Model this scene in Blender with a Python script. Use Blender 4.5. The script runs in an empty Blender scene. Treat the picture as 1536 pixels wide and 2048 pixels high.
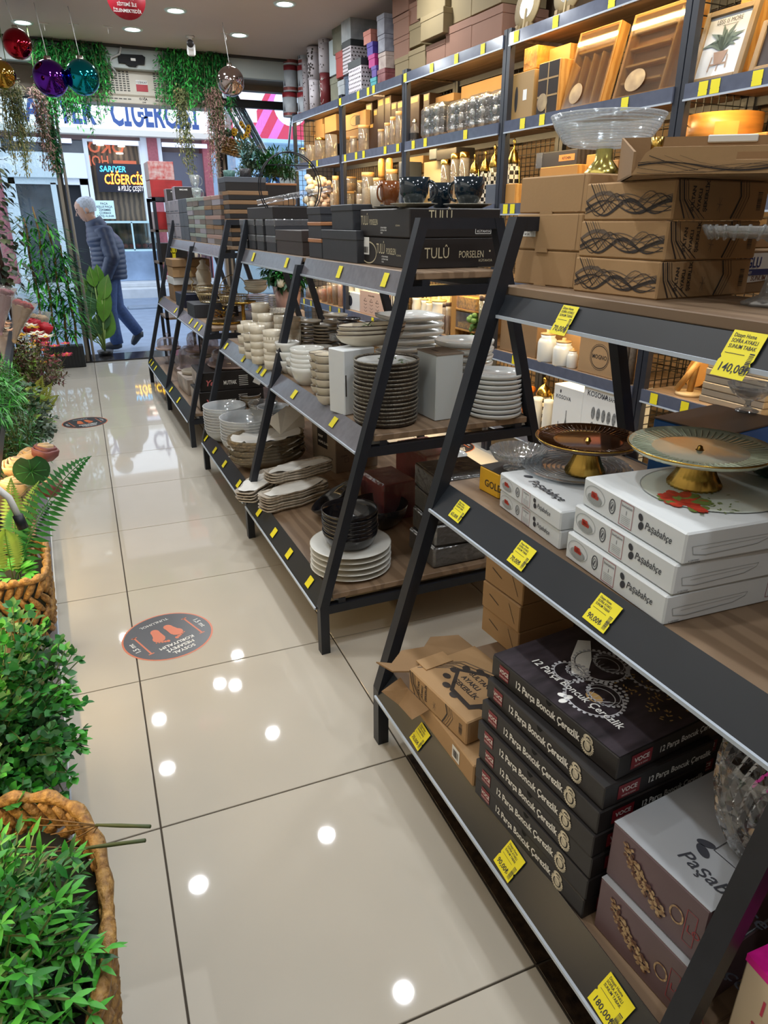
import bpy, math, random
from math import sin, cos, pi, radians as R, sqrt
from mathutils import Vector, Matrix, Euler
sc = bpy.context.scene
COL = sc.collection
rnd = random.Random(7)
# ---------------------------------------------------------------- camera, world, light, exposure
CAMP = Vector((0, 0, 1.35)); FPX = 1395.0
cd = bpy.data.cameras.new('camera'); cam = bpy.data.objects.new('camera', cd); COL.objects.link(cam)
cd.sensor_fit = 'HORIZONTAL'; cd.sensor_width = 36; cd.lens = 36 * FPX / 1536
cd.clip_start = .02
cam.location = CAMP; cam.rotation_euler = (R(90 - 22.611), 0, R(-23.848)); sc.camera = cam
sc.view_settings.view_transform = 'Standard'; sc.view_settings.look = 'None'
sc.view_settings.gamma = 1; sc.view_settings.use_curve_mapping = False
sc.view_settings.exposure = 0.22
sc.cycles.max_bounces = 7; sc.cycles.transparent_max_bounces = 14; sc.cycles.diffuse_bounces = 3
sc.cycles.glossy_bounces = 4; sc.cycles.caustics_reflective = False; sc.cycles.caustics_refractive = False
sc.cycles.sample_clamp_indirect = 4
w = bpy.data.worlds.new('world'); sc.world = w; w.use_nodes = True
w.node_tree.nodes['Background'].inputs[0].default_value = (.70, .83, 1.0, 1)
w.node_tree.nodes['Background'].inputs[1].default_value = 2.1
CEIL = 2.75
COOL, WARM = (.93, .97, 1.0), (1.0, .71, .34)
def area(name, loc, size, power, col, rot=(0, 0, 0), sy=None, disk=False):
    l = bpy.data.lights.new(name, 'AREA'); l.energy = power; l.color = col; l.size = size
    l.shape = 'DISK' if disk else ('RECTANGLE' if sy else 'SQUARE')
    if sy: l.size_y = sy
    o = bpy.data.objects.new(name, l); o.location = loc; o.rotation_euler = rot; COL.objects.link(o); return o
# ---------------------------------------------------------------- where a photographed point lies in the room
_Rm = cam.rotation_euler.to_matrix(); _Ri = _Rm.transposed()
def ray(px, py): return _Rm @ Vector(((px - 768) / FPX, -(py - 1024) / FPX, -1))
def on(px, py, z): r = ray(px, py); return CAMP + r * ((z - CAMP.z) / r.z)
def aY(px, py, y): r = ray(px, py); return CAMP + r * (y / r.y)
def aX(px, py, x): r = ray(px, py); return CAMP + r * (x / r.x)
def pj(P): q = _Ri @ (Vector(P) - CAMP); return (768 - FPX * q.x / q.z, 1024 + FPX * q.y / q.z)
def mpp(P): return -(_Ri @ (Vector(P) - CAMP)).z / FPX
def zpx(x, y, py):
    a, b = -1.0, 4.0
    for _ in range(40):
        m = (a + b) / 2
        if pj((x, y, m))[1] > py: a = m
        else: b = m
    return a
# ---------------------------------------------------------------- materials
def lin(c): return tuple(((v / 255) / 12.92 if v / 255 <= .04045 else ((v / 255 + .055) / 1.055) ** 2.4) for v in c) + (1,)
MATS = {}
def mat(name, c=(128, 128, 128), r=.5, m=0., n=None, b=None, coat=0, em=None, sp=None, st=(1, 1, 1), c2=None, wave=None, ems=1, sss=0):
    if name in MATS: return MATS[name]
    M = bpy.data.materials.new(name); M.use_nodes = True; nt = M.node_tree; N = nt.nodes; B = N['Principled BSDF']
    B.inputs['Base Color'].default_value = lin(c); B.inputs['Roughness'].default_value = r; B.inputs['Metallic'].default_value = m
    if sp is not None: B.inputs['Specular IOR Level'].default_value = sp
    if coat: B.inputs['Coat Weight'].default_value = coat; B.inputs['Coat Roughness'].default_value = .05
    if em: B.inputs['Emission Color'].default_value = lin(em); B.inputs['Emission Strength'].default_value = ems
    if n or b or wave:
        tc = N.new('ShaderNodeTexCoord'); mp = N.new('ShaderNodeMapping'); mp.inputs['Scale'].default_value = st
        nt.links.new(tc.outputs['Object'], mp.inputs[0])
    if n or wave:
        if wave:
            t = N.new('ShaderNodeTexWave'); t.inputs['Scale'].default_value = wave[0]; t.inputs['Distortion'].default_value = wave[1]
            t.inputs['Detail'].default_value = 3; t.inputs['Detail Scale'].default_value = wave[2] if len(wave) > 2 else 1.5; t.bands_direction = 'X'; o = t.outputs['Fac']; amt = 1 if c2 else .2
        else:
            t = N.new('ShaderNodeTexNoise'); t.inputs['Scale'].default_value = n[0]; t.inputs['Detail'].default_value = 5; o = t.outputs['Fac']; amt = n[1]
        nt.links.new(mp.outputs[0], t.inputs['Vector'])
        rp = N.new('ShaderNodeValToRGB'); l = lin(c)
        rp.color_ramp.elements[0].position = .3; rp.color_ramp.elements[1].position = .7
        rp.color_ramp.elements[0].color = lin(c2) if c2 else tuple(max(0, x * (1 - amt)) for x in l[:3]) + (1,)
        rp.color_ramp.elements[1].color = l if c2 else tuple(min(1, x * (1 + amt)) for x in l[:3]) + (1,)
        nt.links.new(o, rp.inputs[0]); nt.links.new(rp.outputs[0], B.inputs['Base Color'])
    if b:
        t = N.new('ShaderNodeTexNoise'); t.inputs['Scale'].default_value = b[0]; t.inputs['Detail'].default_value = 4
        nt.links.new(mp.outputs[0], t.inputs['Vector'])
        bp = N.new('ShaderNodeBump'); bp.inputs['Strength'].default_value = b[1]; bp.inputs['Distance'].default_value = .01
        nt.links.new(t.outputs['Fac'], bp.inputs['Height']); nt.links.new(bp.outputs[0], B.inputs['Normal'])
    MATS[name] = M; return M
def glass(name, tint=(240, 245, 245), k=.9, base=.04, r=.03, gl=(255, 255, 255), bump=None, d=0):
    if name in MATS: return MATS[name]
    M = bpy.data.materials.new(name); M.use_nodes = True; nt = M.node_tree; N = nt.nodes; N.remove(N['Principled BSDF'])
    t = N.new('ShaderNodeBsdfTransparent'); t.inputs[0].default_value = lin(tint)
    g = N.new('ShaderNodeBsdfGlossy'); g.inputs['Roughness'].default_value = r; g.inputs[0].default_value = lin(gl)
    lw = N.new('ShaderNodeLayerWeight'); lw.inputs[0].default_value = .35
    ma = N.new('ShaderNodeMath'); ma.operation = 'MULTIPLY_ADD'; ma.inputs[1].default_value = k; ma.inputs[2].default_value = base; ma.use_clamp = True
    mx = N.new('ShaderNodeMixShader'); L = nt.links
    L.new(lw.outputs['Fresnel'], ma.inputs[0]); L.new(ma.outputs[0], mx.inputs[0]); L.new(t.outputs[0], mx.inputs[1]); L.new(g.outputs[0], mx.inputs[2])
    if d:
        df = N.new('ShaderNodeBsdfDiffuse'); df.inputs[0].default_value = lin(gl); m2 = N.new('ShaderNodeMixShader'); m2.inputs[0].default_value = d
        L.new(mx.outputs[0], m2.inputs[1]); L.new(df.outputs[0], m2.inputs[2]); mx = m2
    L.new(mx.outputs[0], N['Material Output'].inputs[0])
    if bump:
        tc = N.new('ShaderNodeTexCoord'); nz = N.new('ShaderNodeTexNoise'); nz.inputs['Scale'].default_value = bump[0]
        L.new(tc.outputs['Object'], nz.inputs['Vector']); bp = N.new('ShaderNodeBump'); bp.inputs['Strength'].default_value = bump[1]; bp.inputs['Distance'].default_value = .01
        L.new(nz.outputs['Fac'], bp.inputs['Height']); L.new(bp.outputs[0], g.inputs['Normal']); L.new(bp.outputs[0], lw.inputs['Normal'])
    MATS[name] = M; return M
def emis(name, c, s):
    if name in MATS: return MATS[name]
    M = bpy.data.materials.new(name); M.use_nodes = True; N = M.node_tree.nodes; N.remove(N['Principled BSDF'])
    e = N.new('ShaderNodeEmission'); e.inputs[0].default_value = lin(c); e.inputs[1].default_value = s
    M.node_tree.links.new(e.outputs[0], N['Material Output'].inputs[0]); MATS[name] = M; return M
# ---------------------------------------------------------------- mesh building
def sup(a, sq):
    if sq == 2: return 1
    return (abs(cos(a)) ** sq + abs(sin(a)) ** sq) ** (-1 / sq)
class MB:
    def __init__(s): s.v = []; s.f = []; s.sm = []; s.X = None
    def add(s, vs, fs, smooth=False, M=None):
        o = len(s.v)
        if M is not None: vs = [M @ Vector(q) for q in vs]
        if s.X is not None: vs = [s.X @ Vector(q) for q in vs]
        s.v += [tuple(q) for q in vs]; s.f += [tuple(i + o for i in f) for f in fs]; s.sm += [smooth] * len(fs); return s
    def b0(s, x0, y0, z0, x1, y1, z1, ch=0, M=None):
        if ch <= 0:
            v = [(x, y, z) for z in (z0, z1) for y in (y0, y1) for x in (x0, x1)]
            return s.add(v, [(0, 2, 3, 1), (4, 5, 7, 6), (0, 1, 5, 4), (2, 6, 7, 3), (0, 4, 6, 2), (1, 3, 7, 5)], M=M)
        c = min(ch, (x1 - x0) * .45, (y1 - y0) * .45, (z1 - z0) * .45); X = (x0, x1); Y = (y0, y1); Z = (z0, z1); v = []; ix = {}
        for i in (0, 1):
            for j in (0, 1):
                for k in (0, 1):
                    sx, sy, sz = c * (1 - 2 * i), c * (1 - 2 * j), c * (1 - 2 * k)
                    for a in range(3):
                        ix[i, j, k, a] = len(v)
                        v.append((X[i] + (0 if a == 0 else sx), Y[j] + (0 if a == 1 else sy), Z[k] + (0 if a == 2 else sz)))
        g = lambda *q: ix[q]; f = []
        for i in (0, 1): f.append([g(i, 0, 0, 0), g(i, 0, 1, 0), g(i, 1, 1, 0), g(i, 1, 0, 0)] if i == 0 else [g(i, 0, 0, 0), g(i, 1, 0, 0), g(i, 1, 1, 0), g(i, 0, 1, 0)])
        for j in (0, 1): f.append([g(0, j, 0, 1), g(1, j, 0, 1), g(1, j, 1, 1), g(0, j, 1, 1)] if j == 0 else [g(0, j, 0, 1), g(0, j, 1, 1), g(1, j, 1, 1), g(1, j, 0, 1)])
        for k in (0, 1): f.append([g(0, 0, k, 2), g(0, 1, k, 2), g(1, 1, k, 2), g(1, 0, k, 2)] if k == 0 else [g(0, 0, k, 2), g(1, 0, k, 2), g(1, 1, k, 2), g(0, 1, k, 2)])
        for i in (0, 1):
            for j in (0, 1): f.append([g(i, j, 0, 0), g(i, j, 1, 0), g(i, j, 1, 1), g(i, j, 0, 1)])
        for i in (0, 1):
            for k in (0, 1): f.append([g(i, 0, k, 0), g(i, 1, k, 0), g(i, 1, k, 2), g(i, 0, k, 2)])
        for j in (0, 1):
            for k in (0, 1): f.append([g(0, j, k, 1), g(1, j, k, 1), g(1, j, k, 2), g(0, j, k, 2)])
        for i in (0, 1):
            for j in (0, 1):
                for k in (0, 1): f.append([g(i, j, k, 0), g(i, j, k, 1), g(i, j, k, 2)])
        return s.add(v, f, M=M)
    def box(s, c, d, ch=0, M=None): return s.b0(c[0] - d[0] / 2, c[1] - d[1] / 2, c[2] - d[2] / 2, c[0] + d[0] / 2, c[1] + d[1] / 2, c[2] + d[2] / 2, ch, M)
    def bar(s, a, b, wx, wy=None, up=(0, 1, 0)):
        a, b = Vector(a), Vector(b); d = b - a; z = d.normalized(); x = Vector(up).cross(z)
        if x.length < 1e-4: x = Vector((1, 0, 0)).cross(z)
        x.normalize(); y = z.cross(x); M = Matrix((x, y, z)).transposed().to_4x4(); M.translation = a
        return s.b0(-wx / 2, -(wy or wx) / 2, 0, wx / 2, (wy or wx) / 2, d.length, M=M)
    def lathe(s, prof, n=24, c=(0, 0, 0), ax=1, ay=1, sq=2, wob=None, M=None, smooth=True, tw=0):
        v = []; f = []; rings = []; z0 = prof[0][1]; hz = max(1e-6, max(p[1] for p in prof) - min(p[1] for p in prof))
        for r, z in prof:
            if r < 1e-6: rings.append([len(v)]); v.append((c[0], c[1], c[2] + z)); continue
            ring = []
            for i in range(n):
                a = 2 * pi * i / n; q = r * sup(a, sq)
                if wob: q *= 1 + wob[0] * cos(wob[1] * a + tw * (z - z0) / hz)
                ring.append(len(v)); v.append((c[0] + q * cos(a) * ax, c[1] + q * sin(a) * ay, c[2] + z))
            rings.append(ring)
        for A, B in zip(rings, rings[1:]):
            if len(A) == 1 and len(B) == 1: continue
            for i in range(n):
                j = (i + 1) % n
                if len(A) == 1: f.append((A[0], B[j], B[i]))
                elif len(B) == 1: f.append((A[i], A[j], B[0]))
                else: f.append((A[i], A[j], B[j], B[i]))
        return s.add(v, f, smooth, M)
    def tube(s, pts, r, n=6, cap=True, smooth=True, closed=False):
        P = [Vector(q) for q in pts]; m = len(P); rr = r if isinstance(r, (list, tuple)) else [r] * m; v = []; f = []; prev = None
        for i, q in enumerate(P):
            a = P[i - 1] if (i or closed) else q; b = P[(i + 1) % m] if (i < m - 1 or closed) else q
            t = (b - a).normalized()
            if prev is None: x = t.orthogonal().normalized()
            else:
                x = prev - t * prev.dot(t); x = x.normalized() if x.length > 1e-5 else t.orthogonal().normalized()
            prev = x; y = t.cross(x)
            for k in range(n): a2 = 2 * pi * k / n; v.append(q + (x * cos(a2) + y * sin(a2)) * rr[i])
        for i in range(m if closed else m - 1):
            A = i * n; B = ((i + 1) % m) * n
            for k in range(n): f.append((A + k, A + (k + 1) % n, B + (k + 1) % n, B + k))
        if cap and not closed: f.append(tuple(range(n - 1, -1, -1))); f.append(tuple((m - 1) * n + k for k in range(n)))
        return s.add(v, f, smooth)
    def prism(s, pts, z0, z1, M=None):
        n = len(pts); v = [(x, y, z0) for x, y in pts] + [(x, y, z1) for x, y in pts]
        return s.add(v, [tuple(range(n - 1, -1, -1)), tuple(range(n, 2 * n))] + [(i, (i + 1) % n, n + (i + 1) % n, n + i) for i in range(n)], M=M)
    def poly(s, pts, M=None): return s.add(pts if len(pts[0]) == 3 else [(x, y, 0) for x, y in pts], [tuple(range(len(pts)))], M=M)
    def leaf(s, p, d, up, L, W, bend=.2, n=2, fold=.15):
        p = Vector(p); d = Vector(d).normalized(); u = Vector(up); sd = d.cross(u)
        if sd.length < 1e-4: sd = d.orthogonal()
        sd.normalize(); u = sd.cross(d); v = [p]; f = []
        for i in range(1, n + 1):
            t = i / (n + 1); ww = W * .5 * (sin(pi * t ** .8)); c = p + d * (L * t) - u * (bend * L * t * t)
            v += [c + sd * ww + u * (fold * ww), c, c - sd * ww + u * (fold * ww)]
        v.append(p + d * L - u * (bend * L)); e = len(v) - 1
        f += [(0, 1, 2), (0, 2, 3)]
        for i in range(n - 1):
            a = 1 + 3 * i; f += [(a, a + 3, a + 4, a + 1), (a + 1, a + 4, a + 5, a + 2)]
        a = 1 + 3 * (n - 1); f += [(a, e, a + 1), (a + 1, e, a + 2)]
        return s.add(v, f, True)
    def mesh(s, name, ms):
        me = bpy.data.meshes.new(name); me.from_pydata(s.v, [], s.f); me.polygons.foreach_set('use_smooth', s.sm)
        for q in (ms if isinstance(ms, (list, tuple)) else [ms]): me.materials.append(q)
        me.update(); return me
# ---------------------------------------------------------------- objects, labels
def base(nm): return nm.split('.')[0]
def ob(name, mb, m, parent=None, loc=None, rz=None, rot=None, kind=None, label=None):
    me = mb.mesh(name, m) if isinstance(mb, MB) else mb
    o = bpy.data.objects.new(name, me); COL.objects.link(o)
    if parent is not None: o.parent = parent; _K.setdefault(parent.name, []).append(o)
    if loc is not None: o.location = loc
    if rz is not None: o.rotation_euler = (0, 0, rz)
    if rot is not None: o.rotation_euler = rot
    if kind: o['kind'] = kind
    if label: o['label'] = label
    return o
def tag(o, label, cat, group=None):
    o['label'] = label; o['category'] = cat
    if group: o['group'] = group
    return o
def thing(name, label, cat, loc=(0, 0, 0), rz=0, group=None, rot=None):
    o = bpy.data.objects.new(name, None); COL.objects.link(o); o.location = loc; o.rotation_euler = rot or (0, 0, rz)
    o.empty_display_size = .05
    return tag(o, label, cat, group)
def solo(name, mb, m, label, cat, loc=(0, 0, 0), rz=0, group=None, rot=None):
    return tag(ob(name, mb, m, None, loc, rz, rot), label, cat, group)
def dup(root, loc=None, rz=None, label=None, rot=None, group=None, scale=None):
    r = root.copy(); COL.objects.link(r)
    if loc is not None: r.location = loc
    if rz is not None: r.rotation_euler = (0, 0, rz)
    if rot is not None: r.rotation_euler = rot
    if scale is not None: r.scale = (scale,) * 3
    if label: r['label'] = label
    if group: r['group'] = group
    for ch in list(KIDS(root)):
        c = ch.copy(); COL.objects.link(c); c.parent = r; _K.setdefault(r.name, []).append(c)
        for g in KIDS(ch): d = g.copy(); COL.objects.link(d); d.parent = c; _K.setdefault(c.name, []).append(d)
    return r
_K = {}
def KIDS(o): return _K.get(o.name, ())
ORD = 'topmost|second from top|third from top|fourth from top|fifth from top|sixth from top|seventh from top|eighth from top|ninth from top|tenth from top|eleventh from top|twelfth from top|thirteenth from top|fourteenth from top|fifteenth from top|sixteenth from top|seventeenth from top|eighteenth from top'.split('|')
def ordn(i, n): return 'lowest' if i == n - 1 and n > 1 else ORD[i]
NTH = 'first second third fourth fifth sixth seventh eighth ninth tenth eleventh twelfth'.split()
# ---------------------------------------------------------------- writing and prints
_TX = {}
def glyphs(s, shear=0, bold=0, align='LEFT'):
    k = (s, shear, bold, align)
    if k not in _TX:
        cu = bpy.data.curves.new('writing', 'FONT'); cu.body = s; cu.size = 1; cu.shear = shear; cu.offset = bold; cu.align_x = align; cu.resolution_u = 2
        o = bpy.data.objects.new('writing', cu); me = o.to_mesh()
        _TX[k] = ([tuple(q.co) for q in me.vertices], [tuple(p.vertices) for p in me.polygons])
        o.to_mesh_clear(); bpy.data.objects.remove(o); bpy.data.curves.remove(cu)
    return _TX[k]
def face(kind, sx, sy, h):
    e = .0008
    if kind == 'L': c = ((0, -1, 0), (0, 0, 1), (-1, 0, 0)); o = (-e, sy, 0)
    elif kind == 'N': c = ((1, 0, 0), (0, 0, 1), (0, -1, 0)); o = (0, -e, 0)
    elif kind == 'T': c = ((0, -1, 0), (1, 0, 0), (0, 0, 1)); o = (0, sy, h + e)
    else: c = ((1, 0, 0), (0, 1, 0), (0, 0, 1)); o = (0, 0, h + e)
    M = Matrix(c).transposed().to_4x4(); M.translation = o; return M
def TR(u, v, n=0, rot=0, s=1): return Matrix.Translation((u, v, n)) @ Matrix.Rotation(rot, 4, 'Z') @ Matrix.Scale(s, 4)
def tx(mb, F, u, v, size, s, align='LEFT', shear=0, bold=0, rot=0, n=0, sx=1):
    vs, fs = glyphs(s, shear, bold, align)
    mb.add(vs, fs, M=F @ TR(u, v, n, rot, size) @ Matrix.Diagonal((sx, 1, 1, 1)))
def rect(mb, F, u, v, w_, h_, n=0, rot=0): mb.add([(0, 0, 0), (w_, 0, 0), (w_, h_, 0), (0, h_, 0)], [(0, 1, 2, 3)], M=F @ TR(u, v, n, rot))
def frame2(mb, F, u, v, w_, h_, t, n=0):
    for a in ((u, v, w_, t), (u, v + h_ - t, w_, t), (u, v, t, h_), (u + w_ - t, v, t, h_)): rect(mb, F, *a, n=n)
def ell(mb, F, u, v, rx, ry, n=0, k=24, rot=0, a0=0, a1=2 * pi):
    mb.add([(rx * cos(a0 + (a1 - a0) * i / k), ry * sin(a0 + (a1 - a0) * i / k), 0) for i in range(k)], [tuple(range(k))], M=F @ TR(u, v, n, rot))
def ring2(mb, F, u, v, rx, ry, t, n=0, k=28, rot=0):
    vs = [(rx * cos(2 * pi * i / k), ry * sin(2 * pi * i / k), 0) for i in range(k)] + [((rx - t) * cos(2 * pi * i / k), (ry - t) * sin(2 * pi * i / k), 0) for i in range(k)]
    mb.add(vs, [(i, (i + 1) % k, k + (i + 1) % k, k + i) for i in range(k)], M=F @ TR(u, v, n, rot))
def ribbon(mb, F, pts, w_, n=0):
    v = []; f = []; m = len(pts)
    for i, (x, y) in enumerate(pts):
        a = pts[max(0, i - 1)]; b = pts[min(m - 1, i + 1)]; dx, dy = b[0] - a[0], b[1] - a[1]; l = sqrt(dx * dx + dy * dy) or 1
        ww = (w_[i] if isinstance(w_, list) else w_) / 2; v += [(x - dy / l * ww, y + dx / l * ww, n), (x + dy / l * ww, y - dx / l * ww, n)]
    for i in range(m - 1): f.append((2 * i, 2 * i + 1, 2 * i + 3, 2 * i + 2))
    mb.add(v, f, M=F)
def barcode(mb, F, u, v, w_, h_, n=0, rot=0, seed=1):
    q = random.Random(seed); x = 0; G = F @ TR(u, v, n, rot)
    while x < w_ * .94:
        t = w_ * q.choice((.02, .03, .05)); rect(mb, G, x, 0, t, h_); x += t + w_ * q.choice((.02, .03, .04))
# ---------------------------------------------------------------- lamps of the shop
BLACK = mat('black_metal', (34, 37, 44), .42, .0, n=(30, .1), sp=.4)
TILE = mat('porcelain', (198, 191, 178), .035, n=(1.6, .06), b=(4, .006), sp=.5)
TILE2 = mat('brown_tile', (139, 112, 76), .15, n=(3, .15))
GROUT = mat('grout', (74, 66, 56), .9)
WOOD = mat('oak_board', (140, 117, 94), .5, wave=(5, 12, 1.5), c2=(120, 98, 77), st=(1, .12, 1))
STRIP = mat('grey_strip', (112, 110, 116), .2, n=(40, .1))
CLEAR = glass('clear_strip', (225, 232, 240), .8, .12, .08)
DARK = mat('dark_strip', (40, 44, 50), .3)
ALU = mat('aluminium', (150, 142, 132), .35, .6)
LAMP = emis('lamp_disc', (250, 255, 255), 22)
WHITE = mat('white_paint', (226, 226, 224), .5)
ddisc = MB().lathe([(0, 0), (.052, 0)], 24)
dring = MB().lathe([(.053, .004), (.056, -.006), (.075, -.008), (.08, .0)], 28)
dl = thing('downlight', 'x', 'ceiling lamp'); ob('diffuser', ddisc, LAMP, dl, (0, 0, -.002)); ob('ring', dring, mat('lamp_ring', (205, 225, 222), .3), dl)
dlpos = [(.044, 6.9), (.83, 6.78), (1.64, 6.62), (1.73, 5.62), (.80, 5.70), (.93, 5.62), (.2, 5.4), (1.075, 4.82), (1.06, 6.1), (.18, 4.75), (1.14, 3.6), (.22, 3.56), (1.17, 2.37), (.28, 2.3), (1.2, 1.2), (.3, 1.1), (2.0, 4.4), (2.0, 3.2), (2.05, 2.0), (2.1, .8), (1.2, -.2), (.3, -.3)]
dllab = ['round white ceiling lamp above the red bauble', 'round white ceiling lamp just in front of the air curtain cable', 'round white ceiling lamp beside the silver bauble', 'round white ceiling lamp above the red lidded tins', 'round white ceiling lamp beside the red ceiling sign', 'round white ceiling lamp farther right of the red ceiling sign']
for i, (x, y) in enumerate(dlpos):
    o = dl if i == 0 else dup(dl)
    o.location = (x, y, CEIL); o['label'] = dllab[i] if i < 6 else 'recessed ceiling lamp toward the back of the shop, ' + NTH[(i - 6) % 12] + (' of the nearer set' if i > 17 else ' from the door end')
    o['group'] = 'recessed ceiling lamps'
    area('lamp_light', (x, y, CEIL - .012), .1, 6.2, COOL, disk=True)
# ---------------------------------------------------------------- floor of tiles
TA = R(1.54); TPX, TPY = .647, .629
fl = ob('floor', MB().b0(-1.9, -5.5, -.08, 3.2, 5.55, -.004), GROUT, None, (.051, 2.628, 0), -TA, kind='structure')
def tmesh(w_, d_): return MB().b0(.0022, .0022, -.012, w_ - .0022, d_ - .0022, 0, .001)
tm = tmesh(TPX, TPY).mesh('tile', TILE); tm2 = tmesh(TPX - .09, TPY).mesh('tile', TILE2)
SM = mat('dark_mosaic', (64, 50, 38), .35, n=(45, .9), c2=(18, 13, 11), b=(60, .3))
sm = tmesh(.09, TPY).mesh('border_tile', SM)
for j in range(-8, 9):
    for i in range(-2, 5):
        x, y = i * TPX, j * TPY
        if i >= 1 and j <= -3:
            if i == 1: ob('border_tile', sm, None, fl, (x, y, 0)); ob('tile', tm2, None, fl, (x + .09, y, 0)); continue
            ob('tile', tm2, None, fl, (x, y, -.0003), rz=0); continue
        ob('tile', tm, None, fl, (x, y, 0))
MARB = mat('dark_marble', (48, 44, 44), .12, n=(9, .5))
ob('trim_1', MB().b0(-.9, 7.86, -.09, 3.2, 8.3, .014, .004), MARB, kind='structure')
# ---------------------------------------------------------------- walls, ceiling, front
WA = .0355                                                     # the shelf wall on the right runs a little askew
def wl(u, d, z=0): return Vector((2.453 - WA * u + d, u + WA * d, z))
WALLM = mat('shop_wall', (196, 190, 180), .8, n=(8, .04)); BROWN = mat('brown_wall', (92, 74, 58), .85, n=(6, .3))
WR = ob('wall_right', MB().b0(.47, -2.6, -.05, .57, 8.05, CEIL + .2), mat('wall_panel', (120, 100, 78), .8, n=(5, .2)), None, (2.453, 0, 0), WA, kind='structure')
ob('wall_left', MB().b0(-.9, -2.4, -.05, -.8, 8.0, CEIL + .2), WALLM, kind='structure')
ob('wall_back', MB().b0(-.9, -2.5, -.05, 3.4, -2.4, CEIL + .2), WALLM, kind='structure')
ob('ceiling', MB().b0(-.9, -2.5, CEIL, 3.4, 7.38, CEIL + .1), mat('ceiling_paint', (200, 190, 184), .85, n=(3, .02)), kind='structure')
ob('trim_2', MB().b0(-.9, 7.42, 2.585, 3.3, 7.5, 2.86, .004), mat('shutter_case', (176, 186, 184), .5), kind='structure', label='pale grey shutter case over the shop front')
ob('trim_3', MB().b0(-.9, 7.36, 2.735, 3.3, 7.42, 2.8), mat('shadow_gap', (60, 58, 56), .8), kind='structure')
ob('trim_4', MB().b0(-.9, 7.5, 2.62, 3.3, 8.15, 2.9), mat('head_board', (128, 122, 114), .7), kind='structure')
ob('trim_5', MB().b0(-.9, 7.8, 2.40, 1.72, 8.12, 2.62, .004).b0(1.72, 7.98, 2.57, 3.2, 8.1, 2.63, .004), mat('lintel', (152, 140, 128), .6), kind='structure', label='taupe lintel over the shop door')
GL = glass('pane_glass', (236, 244, 245), .75, .05, .0)
def alubox(q): return MB().b0(*q, .004)
d1 = ob('door_1', alubox((.125, 8.0, .0, .16, 8.06, 2.45)), ALU, kind='structure', label='sliding glass door leaf in a bronze aluminium frame')
ob('frame', alubox((-.62, 8.0, .0, .125, 8.06, .06)).b0(-.62, 8.0, 2.40, .125, 8.06, 2.45).b0(-.655, 8.0, 0, -.62, 8.06, 2.45), ALU, d1)
ob('glass', MB().b0(-.62, 8.028, .06, .125, 8.034, 2.40), GL, d1)
ob('seal', MB().b0(.16, 8.0, .0, .178, 8.05, 2.45), mat('rubber', (22, 22, 24), .6), d1)
d2 = ob('trim_6', alubox((.19, 8.03, .0, .215, 8.1, 2.45)), ALU, kind='structure', label='bronze aluminium door post')
w1 = ob('window_1', alubox((1.665, 8.0, .0, 1.70, 8.08, 2.6)), ALU, kind='structure', label='tall shop window pane beside the door')
ob('frame', MB().b0(1.70, 8.0, 0, 1.722, 8.08, 2.6).b0(1.752, 8.0, 0, 1.77, 8.08, 2.6).b0(1.76, 8.0, 2.42, 3.2, 8.06, 2.49), mat('black_frame', (24, 24, 26), .5), w1)
ob('frame', alubox((1.722, 8.0, 0, 1.752, 8.08, 2.6)).b0(1.77, 8.0, .0, 3.2, 8.06, .08), ALU, w1)
ob('glass', MB().b0(1.77, 8.028, .08, 3.2, 8.034, 2.57), GL, w1)
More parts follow.
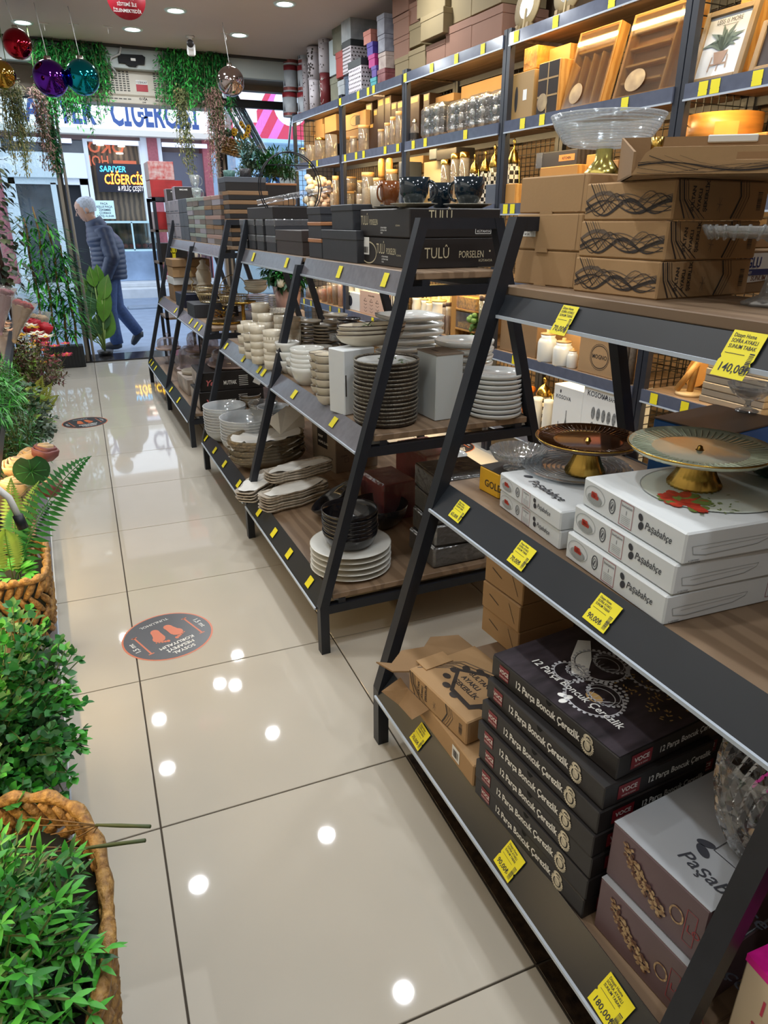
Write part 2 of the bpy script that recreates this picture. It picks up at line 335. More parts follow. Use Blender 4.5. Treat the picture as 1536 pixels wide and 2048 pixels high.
# ---------------------------------------------------------------- A-frame gondolas
GC = 1.09
def pl(z): return .61 + max(0, z - .178) * .2885               # left edge of a frame at height z
LV = (.22, .742, 1.213)
def gondola(name, label, ys, tall):
    t = thing(name, label, 'shelf', (GC, ys[0], 0))
    for k, y in enumerate(ys):
        top = 1.36 if k in tall else 1.185
        for sg in (1, -1):
            X = lambda z: sg * (GC - pl(z) - .017)
            b = MB(); yo = y - ys[0]; q = .017
            z0, z1, z2 = 0, .178, top; xs = (X(0), X(z1), X(z2)); v = []; 
            for x_, z_ in zip(xs, (z0, z1, z2)):
                v += [(x_ - q * .9, yo - q, z_), (x_ + q * .9, yo - q, z_), (x_ + q * .9, yo + q, z_), (x_ - q * .9, yo + q, z_)]
            f = [(3, 2, 1, 0), (8, 9, 10, 11)] + [(4 * a + i, 4 * a + (i + 1) % 4, 4 * a + 4 + (i + 1) % 4, 4 * a + 4 + i) for a in (0, 1) for i in range(4)]
            ob('leg', b.add(v, f), BLACK, t)
        for zz in (.165, .69, 1.16) + ((1.345,) if k in tall else ()):
            hw = GC - pl(zz) - .02
            ob('crossbar', MB().box((0, y - ys[0], zz + .0), (2 * hw, .03, .03)), BLACK, t)
    for a, c in zip(ys, ys[1:]):
        for li, z in enumerate(LV):
            hw = GC - pl(z) - .036; y0 = a - ys[0] - (.012 if a == ys[0] else 0); y1 = c - ys[0] + (.012 if c == ys[-1] else 0)
            ob('shelf_board', MB().b0(-hw, y0, z - .02, hw, y1, z, .002), WOOD, t)
            ob('crossbar', MB().b0(-hw + .02, y0, z - .05, -hw + .045, y1, z - .0205).b0(hw - .045, y0, z - .05, hw - .02, y1, z - .0205), BLACK, t)
            far = ys[0] > 1.5
            for sg in (-1, 1):                                  # price strip leaning out from the board edge
                s = MB(); L = y1 - y0 - .05; T, Bm = (hw + .001, z + .004), (hw + .052, z - .058)
                if li == 2: T, Bm = (hw + .004, z - (.002 if far else .02)), (hw + .03, z - .066)
                y0s = y0 + .03; e = .003
                s.add([(sg * T[0], y0s, T[1]), (sg * T[0], y0s + L, T[1]), (sg * Bm[0], y0s + L, Bm[1]), (sg * Bm[0], y0s, Bm[1]), (sg * (T[0] - e), y0s, T[1] - e), (sg * (T[0] - e), y0s + L, T[1] - e), (sg * (Bm[0] - e), y0s + L, Bm[1] - e), (sg * (Bm[0] - e), y0s, Bm[1] - e)],
                      [(0, 1, 2, 3), (7, 6, 5, 4), (0, 4, 5, 1), (3, 2, 6, 7), (0, 3, 7, 4), (1, 5, 6, 2)])
                st = ob('price_strip', s, DARK if (li == 0 or not far) else STRIP, t)
                ob('lip', MB().b0(sg * Bm[0] - .003, y0s, Bm[1] - .004, sg * Bm[0] + .003, y0s + L, Bm[1] + .003), mat('clear_lip', (186, 196, 208), .25), st)
    return t
gondola('display_rack', 'black A-frame display rack holding the white boxed glassware and pedestal plates', (-.6, .42, 1.439), (2,))
gondola('display_rack', 'black A-frame display rack holding stacked porcelain plates and bowls', (1.918, 2.939, 3.997), (0, 2))
gondola('display_rack', 'black A-frame display rack holding gift boxes and glass domes near the door', (4.468, 5.53, 6.63), (0, 2))
# ---------------------------------------------------------------- shelving along the right wall
WT = (.22, .64, 1.035, 1.44, 1.845, 2.245); WU = (-1.2, .05, 1.25, 2.45, 3.67, 4.83, 5.93, 7.09); WD = .42
POST = mat('blue_black_metal', (38, 42, 52), .4)
WIRE = mat('black_wire', (28, 28, 30), .5)
wlab = ['behind the camera side', 'at the near right end', 'holding picture frames and chopping boards', 'holding bamboo drawer trays and white jars', 'holding film wrapped jar sets and checkered jars', 'holding tall glass cylinders', 'nearest the shop window']
for k in range(len(WU) - 1):
    u0, u1 = WU[k], WU[k + 1]; L = u1 - u0
    t = thing('shop_shelving', 'black metal wall shelving bay ' + wlab[k], 'shelf', wl(u0, 0), WA)
    for (d, y) in ((0, 0), (WD - .03, 0), (0, L - .035), (WD - .03, L - .035)):
        ob('post', MB().b0(d, y, 0, d + .03, y + .03, 2.27), POST, t)
    for z in WT:
        ob('shelf_board', MB().b0(.006, .032, z - .018, WD - .005, L - .037, z), WOOD, t)
        ob('beam', MB().b0(.004, .03, z - .055, .012, L - .035, z - .018).b0(WD - .02, .03, z - .05, WD - .005, L - .035, z - .018), POST, t)
        s = ob('price_strip', MB().b0(-.008, .028, z - .055, .003, L - .03, z + .002), mat('wall_strip', (92, 98, 116), .16, n=(25, .08)), t)
        ob('lip', MB().b0(-.0115, .028, z - .058, -.006, L - .03, z - .051), mat('clear_lip', (186, 196, 208), .25), s)
    m = MB()
    for i in range(int(L / .045)): m.b0(WD + .005, .03 + i * .045, .22, WD + .0085, .0335 + i * .045, 2.24)
    for i in range(45): m.b0(WD + .002, .03, .24 + i * .045, WD + .0055, L - .03, .2435 + i * .045)
    ob('wire_panel', m, WIRE, t, kind='stuff')
    if k in (2, 3, 6):
        m = MB(); yy = .012 if k < 6 else L - .02
        for i in range(9): m.b0(.03 + i * .042, yy, .22, .0335 + i * .042, yy + .004, 2.24)
        for i in range(48): m.b0(.03, yy, .24 + i * .042, WD - .03, yy + .004, .2435 + i * .042)
        ob('wire_panel', m, WIRE, t, kind='stuff')
    if k >= 1:
        for z in WT[1:]:
            a = area('strip_light', wl(u0 + L / 2, .024, z - .03), .012, 4.4, WARM, (0, R(-38), WA), L - .16)
        for z in WT[1:]:
            ob('light_strip', MB().b0(.016, .06, z - .026, .03, L - .07, z - .0205), emis('warm_led', (255, 214, 130), 3), t)
# ---------------------------------------------------------------- left shelf of plants
LA = R(1.4)
def ll(x, y, z): return Vector((x - .024 * (y - 1.5), y, z))
LBX = -.17
t = thing('plant_rack', 'low black rack with oak boards along the left side carrying artificial plants', 'shelf', (LBX, 1.5, 0), LA)
ob('shelf_board', MB().b0(-.6, -2.2, .125, -.045, 5.6, .145), WOOD, t)
ob('shelf_board', MB().b0(-.6, -.1, .60, -.115, 5.0, .62), WOOD, t)
s = ob('price_strip', MB().add([(-.045, -2.2, .15), (-.045, 5.6, .15), (.0, 5.6, .085), (.0, -2.2, .085), (-.05, -2.2, .146), (-.05, 5.6, .146), (-.005, 5.6, .08), (-.005, -2.2, .08)], [(0, 3, 2, 1), (4, 5, 6, 7), (3, 7, 6, 2), (0, 1, 5, 4), (0, 4, 7, 3), (1, 2, 6, 5)]), STRIP, t)
ob('lip', MB().b0(-.004, -2.2, .078, .003, 5.6, .086), mat('clear_lip', (186, 196, 208), .25), s)
ob('edge_bar', MB().b0(-.115, -.1, .575, -.085, 5.0, .632), BLACK, t)
ob('kick_plate', MB().b0(-.09, -2.2, 0, -.06, 5.6, .08), BLACK, t)
for y in (-1.0, 1.2, 3.05, 5.0): ob('post', MB().b0(-.16, y, 0, -.13, y + .03, 1.75), BLACK, t)
ob('post', MB().b0(-.60, 5.0, 0, -.57, 5.03, 1.75), BLACK, t)
area('strip_light', (-.36, 1.7, .575), .03, 9, WARM, (0, R(-14), 0), 2.6)
area('strip_light', (-.50, 3.9, .575), .03, 2.5, WARM, (0, R(-14), 0), 2.0)
area('plant_light', (-.3, 1.0, 2.3), .9, 9, (1.0, .95, .85), (0, R(-8), 0), 3.4)
# ---------------------------------------------------------------- street and the shop across it
ASPH = mat('street_paving', (126, 140, 160), .6, n=(5, .12), b=(30, .1))
PAVE = mat('pavement_white', (196, 198, 200), .7, n=(7, .06))
ob('ground', MB().b0(-14, 8.3, -.3, 18, 15.2, -.06), ASPH, kind='structure')
ob('pavement', MB().b0(-14, 15.2, -.3, 18, 30, .12, .01).b0(-14, 15.6, .12, 18, 16.4, .2, .01), PAVE, kind='structure')
m = MB()
for i in range(-3, 5): m.b0(i * 2 - .985, 13.2, -.08, i * 2 + .985, 13.55, -.02, .02)
ob('kerb', m, mat('kerb_stone', (120, 132, 148), .7, n=(8, .1)), kind='structure')
RED = mat('red_pilaster', (168, 92, 98), .6, n=(20, .15)); WF = mat('white_frame', (232, 236, 238), .4); DKI = mat('dim_interior', (62, 60, 62), .8, n=(2, .2))
F0 = 16.4
t = thing('shop_facade', 'butcher restaurant front across the street with a white sign and red pilasters', 'building', (0, F0, 0))
ob('wall', MB().b0(-6, .35, 0, 12, .6, 7), mat('facade_wall', (176, 160, 152), .8, n=(3, .1)), t)
sg = ob('signboard', MB().b0(-3.2, -.25, 3.0, 3.6, .0, 4.0, .01), mat('sign_white', (246, 248, 250), .4, em=(255, 255, 255), ems=.35), t)
lt = MB(); Fs = face('N', 1, 1, 1); tx(lt, Fs, 1.09, 3.08, .62, 'SARIYER', 'RIGHT', bold=.03, sx=.6); tx(lt, Fs, 1.38, 3.08, .62, 'CİĞERCİSİ', bold=.03, sx=.54)
ob('lettering', lt, mat('sign_blue', (58, 88, 148), .5), sg, (0, -.255, 0))
ob('signboard_edge', MB().b0(-3.2, -.3, 2.9, 3.6, .3, 3.0), mat('cream_edge', (222, 216, 202), .5), t)
ob('fascia', MB().b0(-3, .0, 2.82, 3.6, .3, 2.9), mat('fascia_brown', (120, 96, 92), .7), t)
for (a, b) in ((-.95, -.72), (2.02, 2.22), (3.12, 3.5), (-3.2, -2.9)): ob('pilaster', MB().b0(a, -.05, .2, b, .34, 2.9), RED, t)
for (a, b) in ((1.9, 2.02), (2.22, 2.3), (-.72, -.62)): ob('trim_strip', MB().b0(a, -.03, .2, b, .3, 2.9), WF, t)
dr = ob('door_frame', MB().b0(-.62, -.02, .2, -.5, .2, 2.15).b0(.66, -.02, .2, .8, .2, 2.15).b0(-.62, -.02, 2.02, .8, .2, 2.15).b0(.12, -.02, .2, .22, .2, 2.05).b0(-.62, -.1, 2.13, .82, .2, 2.58, .01), WF, t)
ob('glass', MB().b0(-.5, .08, .25, .12, .1, 2.02).b0(-.62, .1, 2.58, .82, .12, 2.82), mat('street_glass', (88, 92, 98), .12, n=(1.5, .5)), dr)
ob('dark_doorway', MB().b0(.22, .2, .2, .66, .3, 2.02), mat('doorway', (26, 28, 34), .7), dr)
wn = ob('window_frame', MB().b0(.82, -.02, 2.8, 1.95, .2, 2.84).b0(.82, -.02, .2, .9, .2, 2.8).b0(1.86, -.02, .2, 1.95, .2, 2.8).b0(.9, -.02, .2, 1.86, .2, .28), WF, t)
ob('back_panel', MB().b0(.9, .28, .2, 1.9, .32, 2.82), mat('cabin_wood', (138, 118, 96), .7, wave=(3, 2), c2=(96, 84, 72)), wn)
lp = MB()
for x, z in ((1.15, 2.74), (1.55, 2.73), (1.5, 2.6)): lp.lathe([(0, 0), (.07, .01), (.07, .03), (0, .035)], 16, (x, .2, z))
ob('ceiling_spots', lp, emis('spot_glow', (255, 248, 235), 3), wn)
rv = MB(); Fm = face('N', 1, 1, 1) @ Matrix.Translation((1.9, 0, 0)) @ Matrix.Diagonal((-1, 1, 1, 1))
tx(rv, Fm, .3, 2.62, .3, 'OKO', bold=.02, sx=1.0); tx(rv, Fm, .62, 2.38, .27, 'HOM', bold=.015, sx=.8); rect(rv, face('N', 1, 1, 1), 1.35, 2.42, .45, .07)
ob('lettering', rv, mat('reflected_sign_orange', (226, 116, 78), .5, em=(226, 110, 70), ems=.25), wn, (0, .18, 0))  # reflection of the near shop's sign, put in as glowing mirrored letters
nb = ob('neon_board', MB().b0(1.0, .02, 1.90, 1.9, .06, 2.42), mat('neon_back', (24, 24, 40), .3), t)
Fn = face('N', 1, 1, 1)
b = MB(); tx(b, Fn, 1.06, 2.27, .15, 'SARIYER', shear=.15, bold=.012, sx=.9); ob('lettering', b, emis('neon_blue', (70, 190, 255), 3.0), nb, (0, .018, 0))
b = MB(); tx(b, Fn, 1.12, 2.05, .25, 'CİĞERCİSİ', shear=.12, bold=.035, sx=.66); ob('lettering', b, emis('neon_red', (255, 60, 20), 1.5), nb, (0, .019, 0))
b = MB(); tx(b, Fn, 1.12, 2.05, .25, 'CİĞERCİSİ', shear=.12, bold=.004, sx=.66); ob('lettering', b, emis('neon_yellow', (255, 225, 70), 4.0), nb, (0, .016, 0))
b = MB(); tx(b, Fn, 1.36, 1.93, .12, '& PİLİÇ ÇEŞİTLERİ', shear=.15, bold=.006, sx=.62); ob('lettering', b, emis('neon_white', (240, 240, 250), 1.6), nb, (0, .018, 0))
pn = ob('notice', MB().b0(.86, -.06, 1.4, 1.24, -.055, 1.74), mat('paper', (214, 238, 234), .6), t); b = MB()
for i, q in enumerate(('PAÇA', 'KELLE PAÇA', 'İŞKEMBE', 'ÇORBASI', 'SATIŞ ALINIR')): tx(b, Fn, 1.05, 1.665 - i * .058, .055, q, 'CENTER', bold=.01)
ob('lettering', b, mat('ink', (40, 44, 60), .6), pn, (0, -.062, 0))
cs = ob('display_counter', MB().b0(1.0, -.25, .2, 2.0, .2, .78, .01), mat('counter_steel', (150, 170, 196), .25, .3, n=(2, .3)), t)
ob('glass', MB().b0(1.02, -.22, .8, 2.0, .18, 1.32), glass('counter_glass', (210, 228, 232), .8, .15), cs)
ob('edge', MB().b0(1.0, -.25, 1.32, 2.02, .2, 1.36).b0(1.0, -.25, .78, 2.02, .2, .82).b0(1.0, -.25, .8, 1.03, -.22, 1.34).b0(1.5, -.25, .8, 1.53, -.22, 1.34), mat('pale_edge', (196, 226, 232), .3), cs)
m = MB(); 
for i in range(7): m.lathe([(0, 0), (.05, .0), (.06, .06), (0, .09)], 10, (1.1 + i * .13, -.02, .84))
ob('meat_trays', m, mat('meat', (168, 74, 66), .5, n=(14, .4)), cs)
tb = MB()
for (a, b_) in ((-.4, .62), (1.0, 1.85), (2.3, 3.2)): tb.b0(a, -.16, 2.74, b_, -.1, 2.82, .005)
ob('tube_lamp', tb, mat('tube_white', (232, 236, 250), .3, em=(220, 225, 255), ems=.5), t)
sh = ob('roller_shutter', MB().b0(2.3, .05, .2, 3.12, .1, 2.66), mat('shutter_grey', (98, 98, 108), .6), t)
ob('gate', MB().b0(2.34, -.02, .25, 3.08, .04, 1.92), mat('gate_brown', (108, 78, 78), .6), t)
g = MB()
for i in range(5): g.b0(2.46 + i * .13, -.04, .5, 2.472 + i * .13, -.02, 1.72)
for i in range(3): g.b0(2.42, -.042, .55 + i * .5, 3.02, -.02, .56 + i * .5)
ob('gate_bars', g, mat('bar_dark', (50, 46, 50), .5), t); ob('gate_pane', MB().b0(2.42, -.015, .5, 3.02, -.005, 1.74), mat('gate_glass', (128, 132, 146), .2), t)
# pink awning sign and pale van at the right, beyond the window
t = thing('shop_billboard', 'pink and red billboard with a white roundel beyond the window', 'billboard', (0, 13.2, 0))
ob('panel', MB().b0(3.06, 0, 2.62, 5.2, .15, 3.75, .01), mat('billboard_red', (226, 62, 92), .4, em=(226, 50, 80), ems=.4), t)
b = MB(); Fb = face('N', 1, 1, 1); rect(b, Fb, 3.06, 2.9, .42, .85)
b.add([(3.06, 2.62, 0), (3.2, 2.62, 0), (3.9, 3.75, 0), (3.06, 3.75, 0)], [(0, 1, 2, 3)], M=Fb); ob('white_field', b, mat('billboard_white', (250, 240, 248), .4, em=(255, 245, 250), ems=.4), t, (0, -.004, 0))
b = MB()
for o_ in (.1, .42): b.add([(3.2 + o_, 2.62, 0), (3.36 + o_, 2.62, 0), (4.06 + o_, 3.75, 0), (3.9 + o_, 3.75, 0)], [(0, 1, 2, 3)], M=Fb)
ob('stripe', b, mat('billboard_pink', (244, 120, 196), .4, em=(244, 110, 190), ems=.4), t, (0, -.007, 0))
b = MB(); ell(b, Fb, 4.08, 3.17, .3, .3); ob('roundel', b, mat('billboard_white', (250, 240, 248)), t, (0, -.01, 0))
b = MB(); tx(b, Fb, 3.96, 3.06, .32, 'n', bold=.03); ob('lettering', b, mat('billboard_red', (226, 62, 92)), t, (0, -.014, 0))
t = thing('delivery_van', 'pale blue van parked beyond the shop window', 'van', (0, 12.6, 0))
def vprof(x0, x1, y0, y1, z0, z1): return MB().b0(x0, y0, z0, x1, y1, z1, .12)
ob('body', vprof(2.95, 5.2, 0, 2.2, .15, 2.62), mat('van_paint', (176, 204, 232), .25, n=(1, .08), coat=.5), t)
ob('windscreen', MB().b0(3.1, -.02, 2.2, 5.0, .03, 2.55, .02), mat('van_glass', (130, 160, 186), .1), t)
ob('bumper', MB().b0(2.95, -.06, .2, 5.2, .06, .6, .04), mat('van_bumper', (120, 130, 140), .4), t)
w_ = MB()
for x in (3.2, 4.9): w_.lathe([(0, -.11), (.2, -.11), (.33, -.1), (.36, -.05), (.36, .05), (.33, .1), (0, .1)], 20, M=Matrix.Translation((x, .35, .3)) @ Matrix.Rotation(pi / 2, 4, 'X'))
ob('wheels', w_, mat('tyre', (24, 24, 26), .8), t)
t = thing('parked_car', 'silver blue car seen low through the shop window', 'car', (0, 10.6, 0))
c = MB(); c.b0(2.35, 0, .25, 4.2, 1.8, .95, .12).b0(2.5, .4, .9, 4.05, 1.6, 1.5, .2)
ob('body', c, mat('car_paint', (170, 180, 188), .2, n=(1, .05), coat=.5), t)
ob('rear_window', MB().b0(2.62, .36, 1.05, 3.95, .44, 1.4, .03), mat('car_glass', (70, 84, 92), .08), t)
w_ = MB()
for x in (2.5, 4.0): w_.lathe([(0, -.1), (.2, -.1), (.29, -.09), (.3, 0), (.29, .09), (0, .1)], 18, M=Matrix.Translation((x, .5, .24)) @ Matrix.Rotation(pi / 2, 4, 'X') @ Matrix.Rotation(0, 4, 'Z'))
ob('wheels', w_, mat('tyre', (24, 24, 26), .8), t)
# ---------------------------------------------------------------- kinds of goods
KRAFT = mat('kraft_card', (172, 138, 98), .85, n=(4, .06), b=(120, .05))
KRAFT2 = mat('kraft_dark', (142, 112, 78), .85, n=(4, .08), b=(120, .05))
PRINT = mat('black_print', (52, 44, 40), .7); PRINTG = mat('grey_print', (104, 90, 78), .75); INK = mat('ink', (40, 44, 60), .6)
CARDW = mat('white_card', (222, 226, 228), .45, n=(3, .02)); CARDK = mat('black_card', (36, 33, 33), .45, n=(3, .12)); PAPER = mat('white_label', (232, 232, 228), .6)
YEL = mat('yellow_tag', (240, 226, 40), .5); CREAMT = mat('cream_print', (222, 208, 178), .5); WHT = mat('white_print', (236, 236, 232), .5)
GOLD = mat('gold_metal', (206, 168, 84), .22, 1.0); SILV = mat('silver_metal', (190, 184, 172), .25, 1.0)
GLS = glass('clear_glass', (240, 244, 245), .6, .04, .03, d=.08); GLSB = glass('cut_glass', (236, 240, 243), .8, .08, .03, d=.1)
PORC = mat('white_porcelain', (226, 226, 220), .12, n=(6, .02), coat=.4); PORCG = mat('grey_white_porcelain', (206, 208, 206), .12, coat=.4)
CREAM = mat('cream_porcelain', (214, 204, 184), .2); KGLAZE = mat('black_glaze', (24, 24, 28), .18, coat=.3)
BAMB = mat('bamboo_wood', (206, 160, 92), .5, wave=(9, 3), c2=(184, 134, 70)); LIDW = mat('lid_wood', (198, 156, 100), .5, n=(10, .1))
def b3(A, B, C=None, z=0, sx=None, sy=None):
    a, b = on(*A, z), on(*B, z); c = on(*C, z) if C else None
    if c is not None:
        dx = (c - b); rz = math.atan2(dx.y, dx.x); sx = sx or dx.length
        dy = a - b; sy = sy or abs(dy.x * -sin(rz) + dy.y * cos(rz))
    else:
        dy = a - b; rz = math.atan2(-dy.x, dy.y); sy = sy or dy.length
    return (b.x, b.y, z, rz, sx, sy)
def carton(name, label, cat, x, y, z, rz, sx, sy, h, m, group=None, ch=.003, seam=False):
    b = MB().b0(0, 0, 0, sx, sy, h, ch)
    o = solo(name, b, m, label, cat, (x, y, z), rz, group)
    if seam: s = MB(); s.b0(-.0012, sy * .42, h * .0, 0.0, sy * .62, h * .12); ob('tuck_flap', s, m, o)
    return o
def lidbox(name, label, cat, x, y, z, rz, sx, sy, h, m, ml=None, lh=.25, group=None, over=.003):
    t = thing(name, label, cat, (x, y, z), rz, group)
    ob('body', MB().b0(over, over, 0, sx - over, sy - over, h * .97, .002), m, t)
    ob('lid', MB().b0(0, 0, h * (1 - lh), sx, sy, h, .002), ml or m, t); return t
PROF = {
 'plate': [(0, .012), (.55, .0), (.6, .004), (.62, .012), (.98, .085), (1, .1), (.97, .105), (.62, .035), (.58, .03), (0, .03)],
 'flat': [(0, 0), (.9, 0), (.98, .03), (1, .1), (.975, .105), (.93, .04), (0, .03)],
 'bowl': [(0, .02), (.42, 0), (.46, .02), (.7, .2), (.92, .5), (1, .82), (.97, .83), (.88, .5), (.66, .24), (.4, .1), (0, .08)],
 'deep': [(0, .02), (.5, 0), (.54, .03), (.84, .4), (.96, .8), (1, 1.05), (.965, 1.06), (.92, .8), (.8, .42), (.5, .12), (0, .1)],
 'cup': [(0, 0), (.72, 0), (.78, .05), (.92, .8), (1, 1.5), (.95, 1.51), (.86, .8), (.72, .12), (0, .1)],
 'ram': [(0, 0), (.88, 0), (.95, .04), (1, .95), (.95, .96), (.9, .1), (0, .08)]}
def dish(kind, r, hs=1.0, n=28, **k): return MB().lathe([(a * r, b * r * hs) for a, b in PROF[kind]], n, **k)
def stack(nm, cat, desc, me, m, x, y, z, n, dz, group, jit=.002, parts=None, rz0=0, tiltjit=.0):
    """n separate dishes piled up; every one its own object"""
    outs = []
    for i in range(n):
        zz = z + dz * (n - 1 - i)
        o = solo(nm, me, m, desc.format(ordn(i, n)), cat, (x + rnd.uniform(-jit, jit), y + rnd.uniform(-jit, jit), zz), rz0 + rnd.uniform(0, 6) * (jit > 0), group, rot=None)
        if tiltjit: o.rotation_euler = (rnd.uniform(-tiltjit, tiltjit), rnd.uniform(-tiltjit, tiltjit), o.rotation_euler[2])
        for pn, pm, pmat in parts or (): ob(pn, pm, pmat, o)
        outs.append(o)
    return outs
def tagm(w_, h_, price=None, seed=1):
    b = MB(); k = w_ * .05
    b.prism([(0, 0), (w_, 0), (w_, h_ * .3), (w_ - k, h_ * .36), (w_, h_ * .42), (w_, h_), (0, h_), (0, h_ * .45), (k, h_ * .4), (0, h_ * .34)], 0, .0006)
    return b
_TG = {}
def price_tag(P, q, w_, h_, label, price=None, rx=None, side=-1, group=None, tilt=0):
    """paper tag on a price strip; local x along the strip, y up the strip. P = foot corner, q = rotation about z"""
    k = (round(w_, 3), round(h_, 3))
    if k not in _TG: _TG[k] = tagm(w_, h_).mesh('price_tag', YEL)
    o = solo('price_tag', _TG[k], None, label, 'price tag', P, 0, group, rot=(rx if rx is not None else pi / 2, 0, q))
    if tilt: o.rotation_euler = (Matrix.Rotation(q, 4, 'Z') @ Matrix.Rotation(rx or pi / 2, 4, 'X') @ Matrix.Rotation(tilt, 4, 'Z')).to_euler()
    if price:
        I = Matrix.Identity(4); b = MB(); n = .0011
        tx(b, I, w_ * .1, h_ * .12, h_ * .26, price, bold=.012, n=n, sx=.9)
        for i in range(3): tx(b, I, w_ * .08, h_ * (.86 - i * .12), h_ * .12, ('Dizayn Home', 'SOFRA AYAKLI', 'SUNUM TABAK')[i], bold=.01, n=n, sx=.8)
        rect(b, I, w_ * .08, h_ * .5, w_ * .6, h_ * .012, n)
        barcode(b, I, w_ * .95, h_ * .1, h_ * .5, w_ * .14, n, pi / 2)
        ob('lettering', b, INK, o)
    return o
# slope of the strips of the gondolas: lean angle of the tag plane
def y_far(px): return px < 1000
def strip_tag(px, py, li, w_, label, price=None, k=1.25, group=None, tilt=0, lf=.5, dpx=0):
    z = LV[li]; r = on(px, py, z - .027); hw = GC - pl(z) - .036
    if li == 2: T, Bm = (hw + .004, z - (.002 if y_far(px) else .02)), (hw + .03, z - .066)
    else: T, Bm = (hw + .001, z + .004), (hw + .052, z - .058)
    xs = GC - (T[0] + Bm[0]) / 2; zs = (T[1] + Bm[1]) / 2; y = aX(px, py, xs).y
    al = math.atan2(T[1] - Bm[1], Bm[0] - T[0]); h_ = w_ * k
    # local x runs toward -y (reader stands at -x), local y climbs the slope
    o = price_tag((0, 0, 0), 0, w_, h_, label, price, group=group)
    X = Vector((0, -1, 0)); Y = Vector((cos(al), 0, sin(al))); Z = X.cross(Y); Mx = Matrix((X, Y, Z)).transposed().to_4x4() @ Matrix.Rotation(tilt, 4, 'Z')
    o.rotation_euler = Mx.to_euler(); c = Vector((xs, y, zs)) + Z * .0035 - X * (w_ / 2) - Y * (h_ * lf); o.location = c
    return o
def sultan(F, W, H, seed, mode):
    b = MB(); g = MB(); q = random.Random(seed)
    if mode == 'wave':
        for k in range(9):
            a0, fr, ph, am = q.uniform(.25, .6), q.uniform(1.0, 2.2), q.uniform(0, 6), q.uniform(.1, .3); pts = []; ws = []
            for i in range(25):
                t = i / 24; y = H * min(.97, max(.03, a0 + am * sin(ph + fr * 2 * pi * t) * (1 - .3 * t))); pts.append((W * (.02 + .96 * t), y)); ws.append(H * (.02 + .08 * (k < 3) * (sin(pi * t + k) ** 2)))
            ribbon(b if k % 2 == 0 else g, F, pts, ws)
        for k in range(6):
            x = W * (.06 + .03 * k); ribbon(g if k % 2 else b, F, [(x, H * .97), (x + W * .08, H * .6), (x + W * .2, H * (.22 + .02 * k))], H * (.012 if k % 3 else .035))
        for k in range(7):
            x = W * .62; ribbon(g, F, [(x + W * .02 * k * sin(k), H * .45), (x + W * (.08 + .035 * k), H * (.62 + .04 * sin(k * 1.3)))], H * .008)
    else:
        for k in range(5):
            c = W * (.02 + .022 * k); ribbon(b if k % 2 == 0 else g, F, [(c, H * .97), (c + W * .03, H * .5), (c + W * (.1 + .03 * k), H * .04)], H * (.05 if k in (0, 2) else .02))
        for k in range(4):
            c = W * (.66 + .03 * k); ribbon(b if k != 1 else g, F, [(c, H * .97), (c + W * .03, H * .6), (c - W * .01, H * .3), (c - W * .05, H * .04)], H * (.06 if k == 0 else .018))
        for i, s_ in enumerate(('SULTAN', 'AYAKLI', 'ŞEKERLİK')): tx(b, F, W * (.2 + .066 * i), H * .2, H * .17, s_, rot=pi / 2, bold=.03)
        for k in range(6): ribbon(g, F, [(W * .47, H * .38), (W * (.47 + .03 * cos(k)), H * (.38 + .2 * sin(k)))], H * .012)
        barcode(b, F, W * .93, H * .25, H * .5, W * .05, 0, pi / 2)
    return b, g
def tray_box(t, sx, sy, h, m, wall=.004):
    ob('body', MB().b0(0, 0, 0, sx, sy, wall).b0(0, 0, wall, wall, sy, h).b0(sx - wall, 0, wall, sx, sy, h).b0(wall, 0, wall, sx - wall, wall, h).b0(wall, sy - wall, wall, sx - wall, sy, h), m, t)
# ================================================================ near rack, top shelf
z = LV[2]
P = b3((1026, 565), (1153, 579), None, z, sx=.26); hh = (zpx(P[0], P[1], 344) - z) / 3
for i in range(3):
    o = carton('cardboard_box', 'plain brown cardboard box at the near rack top shelf end, ' + ('topmost', 'middle one with barcode', 'lowest')[i], 'box', P[0] + (.004, 0, .002)[i], P[1] + (.0, .002, 0)[i], z + hh * (2 - i), P[3], P[4], P[5], hh - .001, KRAFT, 'plain cardboard boxes on the top shelf')
    s = MB(); W = P[5]; s.prism([(-W * .1, 0), (W * .1, 0), (W * .085, hh * .12), (-W * .085, hh * .12)], 0, .002, M=face('L', P[4], W, hh) @ Matrix.Translation((W * .44, -hh * .06, 0))); ob('tuck_flap', s, KRAFT, o)
    s = MB(); F = face('L', P[4], W, hh); ribbon(s, F, [(W * .86, hh * .02), (W * .93, hh * .06), (W * .94, hh * .98)], .0012); ob('fold_line', s, KRAFT2, o)
    if i == 1:
        s = MB(); rect(s, F, W * .09, hh * .36, W * .24, hh * .42); ob('sticker', s, PAPER, o)
        s = MB(); barcode(s, F, W * .13, hh * .5, W * .16, hh * .18, .0005); tx(s, F, W * .15, hh * .4, hh * .08, 'NP 381', n=.0005); ob('barcode', s, PRINT, o)
PB = P; ZB = z + 3 * hh
S = b3((1153, 581), (1311, 601), (1457, 591), z); S = list(S); S[4] *= 1.25; hs = (zpx(S[0], S[1], 355) - z) / 3
off = [(.0, .0), (-.008, .006), (.0, .0)]
for i in range(3):
    dx = (.012, .006, 0)[i]
    o = carton('printed_box', 'kraft box printed with black swirls and writing, ' + ('topmost', 'middle', 'lowest')[i] + ' of the stack under the opened box', 'box', S[0] + dx * .6, S[1] - dx * .3, z + hs * (2 - i), S[3], S[4], S[5], hs - .001, KRAFT, 'swirl printed boxes on the top shelf')
    for F, W, md in ((face('L', S[4], S[5], hs), S[5], 'wave'), (face('N', S[4], S[5], hs), S[4], 'side')):
        b, g = sultan(F, W, hs, 3, md); ob('print', b, PRINT, o); ob('print', g, PRINTG, o)
